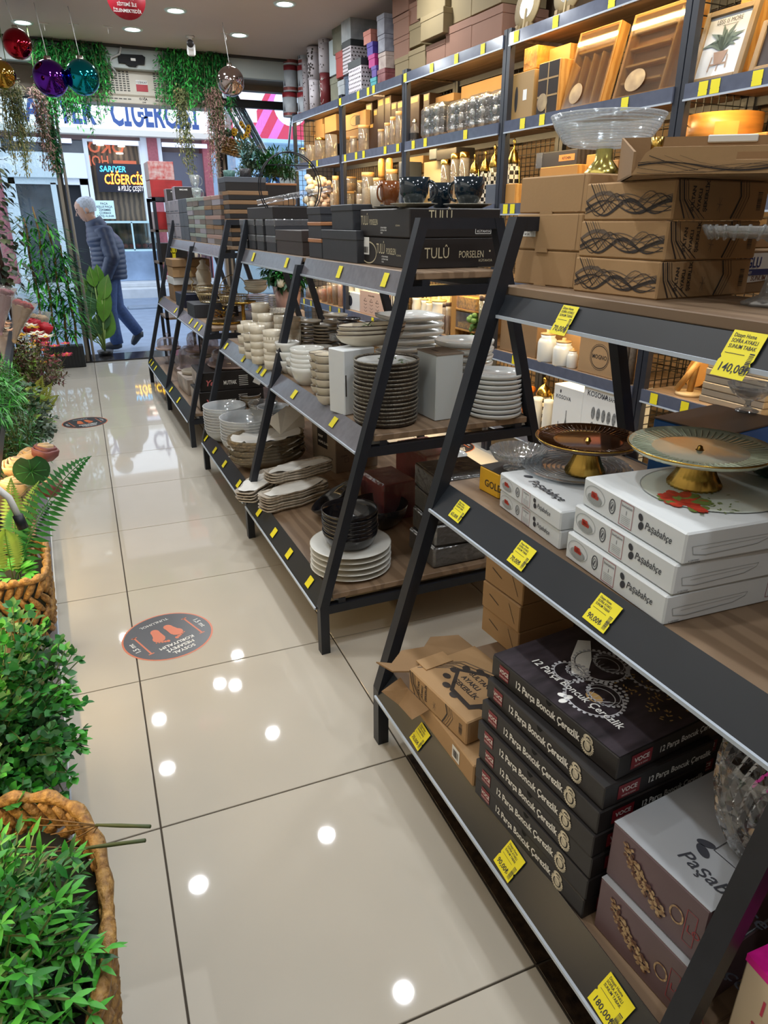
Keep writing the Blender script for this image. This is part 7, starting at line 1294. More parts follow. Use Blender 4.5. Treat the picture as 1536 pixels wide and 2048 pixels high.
# shelf tags
def wtag(px, py, L, lb, w_=.042):
    P = wp(px, py, -.012); price_tag((P.x, P.y + w_ / 2, WT[L] - .05), -pi / 2 + WA, w_, .048, lb, None, None, group='price tags on the wall shelving')
for L, nm, pts in ((5, 'top', ((680, 206), (716, 192), (736, 184), (747, 180), (810, 152), (863, 132), (912, 124), (965, 105), (1032, 79), (1110, 52), (1222, 14))), (4, 'second', ((619, 330), (634, 327), (690, 318), (712, 313), (727, 311), (770, 305), (795, 300), (826, 295), (850, 289), (930, 275), (1044, 254), (1083, 247), (1248, 215), (1404, 187), (1428, 183), (1512, 168))), (3, 'third', ((1010, 424), (1024, 424))), (1, 'jar', ((608, 606), (622, 610), (660, 616), (678, 622), (745, 640))), (1, 'fifth', ((1028, 720), (1308, 792), (1370, 806))), (0, 'lowest', ((1062, 892),))):
    for i, (px, py) in enumerate(pts): wtag(px, py, L, 'small yellow price tag on the ' + nm + ' wall shelf strip, number ' + (NTH + ['thirteenth', 'fourteenth', 'fifteenth', 'sixteenth'])[i] + ' from the window')
# ================================================================ plants on the left
G1 = mat('leaf_bright', (74, 168, 54), .45, n=(30, .3)); G2 = mat('leaf_mid', (38, 112, 42), .45, n=(30, .3)); G3 = mat('leaf_dark', (26, 74, 34), .45, n=(30, .3)); GY = mat('leaf_yellow', (116, 150, 54), .5, n=(20, .25)); GG = mat('leaf_grey', (84, 104, 84), .5, n=(20, .25)); GB = mat('leaf_brown', (92, 80, 52), .6, n=(20, .3)); STEM = mat('stem_green', (84, 104, 58), .6); TWIG = mat('twig_brown', (120, 92, 58), .7)
WICK = mat('wicker', (190, 148, 84), .55, n=(70, .5), c2=(112, 74, 34), b=(90, .7)); SOIL = mat('moss_dark', (30, 34, 24), .9)
def rv(q, r): return Vector((q.uniform(-1, 1) * r[0], q.uniform(-1, 1) * r[1], q.uniform(-1, 1) * r[2]))
def bush(t, c, rad, n, per, L, W, ms, seed=1, base=None, fold=.2, up=.4, bend=.25, pair=True, stem=.0016, spread=1.0):
    """n sprigs from the pot outwards, leaves in pairs along each; one foliage part per leaf colour"""
    q = random.Random(seed); bs = [MB() for _ in ms]; st = MB(); c = Vector(c); b0 = Vector(base) if base else c - Vector((0, 0, rad[2]))
    for i in range(n):
        while True:
            d = Vector((q.uniform(-1, 1), q.uniform(-1, 1), q.uniform(-.55, 1)))
            if .25 < d.length < 1: break
        d = d / d.length * q.uniform(.75, 1.06); e = c + Vector((d.x * rad[0], d.y * rad[1], d.z * rad[2])); s0 = b0.lerp(c, .4) + rv(q, (rad[0] * .35, rad[1] * .35, 0)); mid = s0.lerp(e, .5) + Vector((0, 0, rad[2] * .2)); bi = q.randrange(len(ms)); pts = []
        for k in range(5): u = k / 4; pts.append(s0 * (1 - u) ** 2 + mid * 2 * u * (1 - u) + e * u * u)
        st.tube(pts, stem, 3, cap=False, smooth=False)
        for k in range(per):
            u = .35 + .65 * k / max(1, per - 1); p = s0 * (1 - u) ** 2 + mid * 2 * u * (1 - u) + e * u * u; tg = (e - mid).lerp(mid - s0, 1 - u).normalized(); sd = tg.orthogonal().normalized(); sd.rotate(Matrix.Rotation(q.uniform(0, 6.28), 3, tg))
            for sg in ((1, -1) if pair else (1,)):
                dr = (sd * sg * spread + tg * q.uniform(.3, .9) + Vector((0, 0, up * q.uniform(0, 1)))); l = L * q.uniform(.7, 1.2); bs[bi].leaf(p, dr, (q.uniform(-.4, .4), q.uniform(-.4, .4), 1), l, W * q.uniform(.8, 1.2), bend * q.uniform(.2, 1.4), 2, fold)
        bs[bi].leaf(e, (e - mid) + Vector((0, 0, .01)), (0, .3, 1), L, W, bend, 2, fold)
    for b, m in zip(bs, ms):
        if b.f: ob('foliage', b, m, t, kind='stuff')
    ob('stems', st, STEM, t, kind='stuff')
def wbasket(t, rx, ry, z0, z1, sq=3, n=34, rows=5, thick=.014):
    H = z1 - z0; b = MB(); per = lambda a, k, o=0: ((rx * k + o) * sup(a, sq) * cos(a), (ry * k + o) * sup(a, sq) * sin(a))
    for r in range(rows):                                       # plaited strands, each a slanting plump lobe
        for i in range(n):
            a0 = 2 * pi * (i + .5 * (r % 2)) / n; a1 = a0 + 2 * pi / n * (1.15 if r % 2 else -1.15); k = .88 + .12 * r / rows; pts = []; rr = []
            for j in range(5): u = j / 4; x, y = per(a0 + (a1 - a0) * u, k, .004 * sin(pi * u)); pts.append((x, y, z0 + H * (r + u * 1.15) / rows * .95)); rr.append(thick * (.35 + .65 * sin(pi * (u * .8 + .1))))
            b.tube(pts, rr, 6)
    ob('woven_wall', b, WICK, t, kind='stuff'); b = MB(); m = 90; pts = []
    for i in range(m): x, y = per(2 * pi * i / m, 1.0, .003); pts.append((x, y, z1 + .003 * sin(i * 1.4)))
    b.tube(pts, [thick * (1.0 + .22 * sin(i * 1.4)) for i in range(m)], 7, closed=True); ob('rim', b, WICK, t)
    ob('liner', MB().lathe([(0, z0), (min(rx, ry) * .86, z0), (min(rx, ry) * .95, z0 + H * .75), (0, z0 + H * .75)], 28, ax=rx / min(rx, ry), ay=ry / min(rx, ry), sq=sq), SOIL, t)
ZB_ = .146
t = thing('basket_plant', 'big lance leaved green artificial plant in an oval seagrass basket nearest the camera', 'plant', (-.262, .86, 0)); wbasket(t, .178, .27, ZB_, .405, 2.6, 44, 6, .011)
bush(t, (-.03, -.09, .43), (.2, .25, .13), 400, 6, .03, .0095, (G1, G2, G1, G3), 3, (0, 0, .3), up=.5)
for i, (a, b_, lb) in enumerate((((110, 1648), (300, 1653), 'farther'), ((66, 1710), (290, 1681), 'nearer'))):
    A, B = on(*a, .40), on(*b_, .47); t = thing('flower_pick', 'green wrapped artificial flower stem sticking out over the basket rim, ' + lb + ' one', 'stem', A); d = B - A; b = MB()
    b.tube([d * .45, d * .6, d * .7, d * .85, d], [.0022, .003, .0034, .003, .0032], 7); ob('wrapped_end', b, mat('stem_tape', (74, 86, 52), .6), t); b = MB()
    for k in range(5): o_ = Vector((-.02 * k + .03, .03 * k - .06, -.02)); b.tube([o_, d * .25 + o_ * .5, d * .48], .0011, 4)
    ob('wires', b, TWIG, t)
t = thing('box_shrub', 'round leaved bright green boxwood like bush between the two seagrass baskets', 'plant', (-.27, 1.45, 0)); ob('pot', MB().lathe([(0, ZB_), (.09, ZB_), (.11, .3), (.1, .3), (0, .28)], 24), mat('black_pot', (26, 26, 28), .5), t)
bush(t, (0, 0, .36), (.17, .36, .19), 330, 6, .024, .02, (G2, G3, G1, G2), 5, (0, 0, .2), fold=.1, up=.6, bend=.1)
t = thing('fern_basket', 'small square seagrass basket holding sword fern fronds', 'plant', (-.272, 2.26, 0)); wbasket(t, .092, .15, ZB_, .36, 5, 22, 4, .011)
def frond(t, p0, p1, width, m, seed, arch=.1, n=26, nm='frond'):
    p0, p1 = Vector(p0), Vector(p1); q = random.Random(seed); b = MB(); mid = p0.lerp(p1, .5) + Vector((0, 0, arch)); P = lambda u: p0 * (1 - u) ** 2 + mid * 2 * u * (1 - u) + p1 * u * u; tow = (CAMP - mid - Vector(t.location)).normalized()
    b.tube([P(k / 8) for k in range(9)], .0016, 4, cap=False)
    for k in range(n):
        u = .14 + .86 * k / n; p = P(u); tg = (P(min(1, u + .02)) - P(u - .02)).normalized(); sd = tg.cross(tow).normalized(); wv = width * (.45 + .55 * sin(pi * min(1, .15 + u * .85))) * (1.02 - u ** 4)
        for sg in (1, -1): b.leaf(p, sd * sg + tg * .25 + Vector((0, 0, -.1)), tow, wv, width * .25, .1, 1, .08)
    return ob(nm, b, m, t)
o_ = Vector(t.location)
for i, (px, py, Y, m, w_) in enumerate(((183, 912, 2.3, G2, .042), (78, 962, 2.55, GY, .034), (22, 955, 2.45, GY, .04), (10, 1060, 2.1, GY, .04), (60, 1010, 2.75, G3, .03), (30, 1010, 2.3, G2, .04), (110, 1000, 2.5, G3, .03))): frond(t, (-.01 + .01 * (i % 3), -.02 + .02 * (i % 2), .3), aY(px, py, Y) - o_, w_ * (1.5 if i == 0 else 1.1), m, i, .08 if i else .13, 24)
b = MB(); q = random.Random(8)
for k in range(34): a = q.uniform(0, 6.28); b.leaf((.03 * cos(a) - .0, -.06 + .04 * sin(a), .33 + q.uniform(0, .03)), (cos(a), sin(a) - .4, .5), (0, 0, 1), .045, .026, .3)
ob('low_leaves', b, G1, t, kind='stuff')
# roses and the round leaf
def rose(t, p, r, m1, m2, seed=0, nm='rose'):
    q = random.Random(seed); b = MB(); c = MB(); p = Vector(p)
    for k, f in enumerate((1, .8, .6, .38)):
        (b if k < 2 else c).lathe([(r * .15, -r * .8), (r * .6 * f, -r * .6), (r * f * .95, r * -.1), (r * f, r * (.35 + .12 * k)), (r * f * .88, r * (.45 + .12 * k)), (r * f * .76, r * .1)], 20, p, wob=(.09, 5 - k % 2), M=Matrix.Translation(p) @ Matrix.Rotation(k * .7 + seed, 4, 'Z') @ Matrix.Rotation(.25, 4, 'X') @ Matrix.Translation(-p))
    h = ob(nm, b, m1, t); ob('rose_heart', c, m2, h)
CRM = mat('cream_rose', (206, 176, 136), .6, n=(20, .2)); BUR = mat('burgundy_edge', (128, 76, 72), .6, n=(20, .3)); REDR = mat('red_rose', (168, 22, 34), .55, n=(24, .25))
t = thing('rose_bunch', 'bunch of cream and burgundy artificial roses with one big round leaf', 'flowers', (-.27, 2.95, ZB_))
o_ = Vector(t.location)
for i, (px, py, Y) in enumerate(((33, 935, 2.85), (90, 905, 3.05), (26, 975, 2.75), (100, 975, 2.9), (60, 915, 3.1))): rose(t, aY(px, py, Y) - o_, .05, BUR if i % 2 else CRM, CRM, i)
b = MB(); c_ = aY(63, 940, 2.7) - o_; v = [c_ + Vector((.0, -.012, 0))]; n = 22
for k in range(n): a = 2 * pi * k / n; rr = .062 * (1 - .25 * (abs(sin(a / 2 - pi / 4)) < .12)); v.append(c_ + Vector((rr * cos(a), .02 * cos(2 * a) * .3, rr * .92 * sin(a) + .0)))
b.add(v, [(0, 1 + k, 1 + (k + 1) % n) for k in range(n)], True); h_ = ob('round_leaf', b, G3, t); st = MB(); [st.tube([c_ + Vector((0, -.016, 0)), c_ + Vector((.05 * cos(k * .8), -.02, .046 * sin(k * .8)))], .0016, 3) for k in range(8)]; ob('veins', st, G2, h_); st = MB()
for k in range(5): st.tube([(.0, 0, 0), Vector((.0, 0, .05)), (aY(63, 960, 2.85) - o_) + Vector((.02 * (k - 2), .03 * (k - 2), -.02))], .003, 4)
for k in range(16): st.leaf(c_ + Vector((-.06 + .008 * k, .03, -.06)), (cos(k), -.3, .3 * sin(k * 2)), (0, 0, 1), .07, .012)
ob('stems', st, STEM, t)
t = thing('eucalyptus_bush', 'grey green eucalyptus bush with pale yellow tips beside the floor sticker', 'plant', (-.30, 4.15, ZB_)); bush(t, (.02, 0, .22), (.15, .34, .17), 110, 6, .034, .03, (GG, GG, GY, G3), 11, (0, 0, .02), fold=.1)
t = thing('grass_bush', 'bright green feathery grass plant overhanging the upper board', 'plant', (-.38, 3.1, .622)); ob('pot', MB().lathe([(0, 0), (.05, 0), (.06, .09), (0, .085)], 20), mat('black_pot', (26, 26, 28), .5), t); bush(t, (.02, 0, .12), (.15, .4, .14), 300, 5, .05, .006, (G1, G1, G2), 12, (0, 0, .05), fold=.0, bend=.5)
t = thing('grass_bush', 'darker green feathery plant hanging below the upper board beside the eucalyptus', 'plant', (-.30, 3.5, ZB_)); bush(t, (0, 0, .26), (.13, .3, .2), 160, 5, .04, .008, (G2, G3), 13, (0, 0, .02), fold=.0, bend=.4)
t = thing('fern_clump', 'olive green fern clump with upright fronds in front of the brown foliage', 'plant', (-.29, 4.95, ZB_)); o_ = Vector(t.location)
for i, (px, py) in enumerate(((85, 750), (66, 765), (105, 765), (50, 780), (118, 790), (75, 760), (95, 775), (38, 790))): frond(t, (0, 0, .02), aY(px, py, 4.9 + .05 * (i % 3)) - o_, .05, mat('fern_olive', (128, 140, 42), .5, n=(20, .25)), i, .03, 20)
t = thing('brown_foliage', 'brownish purple feathery foliage behind the olive fern', 'plant', (-.29, 5.35, ZB_)); bush(t, (.03, 0, .28), (.2, .3, .19), 130, 6, .035, .014, (GB, mat('leaf_wine', (94, 46, 48), .6), GB, GY), 15, (0, 0, .0))
def posy(lb, x, y, z0, rad, n, cols, r, seed, cat='flowers'):
    t = thing('flower_posy', lb, cat, (x, y, z0)); q = random.Random(seed); st = MB()
    for i in range(n):
        d = Vector((q.uniform(-1, 1) * rad[0], q.uniform(-1, 1) * rad[1], rad[2] + q.uniform(-.35, .35) * rad[2])); st.tube([(0, 0, 0), d * .6 + Vector((0, 0, .02)), d], .0022, 3, cap=False); pt, hc_ = cols[i % len(cols)]; b = MB()
        for k in range(8): a = k * pi / 4; b.leaf(d, (cos(a), sin(a) - .3, .35), (0, 0, 1), r, r * .55, .15, 1, .1)
        h = ob('flower', b, pt, t); ob('flower_eye', MB().lathe([(0, .0), (r * .25, .004), (0, r * .25)], 8, d), hc_, h)
    for i in range(n): st.leaf((0, 0, rad[2] * .4), (q.uniform(-1, 1), q.uniform(-1, 1), .8), (0, 0, 1), .1, .025)
    ob('stems', st, STEM, t); return t
PY = mat('petal_yellow', (226, 176, 40), .6); PW = mat('petal_white', (226, 220, 196), .6); PK = mat('petal_pink', (206, 60, 84), .6); PO = mat('petal_peach', (226, 170, 130), .6); EYE = mat('flower_eye', (110, 66, 24), .8); PRD = mat('petal_darkred', (110, 28, 44), .6)
posy('yellow, white and peach daisies massed in the middle of the plant rack', -.33, 5.75, ZB_, (.14, .22, .4), 44, ((PW, EYE), (PY, EYE), (PW, PY), (PO, EYE), (PW, PY)), .058, 1); posy('pink orchid sprays leaning over the aisle beside the daisies', -.16, 6.15, ZB_, (.12, .14, .28), 12, ((PK, PY),), .05, 2); posy('dark red small flowers below the daisies', -.3, 5.55, ZB_, (.18, .12, .3), 16, ((PRD, EYE),), .035, 3); posy('large cream gerberas low beside the daisies', -.25, 5.9, ZB_, (.1, .1, .33), 5, ((PW, PY),), .08, 4)
t = thing('red_roses', 'four dark red roses on stems above the daisies', 'flowers', (-.22, 6.5, ZB_)); o_ = Vector(t.location); st = MB()
for i, (px, py) in enumerate(((60, 657), (72, 664), (90, 657), (84, 675), (66, 650))): p = aY(px, py, 6.4) - o_; rose(t, p, .062, REDR, REDR, i); st.tube([(0, 0, 0), p * .5, p], .004, 4)
ob('stems', st, STEM, t)
CEL = glass('cellophane', (244, 242, 240), .5, .1, .1, bump=(20, .8), d=.1); PAPK = mat('wrap_kraft', (206, 168, 122), .7); PPK = mat('wrap_pink', (196, 156, 160), .7)
def bouquet(lb, x, y, z0, h_, r, tilt, m, fm, seed):
    t = thing('bouquet', lb, 'flowers', (x, y, z0), 0, None, (tilt[0], tilt[1], 0)); ob('wrap', MB().lathe([(.012, 0), (r * .3, h_ * .35), (r * .8, h_ * .9), (r * .85, h_ * .92), (r * .7, h_ * .88), (r * .25, h_ * .35)], 14, wob=(.08, 7)), m, t); ob('sleeve', MB().lathe([(.014, .02), (r * .4, h_ * .35), (r * 1.15, h_ * 1.12)], 16, wob=(.06, 5)), CEL, t)
    for k in range(5): rose(t, (r * .5 * cos(1.26 * k), r * .5 * sin(1.26 * k), h_ * .97), r * .45, fm, fm, seed + k)
    return t
bouquet('kraft wrapped bouquet in cellophane leaning out behind the dark rack post', -.34, 5.2, .62, .26, .07, (R(-12), R(22)), PAPK, REDR, 1); bouquet('pink wrapped bouquet in cellophane beside the kraft wrapped one', -.44, 5.6, .62, .3, .07, (R(-8), R(14)), PPK, mat('dusty_rose', (150, 86, 96), .6), 4); bouquet('cellophane bouquet with dark red roses high at the left edge', -.47, 4.2, .62, .36, .09, (R(0), R(4)), mat('wrap_grey', (170, 166, 170), .6), mat('wine_rose', (92, 18, 30), .6), 7); bouquet('cream paper bouquet beside the bamboo plants', -.3, 6.7, .2, .42, .08, (R(-5), R(12)), PAPK, CRM, 9)
for i, (y, m, lb) in enumerate(((4.3, mat('pale_pink_candle', (206, 140, 140), .5), 'pale pink'), (4.05, mat('grey_candle', (130, 120, 124), .5), 'grey'))):
    t = thing('lantern', lb + ' candle in a thin wire lantern on the upper board', 'lantern', (-.42 - .04 * i, y, .622)); b = MB()
    for (x_, y_) in ((-.05, -.05), (.05, -.05), (.05, .05), (-.05, .05)): b.bar((x_, y_, 0), (x_, y_, .17), .006)
    b.b0(-.053, -.053, .165, .053, .053, .172).b0(-.053, -.053, 0, .053, .053, .005); ob('frame', b, SILV, t); ob('candle', MB().lathe([(0, .006), (.035, .006), (.035, .09), (0, .09)], 18), m, t)
t = thing('bent_tube_lamp', 'white bent metal tube with black joints at the left edge of the plant rack', 'lamp', (-.32, 2.05, .622)); ob('tube', MB().tube([(.0, 0, 0), (.0, .0, .05), (.02, .01, .085), (.06, .0, .08), (.1, -.01, .03), (.115, -.02, -.03)], .009, 8), WHITE, t); ob('joint', MB().tube([(.112, -.018, -.02), (.12, -.024, -.06)], .014, 8), BLACK, t)
# bamboo planter by the door
t = thing('bamboo_planter', 'row of tall artificial bamboos in a black ribbed trough beside the glass door', 'plant', (-.06, 7.72, 0)); tb = MB().b0(-.2, -.075, 0, .17, .075, .21, .006)
for k in range(12): tb.b0(-.19 + .03 * k, -.083, .01, -.175 + .03 * k, -.075, .2)
ob('trough', tb, mat('black_plastic', (26, 27, 28), .5), t); CANE = mat('bamboo_cane', (142, 110, 62), .6, n=(14, .25)); q = random.Random(21)
for i, (x, y, hh_) in enumerate(((-.16, .02, 1.38), (-.06, -.02, 1.48), (.04, .0, 1.32), (.12, .02, 1.12))):
    b = MB(); pts = [(x + .01 * sin(k * 1.3 + i), y + .008 * cos(k), .1 + hh_ * k / 12 * .93) for k in range(13)]; b.tube(pts, [.011 + .003 * (k % 2) - .0004 * k for k in range(13)], 7); c = ob('cane', b, CANE, t); lf = MB()
    for k in range(330):
        zz = q.uniform(.3, hh_); a = q.uniform(0, 6.28); rr = q.uniform(.01, .16); p = Vector((x + rr * cos(a) * .9, y + rr * sin(a) * .5, zz)); lf.leaf(p, (cos(a) + q.uniform(-.3, .3), sin(a) * .6, q.uniform(-.5, .5)), (0, 0, 1), q.uniform(.09, .17), .022, q.uniform(.1, .5), 2, .1)
    ob('leaves', lf, (G1, G2, G1, G2)[i], c, kind='stuff')
t = thing('ivy_pillar', 'tall dark ivy garland on a brown trunk at the left edge by the window', 'plant', (-.40, 6.55, 0)); ob('trunk', MB().tube([(0, 0, 0), (.01, 0, .6), (-.01, 0, 1.2), (0, 0, 1.8)], .022, 8), mat('trunk_brown', (66, 44, 32), .8), t); b = [MB(), MB()]
for k in range(420): zz = q.uniform(.75, 1.95); a = q.uniform(0, 6.28); rr = q.uniform(.02, .2) * (1.2 - abs(zz - 1.3) * .5); b[k % 2].leaf((rr * cos(a), rr * sin(a) * .7, zz), (cos(a), sin(a), q.uniform(-1, .2)), (0, 0, 1), .06, .05, .3, 2, .1)
ob('leaves', b[0], mat('ivy_dark', (44, 62, 44), .5, n=(20, .3)), t, kind='stuff'); ob('leaves', b[1], mat('ivy_olive', (84, 92, 60), .5, n=(20, .3)), t, kind='stuff')
# broad leaved plant in the doorway
t = thing('broad_leaf_plant', 'broad leaved green plant standing in the doorway in front of the walking man', 'plant', (.33, 8.2, .014)); o_ = Vector(t.location); ob('pot', MB().lathe([(0, 0), (.07, 0), (.085, .05), (0, .045)], 18), mat('black_pot', (26, 26, 28), .5), t)
LF = [mat('broad_leaf', (88, 140, 44), .4, n=(9, .2)), mat('broad_leaf_dark', (50, 92, 48), .4, n=(9, .2))]
for i, (bx, by, tx_, ty, w_, m) in enumerate(((190, 575, 178, 532, 18, 0), (196, 590, 178, 545, 20, 1), (185, 612, 162, 548, 22, 0), (200, 570, 193, 528, 18, 0), (204, 600, 216, 548, 22, 0), (178, 640, 186, 560, 22, 1), (176, 628, 172, 588, 18, 1), (201, 640, 198, 568, 17, 1), (206, 645, 212, 560, 24, 0), (174, 665, 176, 615, 16, 0), (192, 675, 196, 625, 22, 1), (204, 680, 224, 622, 30, 0), (197, 668, 182, 640, 18, 1), (210, 660, 206, 610, 20, 1), (188, 682, 174, 648, 16, 0))):
    Y = 8.12 + .03 * (i % 4); A, B = aY(bx, by, Y) - o_, aY(tx_, ty, Y) - o_; d = B - A; b = MB(); b.leaf(A, d, (0.2 * ((i % 3) - 1), -1, .35), d.length, w_ * .0065, .08, 5, .12); lfo = ob('leaf', b, LF[m], t); s = MB(); s.tube([(0, 0, .04), (A * .5) + Vector((0, 0, .05)), A], .006, 5); s.tube([A + Vector((0, -.004, 0)), A + d * .95 + Vector((0, -.006, 0))], .0025, 4); ob('stalk', s, mat('pale_stalk', (150, 176, 96), .5), lfo)
# planter tufts and potted plant behind the racks
t = thing('tuft_plant', 'spiky dark green tuft plant in the black wood rimmed planter box', 'plant', (1.37, 4.78, 1.57)); bush(t, (0, 0, .1), (.15, .12, .11), 70, 7, .05, .009, (G3, G2), 31, (0, 0, 0)); t = thing('tuft_plant', 'pale blue green tuft plant beside the dark green tuft', 'plant', (1.2, 4.85, 1.57)); bush(t, (0, 0, .12), (.08, .08, .13), 40, 7, .045, .012, (mat('leaf_bluegreen', (112, 160, 160), .5), GG), 32, (0, 0, 0))
t = thing('potted_plant', 'leafy green plant in a pale pink pot between the racks and the wall', 'plant', (1.84, 6.3, 0)); ob('stand', MB().b0(-.12, -.12, 0, .12, .12, .62, .01), mat('pale_stand', (176, 160, 150), .6), t); ob('pot', MB().lathe([(0, .62), (.1, .62), (.13, .82), (.12, .82), (0, .78)], 24), mat('pink_pot', (206, 170, 160), .5), t); bush(t, (0, 0, .98), (.22, .22, .2), 120, 6, .09, .03, (G3, G2, G3), 33, (0, 0, .8)); ob('flower_ball', MB().lathe([(0, -.04), (.03, -.03), (.04, 0), (.03, .03), (0, .04)], 14, (-.1, -.16, .86)), PW, t)
# ================================================================ things hung by the door
Yc = 7.52
t = thing('air_curtain', 'beige air curtain unit with grilles over the door', 'air curtain', (.95, Yc, 2.33)); ob('body', MB().b0(-.66, 0, .06, .62, .24, .27, .012).b0(-.66, .01, 0, .62, .24, .06, .006), mat('beige_plastic', (206, 200, 186), .45), t); b = MB()
for g0, g1 in ((-.52, -.1), (.1, .52)):
    nx = int((g1 - g0) / .032)
    for i in range(nx):
        for j in range(9): x = g0 + (g1 - g0) * i / nx; b.b0(x, -.002, .095 + j * .018, x + .022, .002, .105 + j * .018)
    for i in range(11): x = g0 + (g1 - g0) * i / 11; b.b0(x, .007, .032, x + .028, .012, .04)
ob('vent_slots', b, mat('vent_dark', (88, 88, 84), .7), t, kind='stuff'); F = face('N', 1, 1, 1); s = MB(); rect(s, F, -.055, .1, .1, .085); rs = ob('warning_label', s, mat('warning_red', (176, 44, 56), .5), t, (0, -.0015, 0)); s = MB(); rect(s, F, -.055, .155, .1, .033, .0003); ob('label_strip', s, PAPER, rs); s = MB(); tx(s, F, -.005, .163, .022, '! DİKKAT', 'CENTER', bold=.02, n=.0006); ob('lettering', s, INK, rs)
s = MB(); tx(s, F, -.005, .034, .026, 'O.VİA', 'CENTER', bold=.03); tx(s, F, -.0, .012, .016, 'LINE', 'CENTER', bold=.02); ob('lettering', s, PRINT, t, (0, .0085, 0))
t = thing('door_sensor', 'black wedge shaped motion sensor on the shutter case', 'sensor', (.86, 7.40, 2.60)); ob('body', MB().prism([(-.1, .07), (-.08, .085), (.1, .09), (.125, .075), (.11, .02), (.06, .02), (.04, 0), (-.02, 0), (-.05, .02), (-.1, .02)], 0, .035, M=Matrix.Translation((0, .02, 0)) @ Matrix.Rotation(pi / 2, 4, 'X')), mat('sensor_black', (20, 22, 24), .6, sp=.2), t); s = MB(); rect(s, F, .0, .04, .04, .02); ob('label', s, PAPER, t, (0, -.016, 0))
solo('cable', MB().tube([(.79, 7.36, 2.73), (.77, 7.37, 2.68), (.70, 7.38, 2.65), (.68, 7.39, 2.60), (.72, 7.41, 2.56), (.73, 7.45, 2.54)], .009, 7), mat('cable_grey', (170, 172, 170), .5), 'pale grey cable looping down from the ceiling to the air curtain', 'cable')
p = on(380, 72, CEIL); t = thing('security_camera', 'white bullet security camera on the ceiling above the right greenery', 'camera', (p.x, p.y, CEIL)); ob('mount', MB().lathe([(0, 0), (.035, 0), (.035, -.01), (.014, -.015), (.014, -.06), (0, -.06)], 16), WHITE, t); ob('housing', MB().b0(-.033, -.09, -.125, .033, .07, -.06, .012), WHITE, t, rot=(R(22), 0, R(-12))); ob('lens_face', MB().lathe([(0, 0), (.028, 0), (.028, .012), (0, .014)], 16, M=Matrix.Translation((-.0, -.128, -.075)) @ Matrix.Rotation(R(112), 4, 'X')), CARDK, t, rot=(0, 0, R(-12)))
def bauble(lb, px, py, rp, Y, c, hook, gold=False):
    P = aY(px, py, Y); r = rp * mpp(P); t = thing('bauble', lb, 'ornament', P); ob('ball', MB().lathe([(0, -r)] + [(r * sin(pi * k / 20), -r * cos(pi * k / 20)) for k in range(1, 20)] + [(0, r)], 36), mat('chrome_' + lb.split()[1], c, .06, 1.0), t); ob('cap', MB().lathe([(r * .2, r * .93), (r * .2, r * 1.16), (0, r * 1.18)], 16), SILV, t)
    ob('string', MB().tube([(0, 0, r * 1.15), (hook[0], hook[1], CEIL - P.z)], .003, 4), mat('string_white', (206, 206, 204), .6), t); return t, r
for lb, px, py, rp, Y, c in (('shiny red bauble hanging at the left of the ceiling', 35, 88, 27, 6.3, (150, 26, 40)), ('shiny gold bauble cut by the left edge', 4, 150, 26, 6.0, (176, 140, 60)), ('shiny purple bauble hanging beside the turquoise one', 101, 157, 33, 6.3, (88, 34, 150)), ('shiny turquoise bauble hanging beside the purple one', 165, 155, 32, 6.3, (20, 140, 158)), ('shiny silver bauble hanging near the silver poles', 461, 163, 27, 6.3, (190, 178, 178))): t, r = bauble(lb, px, py, rp, Y, c, (-.03, .0))
for i, (px, py) in enumerate(((88, 46), (147, 47), (215, 52), (451, 66))): p = on(px, py, CEIL); solo('ceiling_hook', MB().b0(-.035, -.006, -.006, .035, .006, 0).tube([(0, 0, 0), (0, 0, -.05)], .003, 4), WHITE, 'small white ceiling hook bar, ' + NTH[i] + ' from the left', 'hook', p, 0, 'ceiling hooks')
P = aY(252, -4, 4.9); t = thing('ceiling_sign', 'round red hanging sign with white security camera text', 'sign', (P.x, P.y, P.z), R(-4)); r = 37 * mpp(P); ob('disc', MB().lathe([(0, -.002), (r, -.002), (r, .002), (0, .002)], 40, M=Matrix.Rotation(pi / 2, 4, 'X')), mat('sign_red', (166, 24, 44), .4), t); s = MB()
for i, q_ in enumerate(('24 SAAT', 'GÜVENLİK', 'KAMERA', 'SİSTEMİ İLE', 'İZLENMEKTEDİR')): tx(s, F, 0, r * (.5 - .29 * i) - .0, r * .22, q_, 'CENTER', bold=.012, sx=.86)
ob('lettering', s, WHT, t, (0, -.003, 0)); ob('wire', MB().tube([(0, 0, r), (0, 0, CEIL - P.z)], .002, 4), SILV, t)
q_r = random.Random(99)
def drape(lb, px0, px1, ytop, n, ylow, Y, ms, L, W, seed, dens=20, thick=.05, jit=.05):
    A, B = aY(px0, ytop, Y), aY(px1, ytop, Y); t = thing('hanging_greenery', lb, 'garland', (A + B) / 2); q = random.Random(seed); bs = [MB() for _ in ms]; st = MB(); c = (A + B) / 2; m = mpp(c)
    for i in range(n):
        u = q.random(); top = A.lerp(B, u) - c + Vector((0, q.uniform(-thick, thick), q.uniform(-.06, .04))); l = (q.uniform(*ylow(u)) - ytop) * m; dx = q.uniform(-jit, jit); b = bs[q.randrange(len(ms))]; st.tube([top, top + Vector((dx * .6, -.02, -l * .5)), top + Vector((dx, 0, -l))], .0025, 3, cap=False)
        for k in range(int(dens * l / .3) + 3):
            f = q.random(); p = top + Vector((dx * f, 0, -l * f)) + rv(q, (.03, .03, .02)); b.leaf(p, (q.uniform(-1, 1), q.uniform(-1, .4), q.uniform(-1, .5)), (0, -.5, 1), L * q.uniform(.7, 1.3), W, .3, 1, .1)
    for b, m_ in zip(bs, ms):
        if b.f: ob('foliage', b, m_, t, kind='stuff')
    if Y < 7.2: st.tube([(0, 0, 0), (0, 0, CEIL - c.z)], .004, 4)
    ob('stems', st, STEM, t, kind='stuff'); return t
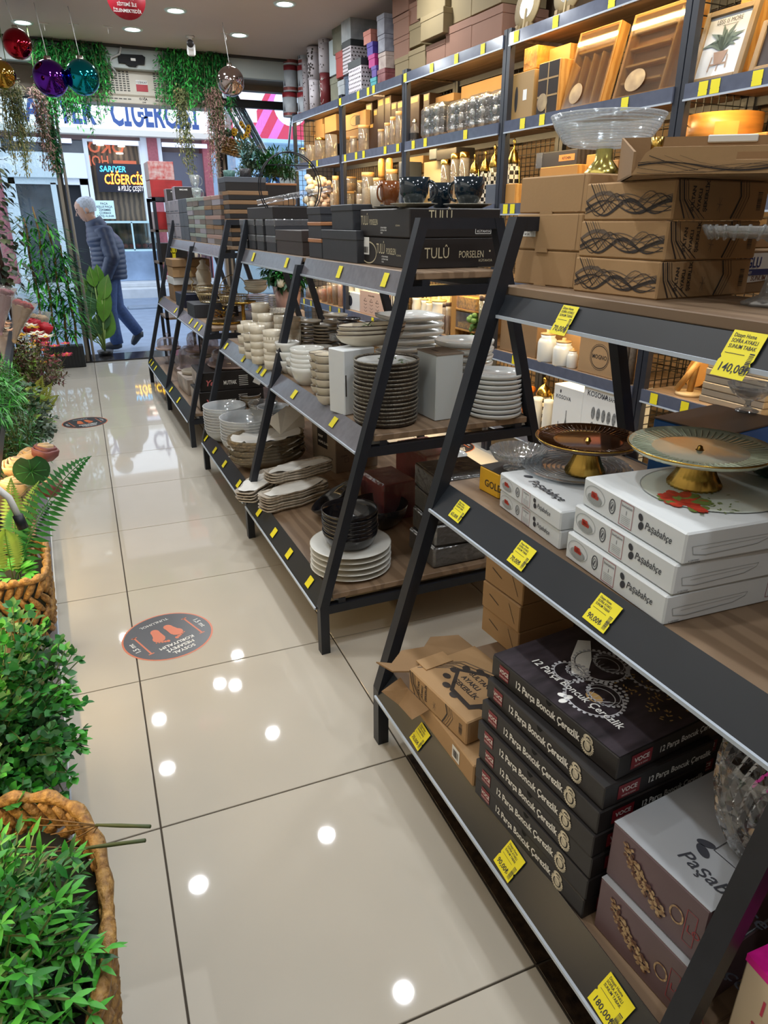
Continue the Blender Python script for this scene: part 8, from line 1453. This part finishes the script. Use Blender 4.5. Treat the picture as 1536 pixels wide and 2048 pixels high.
HG = (mat('hang_bright', (62, 176, 74), .5, n=(30, .3)), mat('hang_mid', (40, 132, 60), .5, n=(30, .3)), mat('hang_dark', (26, 92, 46), .5))
drape('green hanging leaf curtain behind the purple and turquoise baubles', 64, 212, 84, 120, lambda u: (110, 175) if q_r.random() < .8 else (180, 240), 7.38, HG, .045, .014, 3, 34); 
drape('green hanging leaf curtain under the security camera', 316, 452, 100, 120, lambda u: (130, 185) if q_r.random() < .8 else (190, 235), 7.38, HG, .045, .014, 4, 34)
TANL = (mat('trail_tan', (142, 136, 88), .7, n=(20, .3)), mat('trail_olive', (96, 104, 62), .7, n=(20, .3))); BRL = (mat('trail_brown', (126, 96, 88), .7, n=(20, .3)), mat('trail_rose', (156, 120, 110), .7, n=(20, .3)))
drape('olive trailing garland hanging low on the right curtain', 352, 372, 175, 12, lambda u: (230, 335), 7.30, TANL, .035, .012, 5, 44, .02, .08); drape('pink brown trailing garland beside the door post', 408, 440, 180, 22, lambda u: (240, 345), 7.30, BRL, .03, .011, 6, 44, .02, .03)
drape('olive brown trailing garland at the left edge', 0, 38, 165, 30, lambda u: (230, 335), 6.6, TANL, .03, .01, 7, 44, .04, .05); drape('brown trailing garland below the purple bauble', 64, 84, 175, 18, lambda u: (230, 330), 7.0, BRL, .03, .01, 8, 44, .03, .03); drape('dark green hanging sprig on the door post', 96, 108, 250, 8, lambda u: (290, 335), 7.96, (HG[2], HG[1]), .05, .025, 9, 30, .02, .02); drape('short green sprigs under the purple bauble', 85, 170, 185, 16, lambda u: (205, 235), 7.3, HG[:2], .04, .014, 10, 34, .02, .03); drape('short green sprig below the silver bauble', 458, 466, 190, 5, lambda u: (215, 240), 7.3, HG[1:], .04, .014, 11, 34, .02, .02)
# wicker wall basket with sunflowers
P = aY(462, 292, 7.75); t = thing('flower_basket', 'hanging wicker basket with little sunflowers at the window post', 'basket', P, 0, None, (0, R(12), 0)); w_ = .1; b = MB()
for r_ in range(7):
    for i in range(6): b.box((-.085 + .034 * i + .012 * (r_ % 2), 0, -.075 + .022 * r_), (.032, .1, .019), .006)
ob('weave', b, WICK, t, kind='stuff'); s = MB(); frame2(s, face('N', 1, 1, 1), -.06, -.01, .06, .022, .004); ob('tag_frame', s, mat('pale_wood', (206, 178, 132)), t, (0, -.053, 0)); q = random.Random(4); lf = MB()
for k in range(14):
    p = Vector((q.uniform(-.03, .16), q.uniform(-.06, .0), .08 + q.uniform(0, .14))); b = MB()
    for j in range(9): a = j * 2 * pi / 9; b.leaf(p, (cos(a), -.4, sin(a)), (0, -1, .2), .032, .016, 0, 1)
    h = ob('flower', b, PY, t); ob('flower_eye', MB().lathe([(0, 0), (.012, .002), (0, .01)], 10, M=Matrix.Translation(p) @ Matrix.Rotation(pi / 2, 4, 'X')), EYE, h)
for k in range(30): lf.leaf((q.uniform(-.1, .1), q.uniform(-.04, .04), .07), (q.uniform(-1, 1), q.uniform(-.6, .3), 1), (0, -1, .3), .09, .02)
ob('leaves', lf, GG, t); ob('cord', MB().tube([(-.05, .02, .08), (.06, .2, .22), (.13, .27, .2)], .004, 4), TWIG, t)
for i, (a, b_, r_) in enumerate((((448, 205), (528, 350), .022), ((462, 205), (540, 352), .018), ((470, 202), (550, 350), .026), ((478, 200), (556, 346), .018), ((586, 200), (572, 350), .012))):
    A, B = aY(*a, 8.12), aY(*b_, 8.3); A = A + (A - B) * .12; solo('metal_pole', MB().tube([(0, 0, 0), B - A], r_, 10), mat('chrome_pole', (190, 192, 196), .12, 1.0), 'slanting chrome pole outside the window, ' + NTH[i] + ' from the left', 'pole', A, 0, 'slanting chrome poles')
P = aY(596, 322, 7.99); t = thing('window_sticker', 'white sticker with a number and small print on the window pane', 'sticker', (2.45, 8.02, 1.72)); s = MB(); rect(s, F, -.13, -.06, .2, .22); ob('sheet', s, mat('pale_sheet', (206, 226, 240), .4), t); s = MB(); tx(s, F, -.12, .04, .11, '%10', bold=.02, n=.001); tx(s, F, -.12, -.02, .03, 'Para Transferi', bold=.01, n=.001); ob('lettering', s, INK, t)
t = thing('window_sticker', 'blue diamond shapes stuck on the window pane', 'sticker', (2.15, 8.022, 1.74)); s = MB()
for k in range(3): s.add([(-.1 + .1 * k, 0, .06), (-.05 + .1 * k, 0, .08), (0 + .1 * k, 0, .06), (-.05 + .1 * k, 0, -.06)], [(0, 3, 2, 1)])
ob('shapes', s, mat('sticker_blue', (52, 110, 186), .4), t)
# floor stickers
def fsticker(lb, px, py, r, rz):
    p = on(px, py, 0); t = thing('floor_sticker', lb, 'sticker', (p.x, p.y, .0006), rz); I = Matrix.Identity(4); OR = mat('sticker_orange', (206, 106, 58), .35); b = MB(); ell(b, I, 0, 0, r, r, 0, 48); ob('border', b, OR, t); b = MB(); ell(b, I, 0, 0, r * .96, r * .96, .0004, 48); ob('disc', b, mat('sticker_dark', (52, 50, 54), .3), t); b = MB()
    for sg in (-1, 1):
        rect(b, I, sg * r * .62 - .003, -r * .42, .006, r * .84, .0008); rect(b, I, sg * r * .62 - .01, -r * .42, .02, .005, .0008); rect(b, I, sg * r * .62 - .01, r * .42, .02, .005, .0008); G = I @ TR(sg * r * .2, 0, .0008) @ Matrix.Rotation(-sg * .12, 4, 'Z')
        ell(b, G, 0, -r * .3, r * .1, r * .13, 0, 16); ell(b, G, sg * r * .02, r * .0, r * .14, r * .15, .0001, 16); b.add([(-r * .09, -r * .3, .0003), (r * .09, -r * .3, .0003), (r * .13 , 0, .0003), (-r * .13, 0, .0003)], [(0, 1, 2, 3)], M=G)
        for k in range(5): ell(b, G, sg * (-r * .12 + r * .062 * k), r * (.21 - .018 * k), r * (.042 - .006 * k), r * (.05 - .007 * k), .0001, 10)
    ob('footprints', b, OR, t); b = MB()
    for i, s_ in enumerate(('SOSYAL', 'MESAFEYİ', 'KORUYALIM')): tx(b, I, 0, r * (.70 - .17 * i), r * .15, s_, 'CENTER', bold=.02, n=.0009)
    for sg in (-1, 1): tx(b, I, sg * r * .74, 0, r * .17, '1,5 mt', 'CENTER', bold=.01, n=.0009, rot=-sg * pi / 2)
    tx(b, I, 0, -r * .72, r * .13, 'TUNLUHOL', 'CENTER', n=.0009); ob('lettering', b, WHT, t)
fsticker('round dark floor sticker with orange footprints in the middle of the aisle', 336, 1271, .155, pi + .35); fsticker('round floor sticker with orange footprints farther off near the plants', 170, 845, .155, pi + .3); fsticker('round dark floor sticker in the aisle along the wall', 903, 893, .15, pi)
# ================================================================ the man walking past outside
MX, MY, MZ = .0, 8.98, -.06
def W_(px, py, y=MY): return aY(px, py, y)
man = thing('person', 'grey haired man in a navy quilted jacket and jeans walking past the door', 'person', (.50, MY, MZ)); O_ = Vector(man.location); SK = mat('skin', (188, 146, 122), .5, n=(20, .08)); JKT = mat('navy_jacket', (30, 40, 66), .45, n=(20, .12)); JEAN = mat('jeans', (52, 72, 112), .8, n=(40, .2)); SHOE = mat('shoe_black', (34, 36, 42), .5); HAIR = mat('grey_hair', (178, 182, 190), .8, n=(60, .25), b=(120, .5))
def skin(name, V, E, rad, m, parent, root=0, sub=2):
    me = bpy.data.meshes.new(name); me.from_pydata([tuple(v) for v in V], E, []); o = bpy.data.objects.new(name, me); COL.objects.link(o); o.parent = parent; _K.setdefault(parent.name, []).append(o)
    o.modifiers.new('skin', 'SKIN'); sd = me.skin_vertices[0].data
    for i, r in enumerate(rad): sd[i].radius = r if isinstance(r, tuple) else (r, r)
    sd[root].use_root = True; s = o.modifiers.new('sub', 'SUBSURF'); s.levels = sub; s.render_levels = sub; me.materials.append(m)
    o.modifiers['skin'].use_smooth_shade = True; return o
# joints (he faces -x); y: near side is smaller
P = lambda x, y, z: Vector((x, y, z))
pel, sp1, ch, nk, hd0, hd1 = P(.02, 0, .86), P(.03, 0, 1.04), P(.01, 0, 1.26), P(-.055, 0, 1.40), P(-.115, 0, 1.475), P(-.13, 0, 1.55)
hN, kN, aN, tN = P(.0, -.085, .82), P(-.03, -.09, .47), P(.0, -.09, .085), P(-.15, -.09, .045); hF, kF, aF, tF = P(.04, .085, .82), P(.07, .085, .48), P(.27, .085, .17), P(.20, .09, .06)
sN, eN, wN = P(.02, -.18, 1.30), P(.07, -.235, 1.04), P(-.03, -.24, .83); sF, eF, wF = P(.0, .18, 1.30), P(.06, .23, 1.04), P(-.02, .22, .84)
V = [pel, sp1, ch, nk, hd0, hd1, hN, kN, aN, tN, hF, kF, aF, tF, sN, eN, wN, sF, eF, wF]; E = [(0, 1), (1, 2), (2, 3), (3, 4), (4, 5), (0, 6), (6, 7), (7, 8), (8, 9), (0, 10), (10, 11), (11, 12), (12, 13), (2, 14), (14, 15), (15, 16), (2, 17), (17, 18), (18, 19)]
skin('body', V, E, [.1, .1, .1, .05, .075, .082, .08, .055, .04, .032, .08, .055, .04, .032, .04, .036, .03, .04, .036, .03], SK, man)
# head with a face
hc = P(-.125, 0, 1.525); Mh = Matrix.Translation(hc) @ Matrix.Rotation(R(-14), 4, 'Y')
v = []; n = 20
b = MB(); prof = [(0, -.118), (.035, -.112), (.052, -.095), (.064, -.06), (.074, -.02), (.08, .03), (.076, .07), (.058, .1), (.03, .116), (0, .12)]
b.lathe(prof, 24, ax=1.22, ay=.95, M=Mh); fc = ob('head', b, SK, man)
b = MB(); b.add([(-.094, 0, .012), (-.104, -.012, -.03), (-.122, 0, -.034), (-.104, .012, -.03), (-.09, 0, -.042)], [(0, 1, 2), (0, 2, 3), (1, 4, 2), (2, 4, 3)], True, Mh); ob('nose', b, SK, fc); b = MB()
for sg in (-1, 1): b.lathe([(0, -.008), (.016, -.006), (.026, 0), (.02, .007), (0, .008)], 12, M=Mh @ Matrix.Translation((.012, sg * .076, -.005)) @ Matrix.Rotation(pi / 2, 4, 'X') @ Matrix.Diagonal((.8, 1.2, 1, 1)))
ob('ears', b, SK, fc); b = MB()
for sg in (-1, 1): b.lathe([(0, -.009), (.009, 0), (0, .009)], 10, M=Mh @ Matrix.Translation((-.083, sg * .03, .012))); b.box((-.088, sg * .032, .03), (.012, .034, .008), .003, M=Mh)
ob('eyes', b, mat('brow_grey', (96, 90, 90), .6), fc); ob('mouth', MB().box((-.082, 0, -.068), (.012, .04, .006), .002, M=Mh), mat('lips', (150, 96, 88), .6), fc)
b = MB(); hp = [(a * 1.07, z_ + .004) for a, z_ in prof[4:]]; b.lathe([(.074, -.045)] + hp, 26, ax=1.2, ay=.98, M=Mh @ Matrix.Translation((.022, 0, .012)), wob=(.02, 9)); ob('hair', b, HAIR, man)
# jacket: quilted torso, collar, sleeves
b = MB(); rows = 34; rings = []
def sect(u):
    z_ = .80 + .58 * u; cx = .03 + .015 * sin(pi * u) - .085 * max(0, u - .62) / .38; rx = .185 - .01 * u - .085 * max(0, u - .72) / .28; ry = .2 + .03 * sin(pi * u * .9) - .12 * max(0, u - .78) / .22; q_ = 1 + .035 * abs(sin(u * rows * .33 * pi)); return cx, z_, rx * q_, ry * q_
n = 30; v = []; f = []
for i in range(rows * 3 + 1):
    cx, z_, rx, ry = sect(i / (rows * 3))
    for k in range(n): a = 2 * pi * k / n; v.append((cx + rx * cos(a), ry * sin(a), z_ + .03 * cos(a) * (i / (rows * 3))))
for i in range(rows * 3):
    for k in range(n): f.append((i * n + k, i * n + (k + 1) % n, (i + 1) * n + (k + 1) % n, (i + 1) * n + k))
b.add(v, f, True); jk = ob('jacket', b, JKT, man); ob('collar', MB().lathe([(.11, -.05), (.1, .0), (.088, .05), (.08, .052), (.09, 0)], 24, ax=1.05, M=Matrix.Translation((-.045, 0, 1.385)) @ Matrix.Rotation(R(-22), 4, 'Y')), JKT, jk)
def sleeve(s_, e_, w_):
    pts = []; rr = []
    for k in range(31): u = k / 30; p = s_.lerp(e_, u * 2) if u < .5 else e_.lerp(w_, u * 2 - 1); pts.append(p); rr.append((.098 - .038 * u) * (1 + .06 * abs(sin(u * 9 * pi))))
    return MB().tube(pts, rr, 14)
ob('sleeve', sleeve(sN + P(.0, .07, .03), eN, wN), JKT, jk); ob('sleeve', sleeve(sF + P(.0, -.07, .03), eF, wF), JKT, jk)
def hand(w_, sg):
    b = MB(); d = P(-.22, 0, -.97).normalized(); b.tube([w_, w_ + d * .04, w_ + d * .085], [.024, .032, .03], 8)
    for k in range(4): a0 = w_ + d * .08 + P(.03 - .02 * k, sg * .004, 0); b.tube([a0, a0 + d * .03 + P(-.004, 0, 0), a0 + d * (.055 + .008 * (k in (1, 2))) + P(-.016, -sg * .008, .004)], [.0095, .009, .007], 6)
    b.tube([w_ + d * .03 + P(-.026, 0, 0), w_ + d * .06 + P(-.046, -sg * .01, 0), w_ + d * .085 + P(-.05, -sg * .014, 0)], [.011, .0095, .007], 6); ob('hand', b, SK, man)
hand(wN, -1); hand(wF, 1)
# trousers and shoes
b = MB(); b.tube([hN + P(.02, .02, .08), hN, kN, kN.lerp(aN, .6), aN + P(.0, 0, .0)], [.12, .105, .08, .072, .07], 14); b.tube([hF + P(-.01, -.02, .08), hF, kF, kF.lerp(aF, .6), aF], [.12, .105, .08, .07, .064], 14); ob('jeans', b, JEAN, man)
def shoe(a, t_):
    d = (t_ - a); b = MB(); b.tube([a + P(.05, 0, -.02) * 1, a + P(0, 0, -.015), a.lerp(t_, .55), t_, t_ + d.normalized() * .03], [.03, .05, .046, .036, .02], 10); ob('shoe', b, SHOE, man)
shoe(aN, tN); shoe(aF, tF)
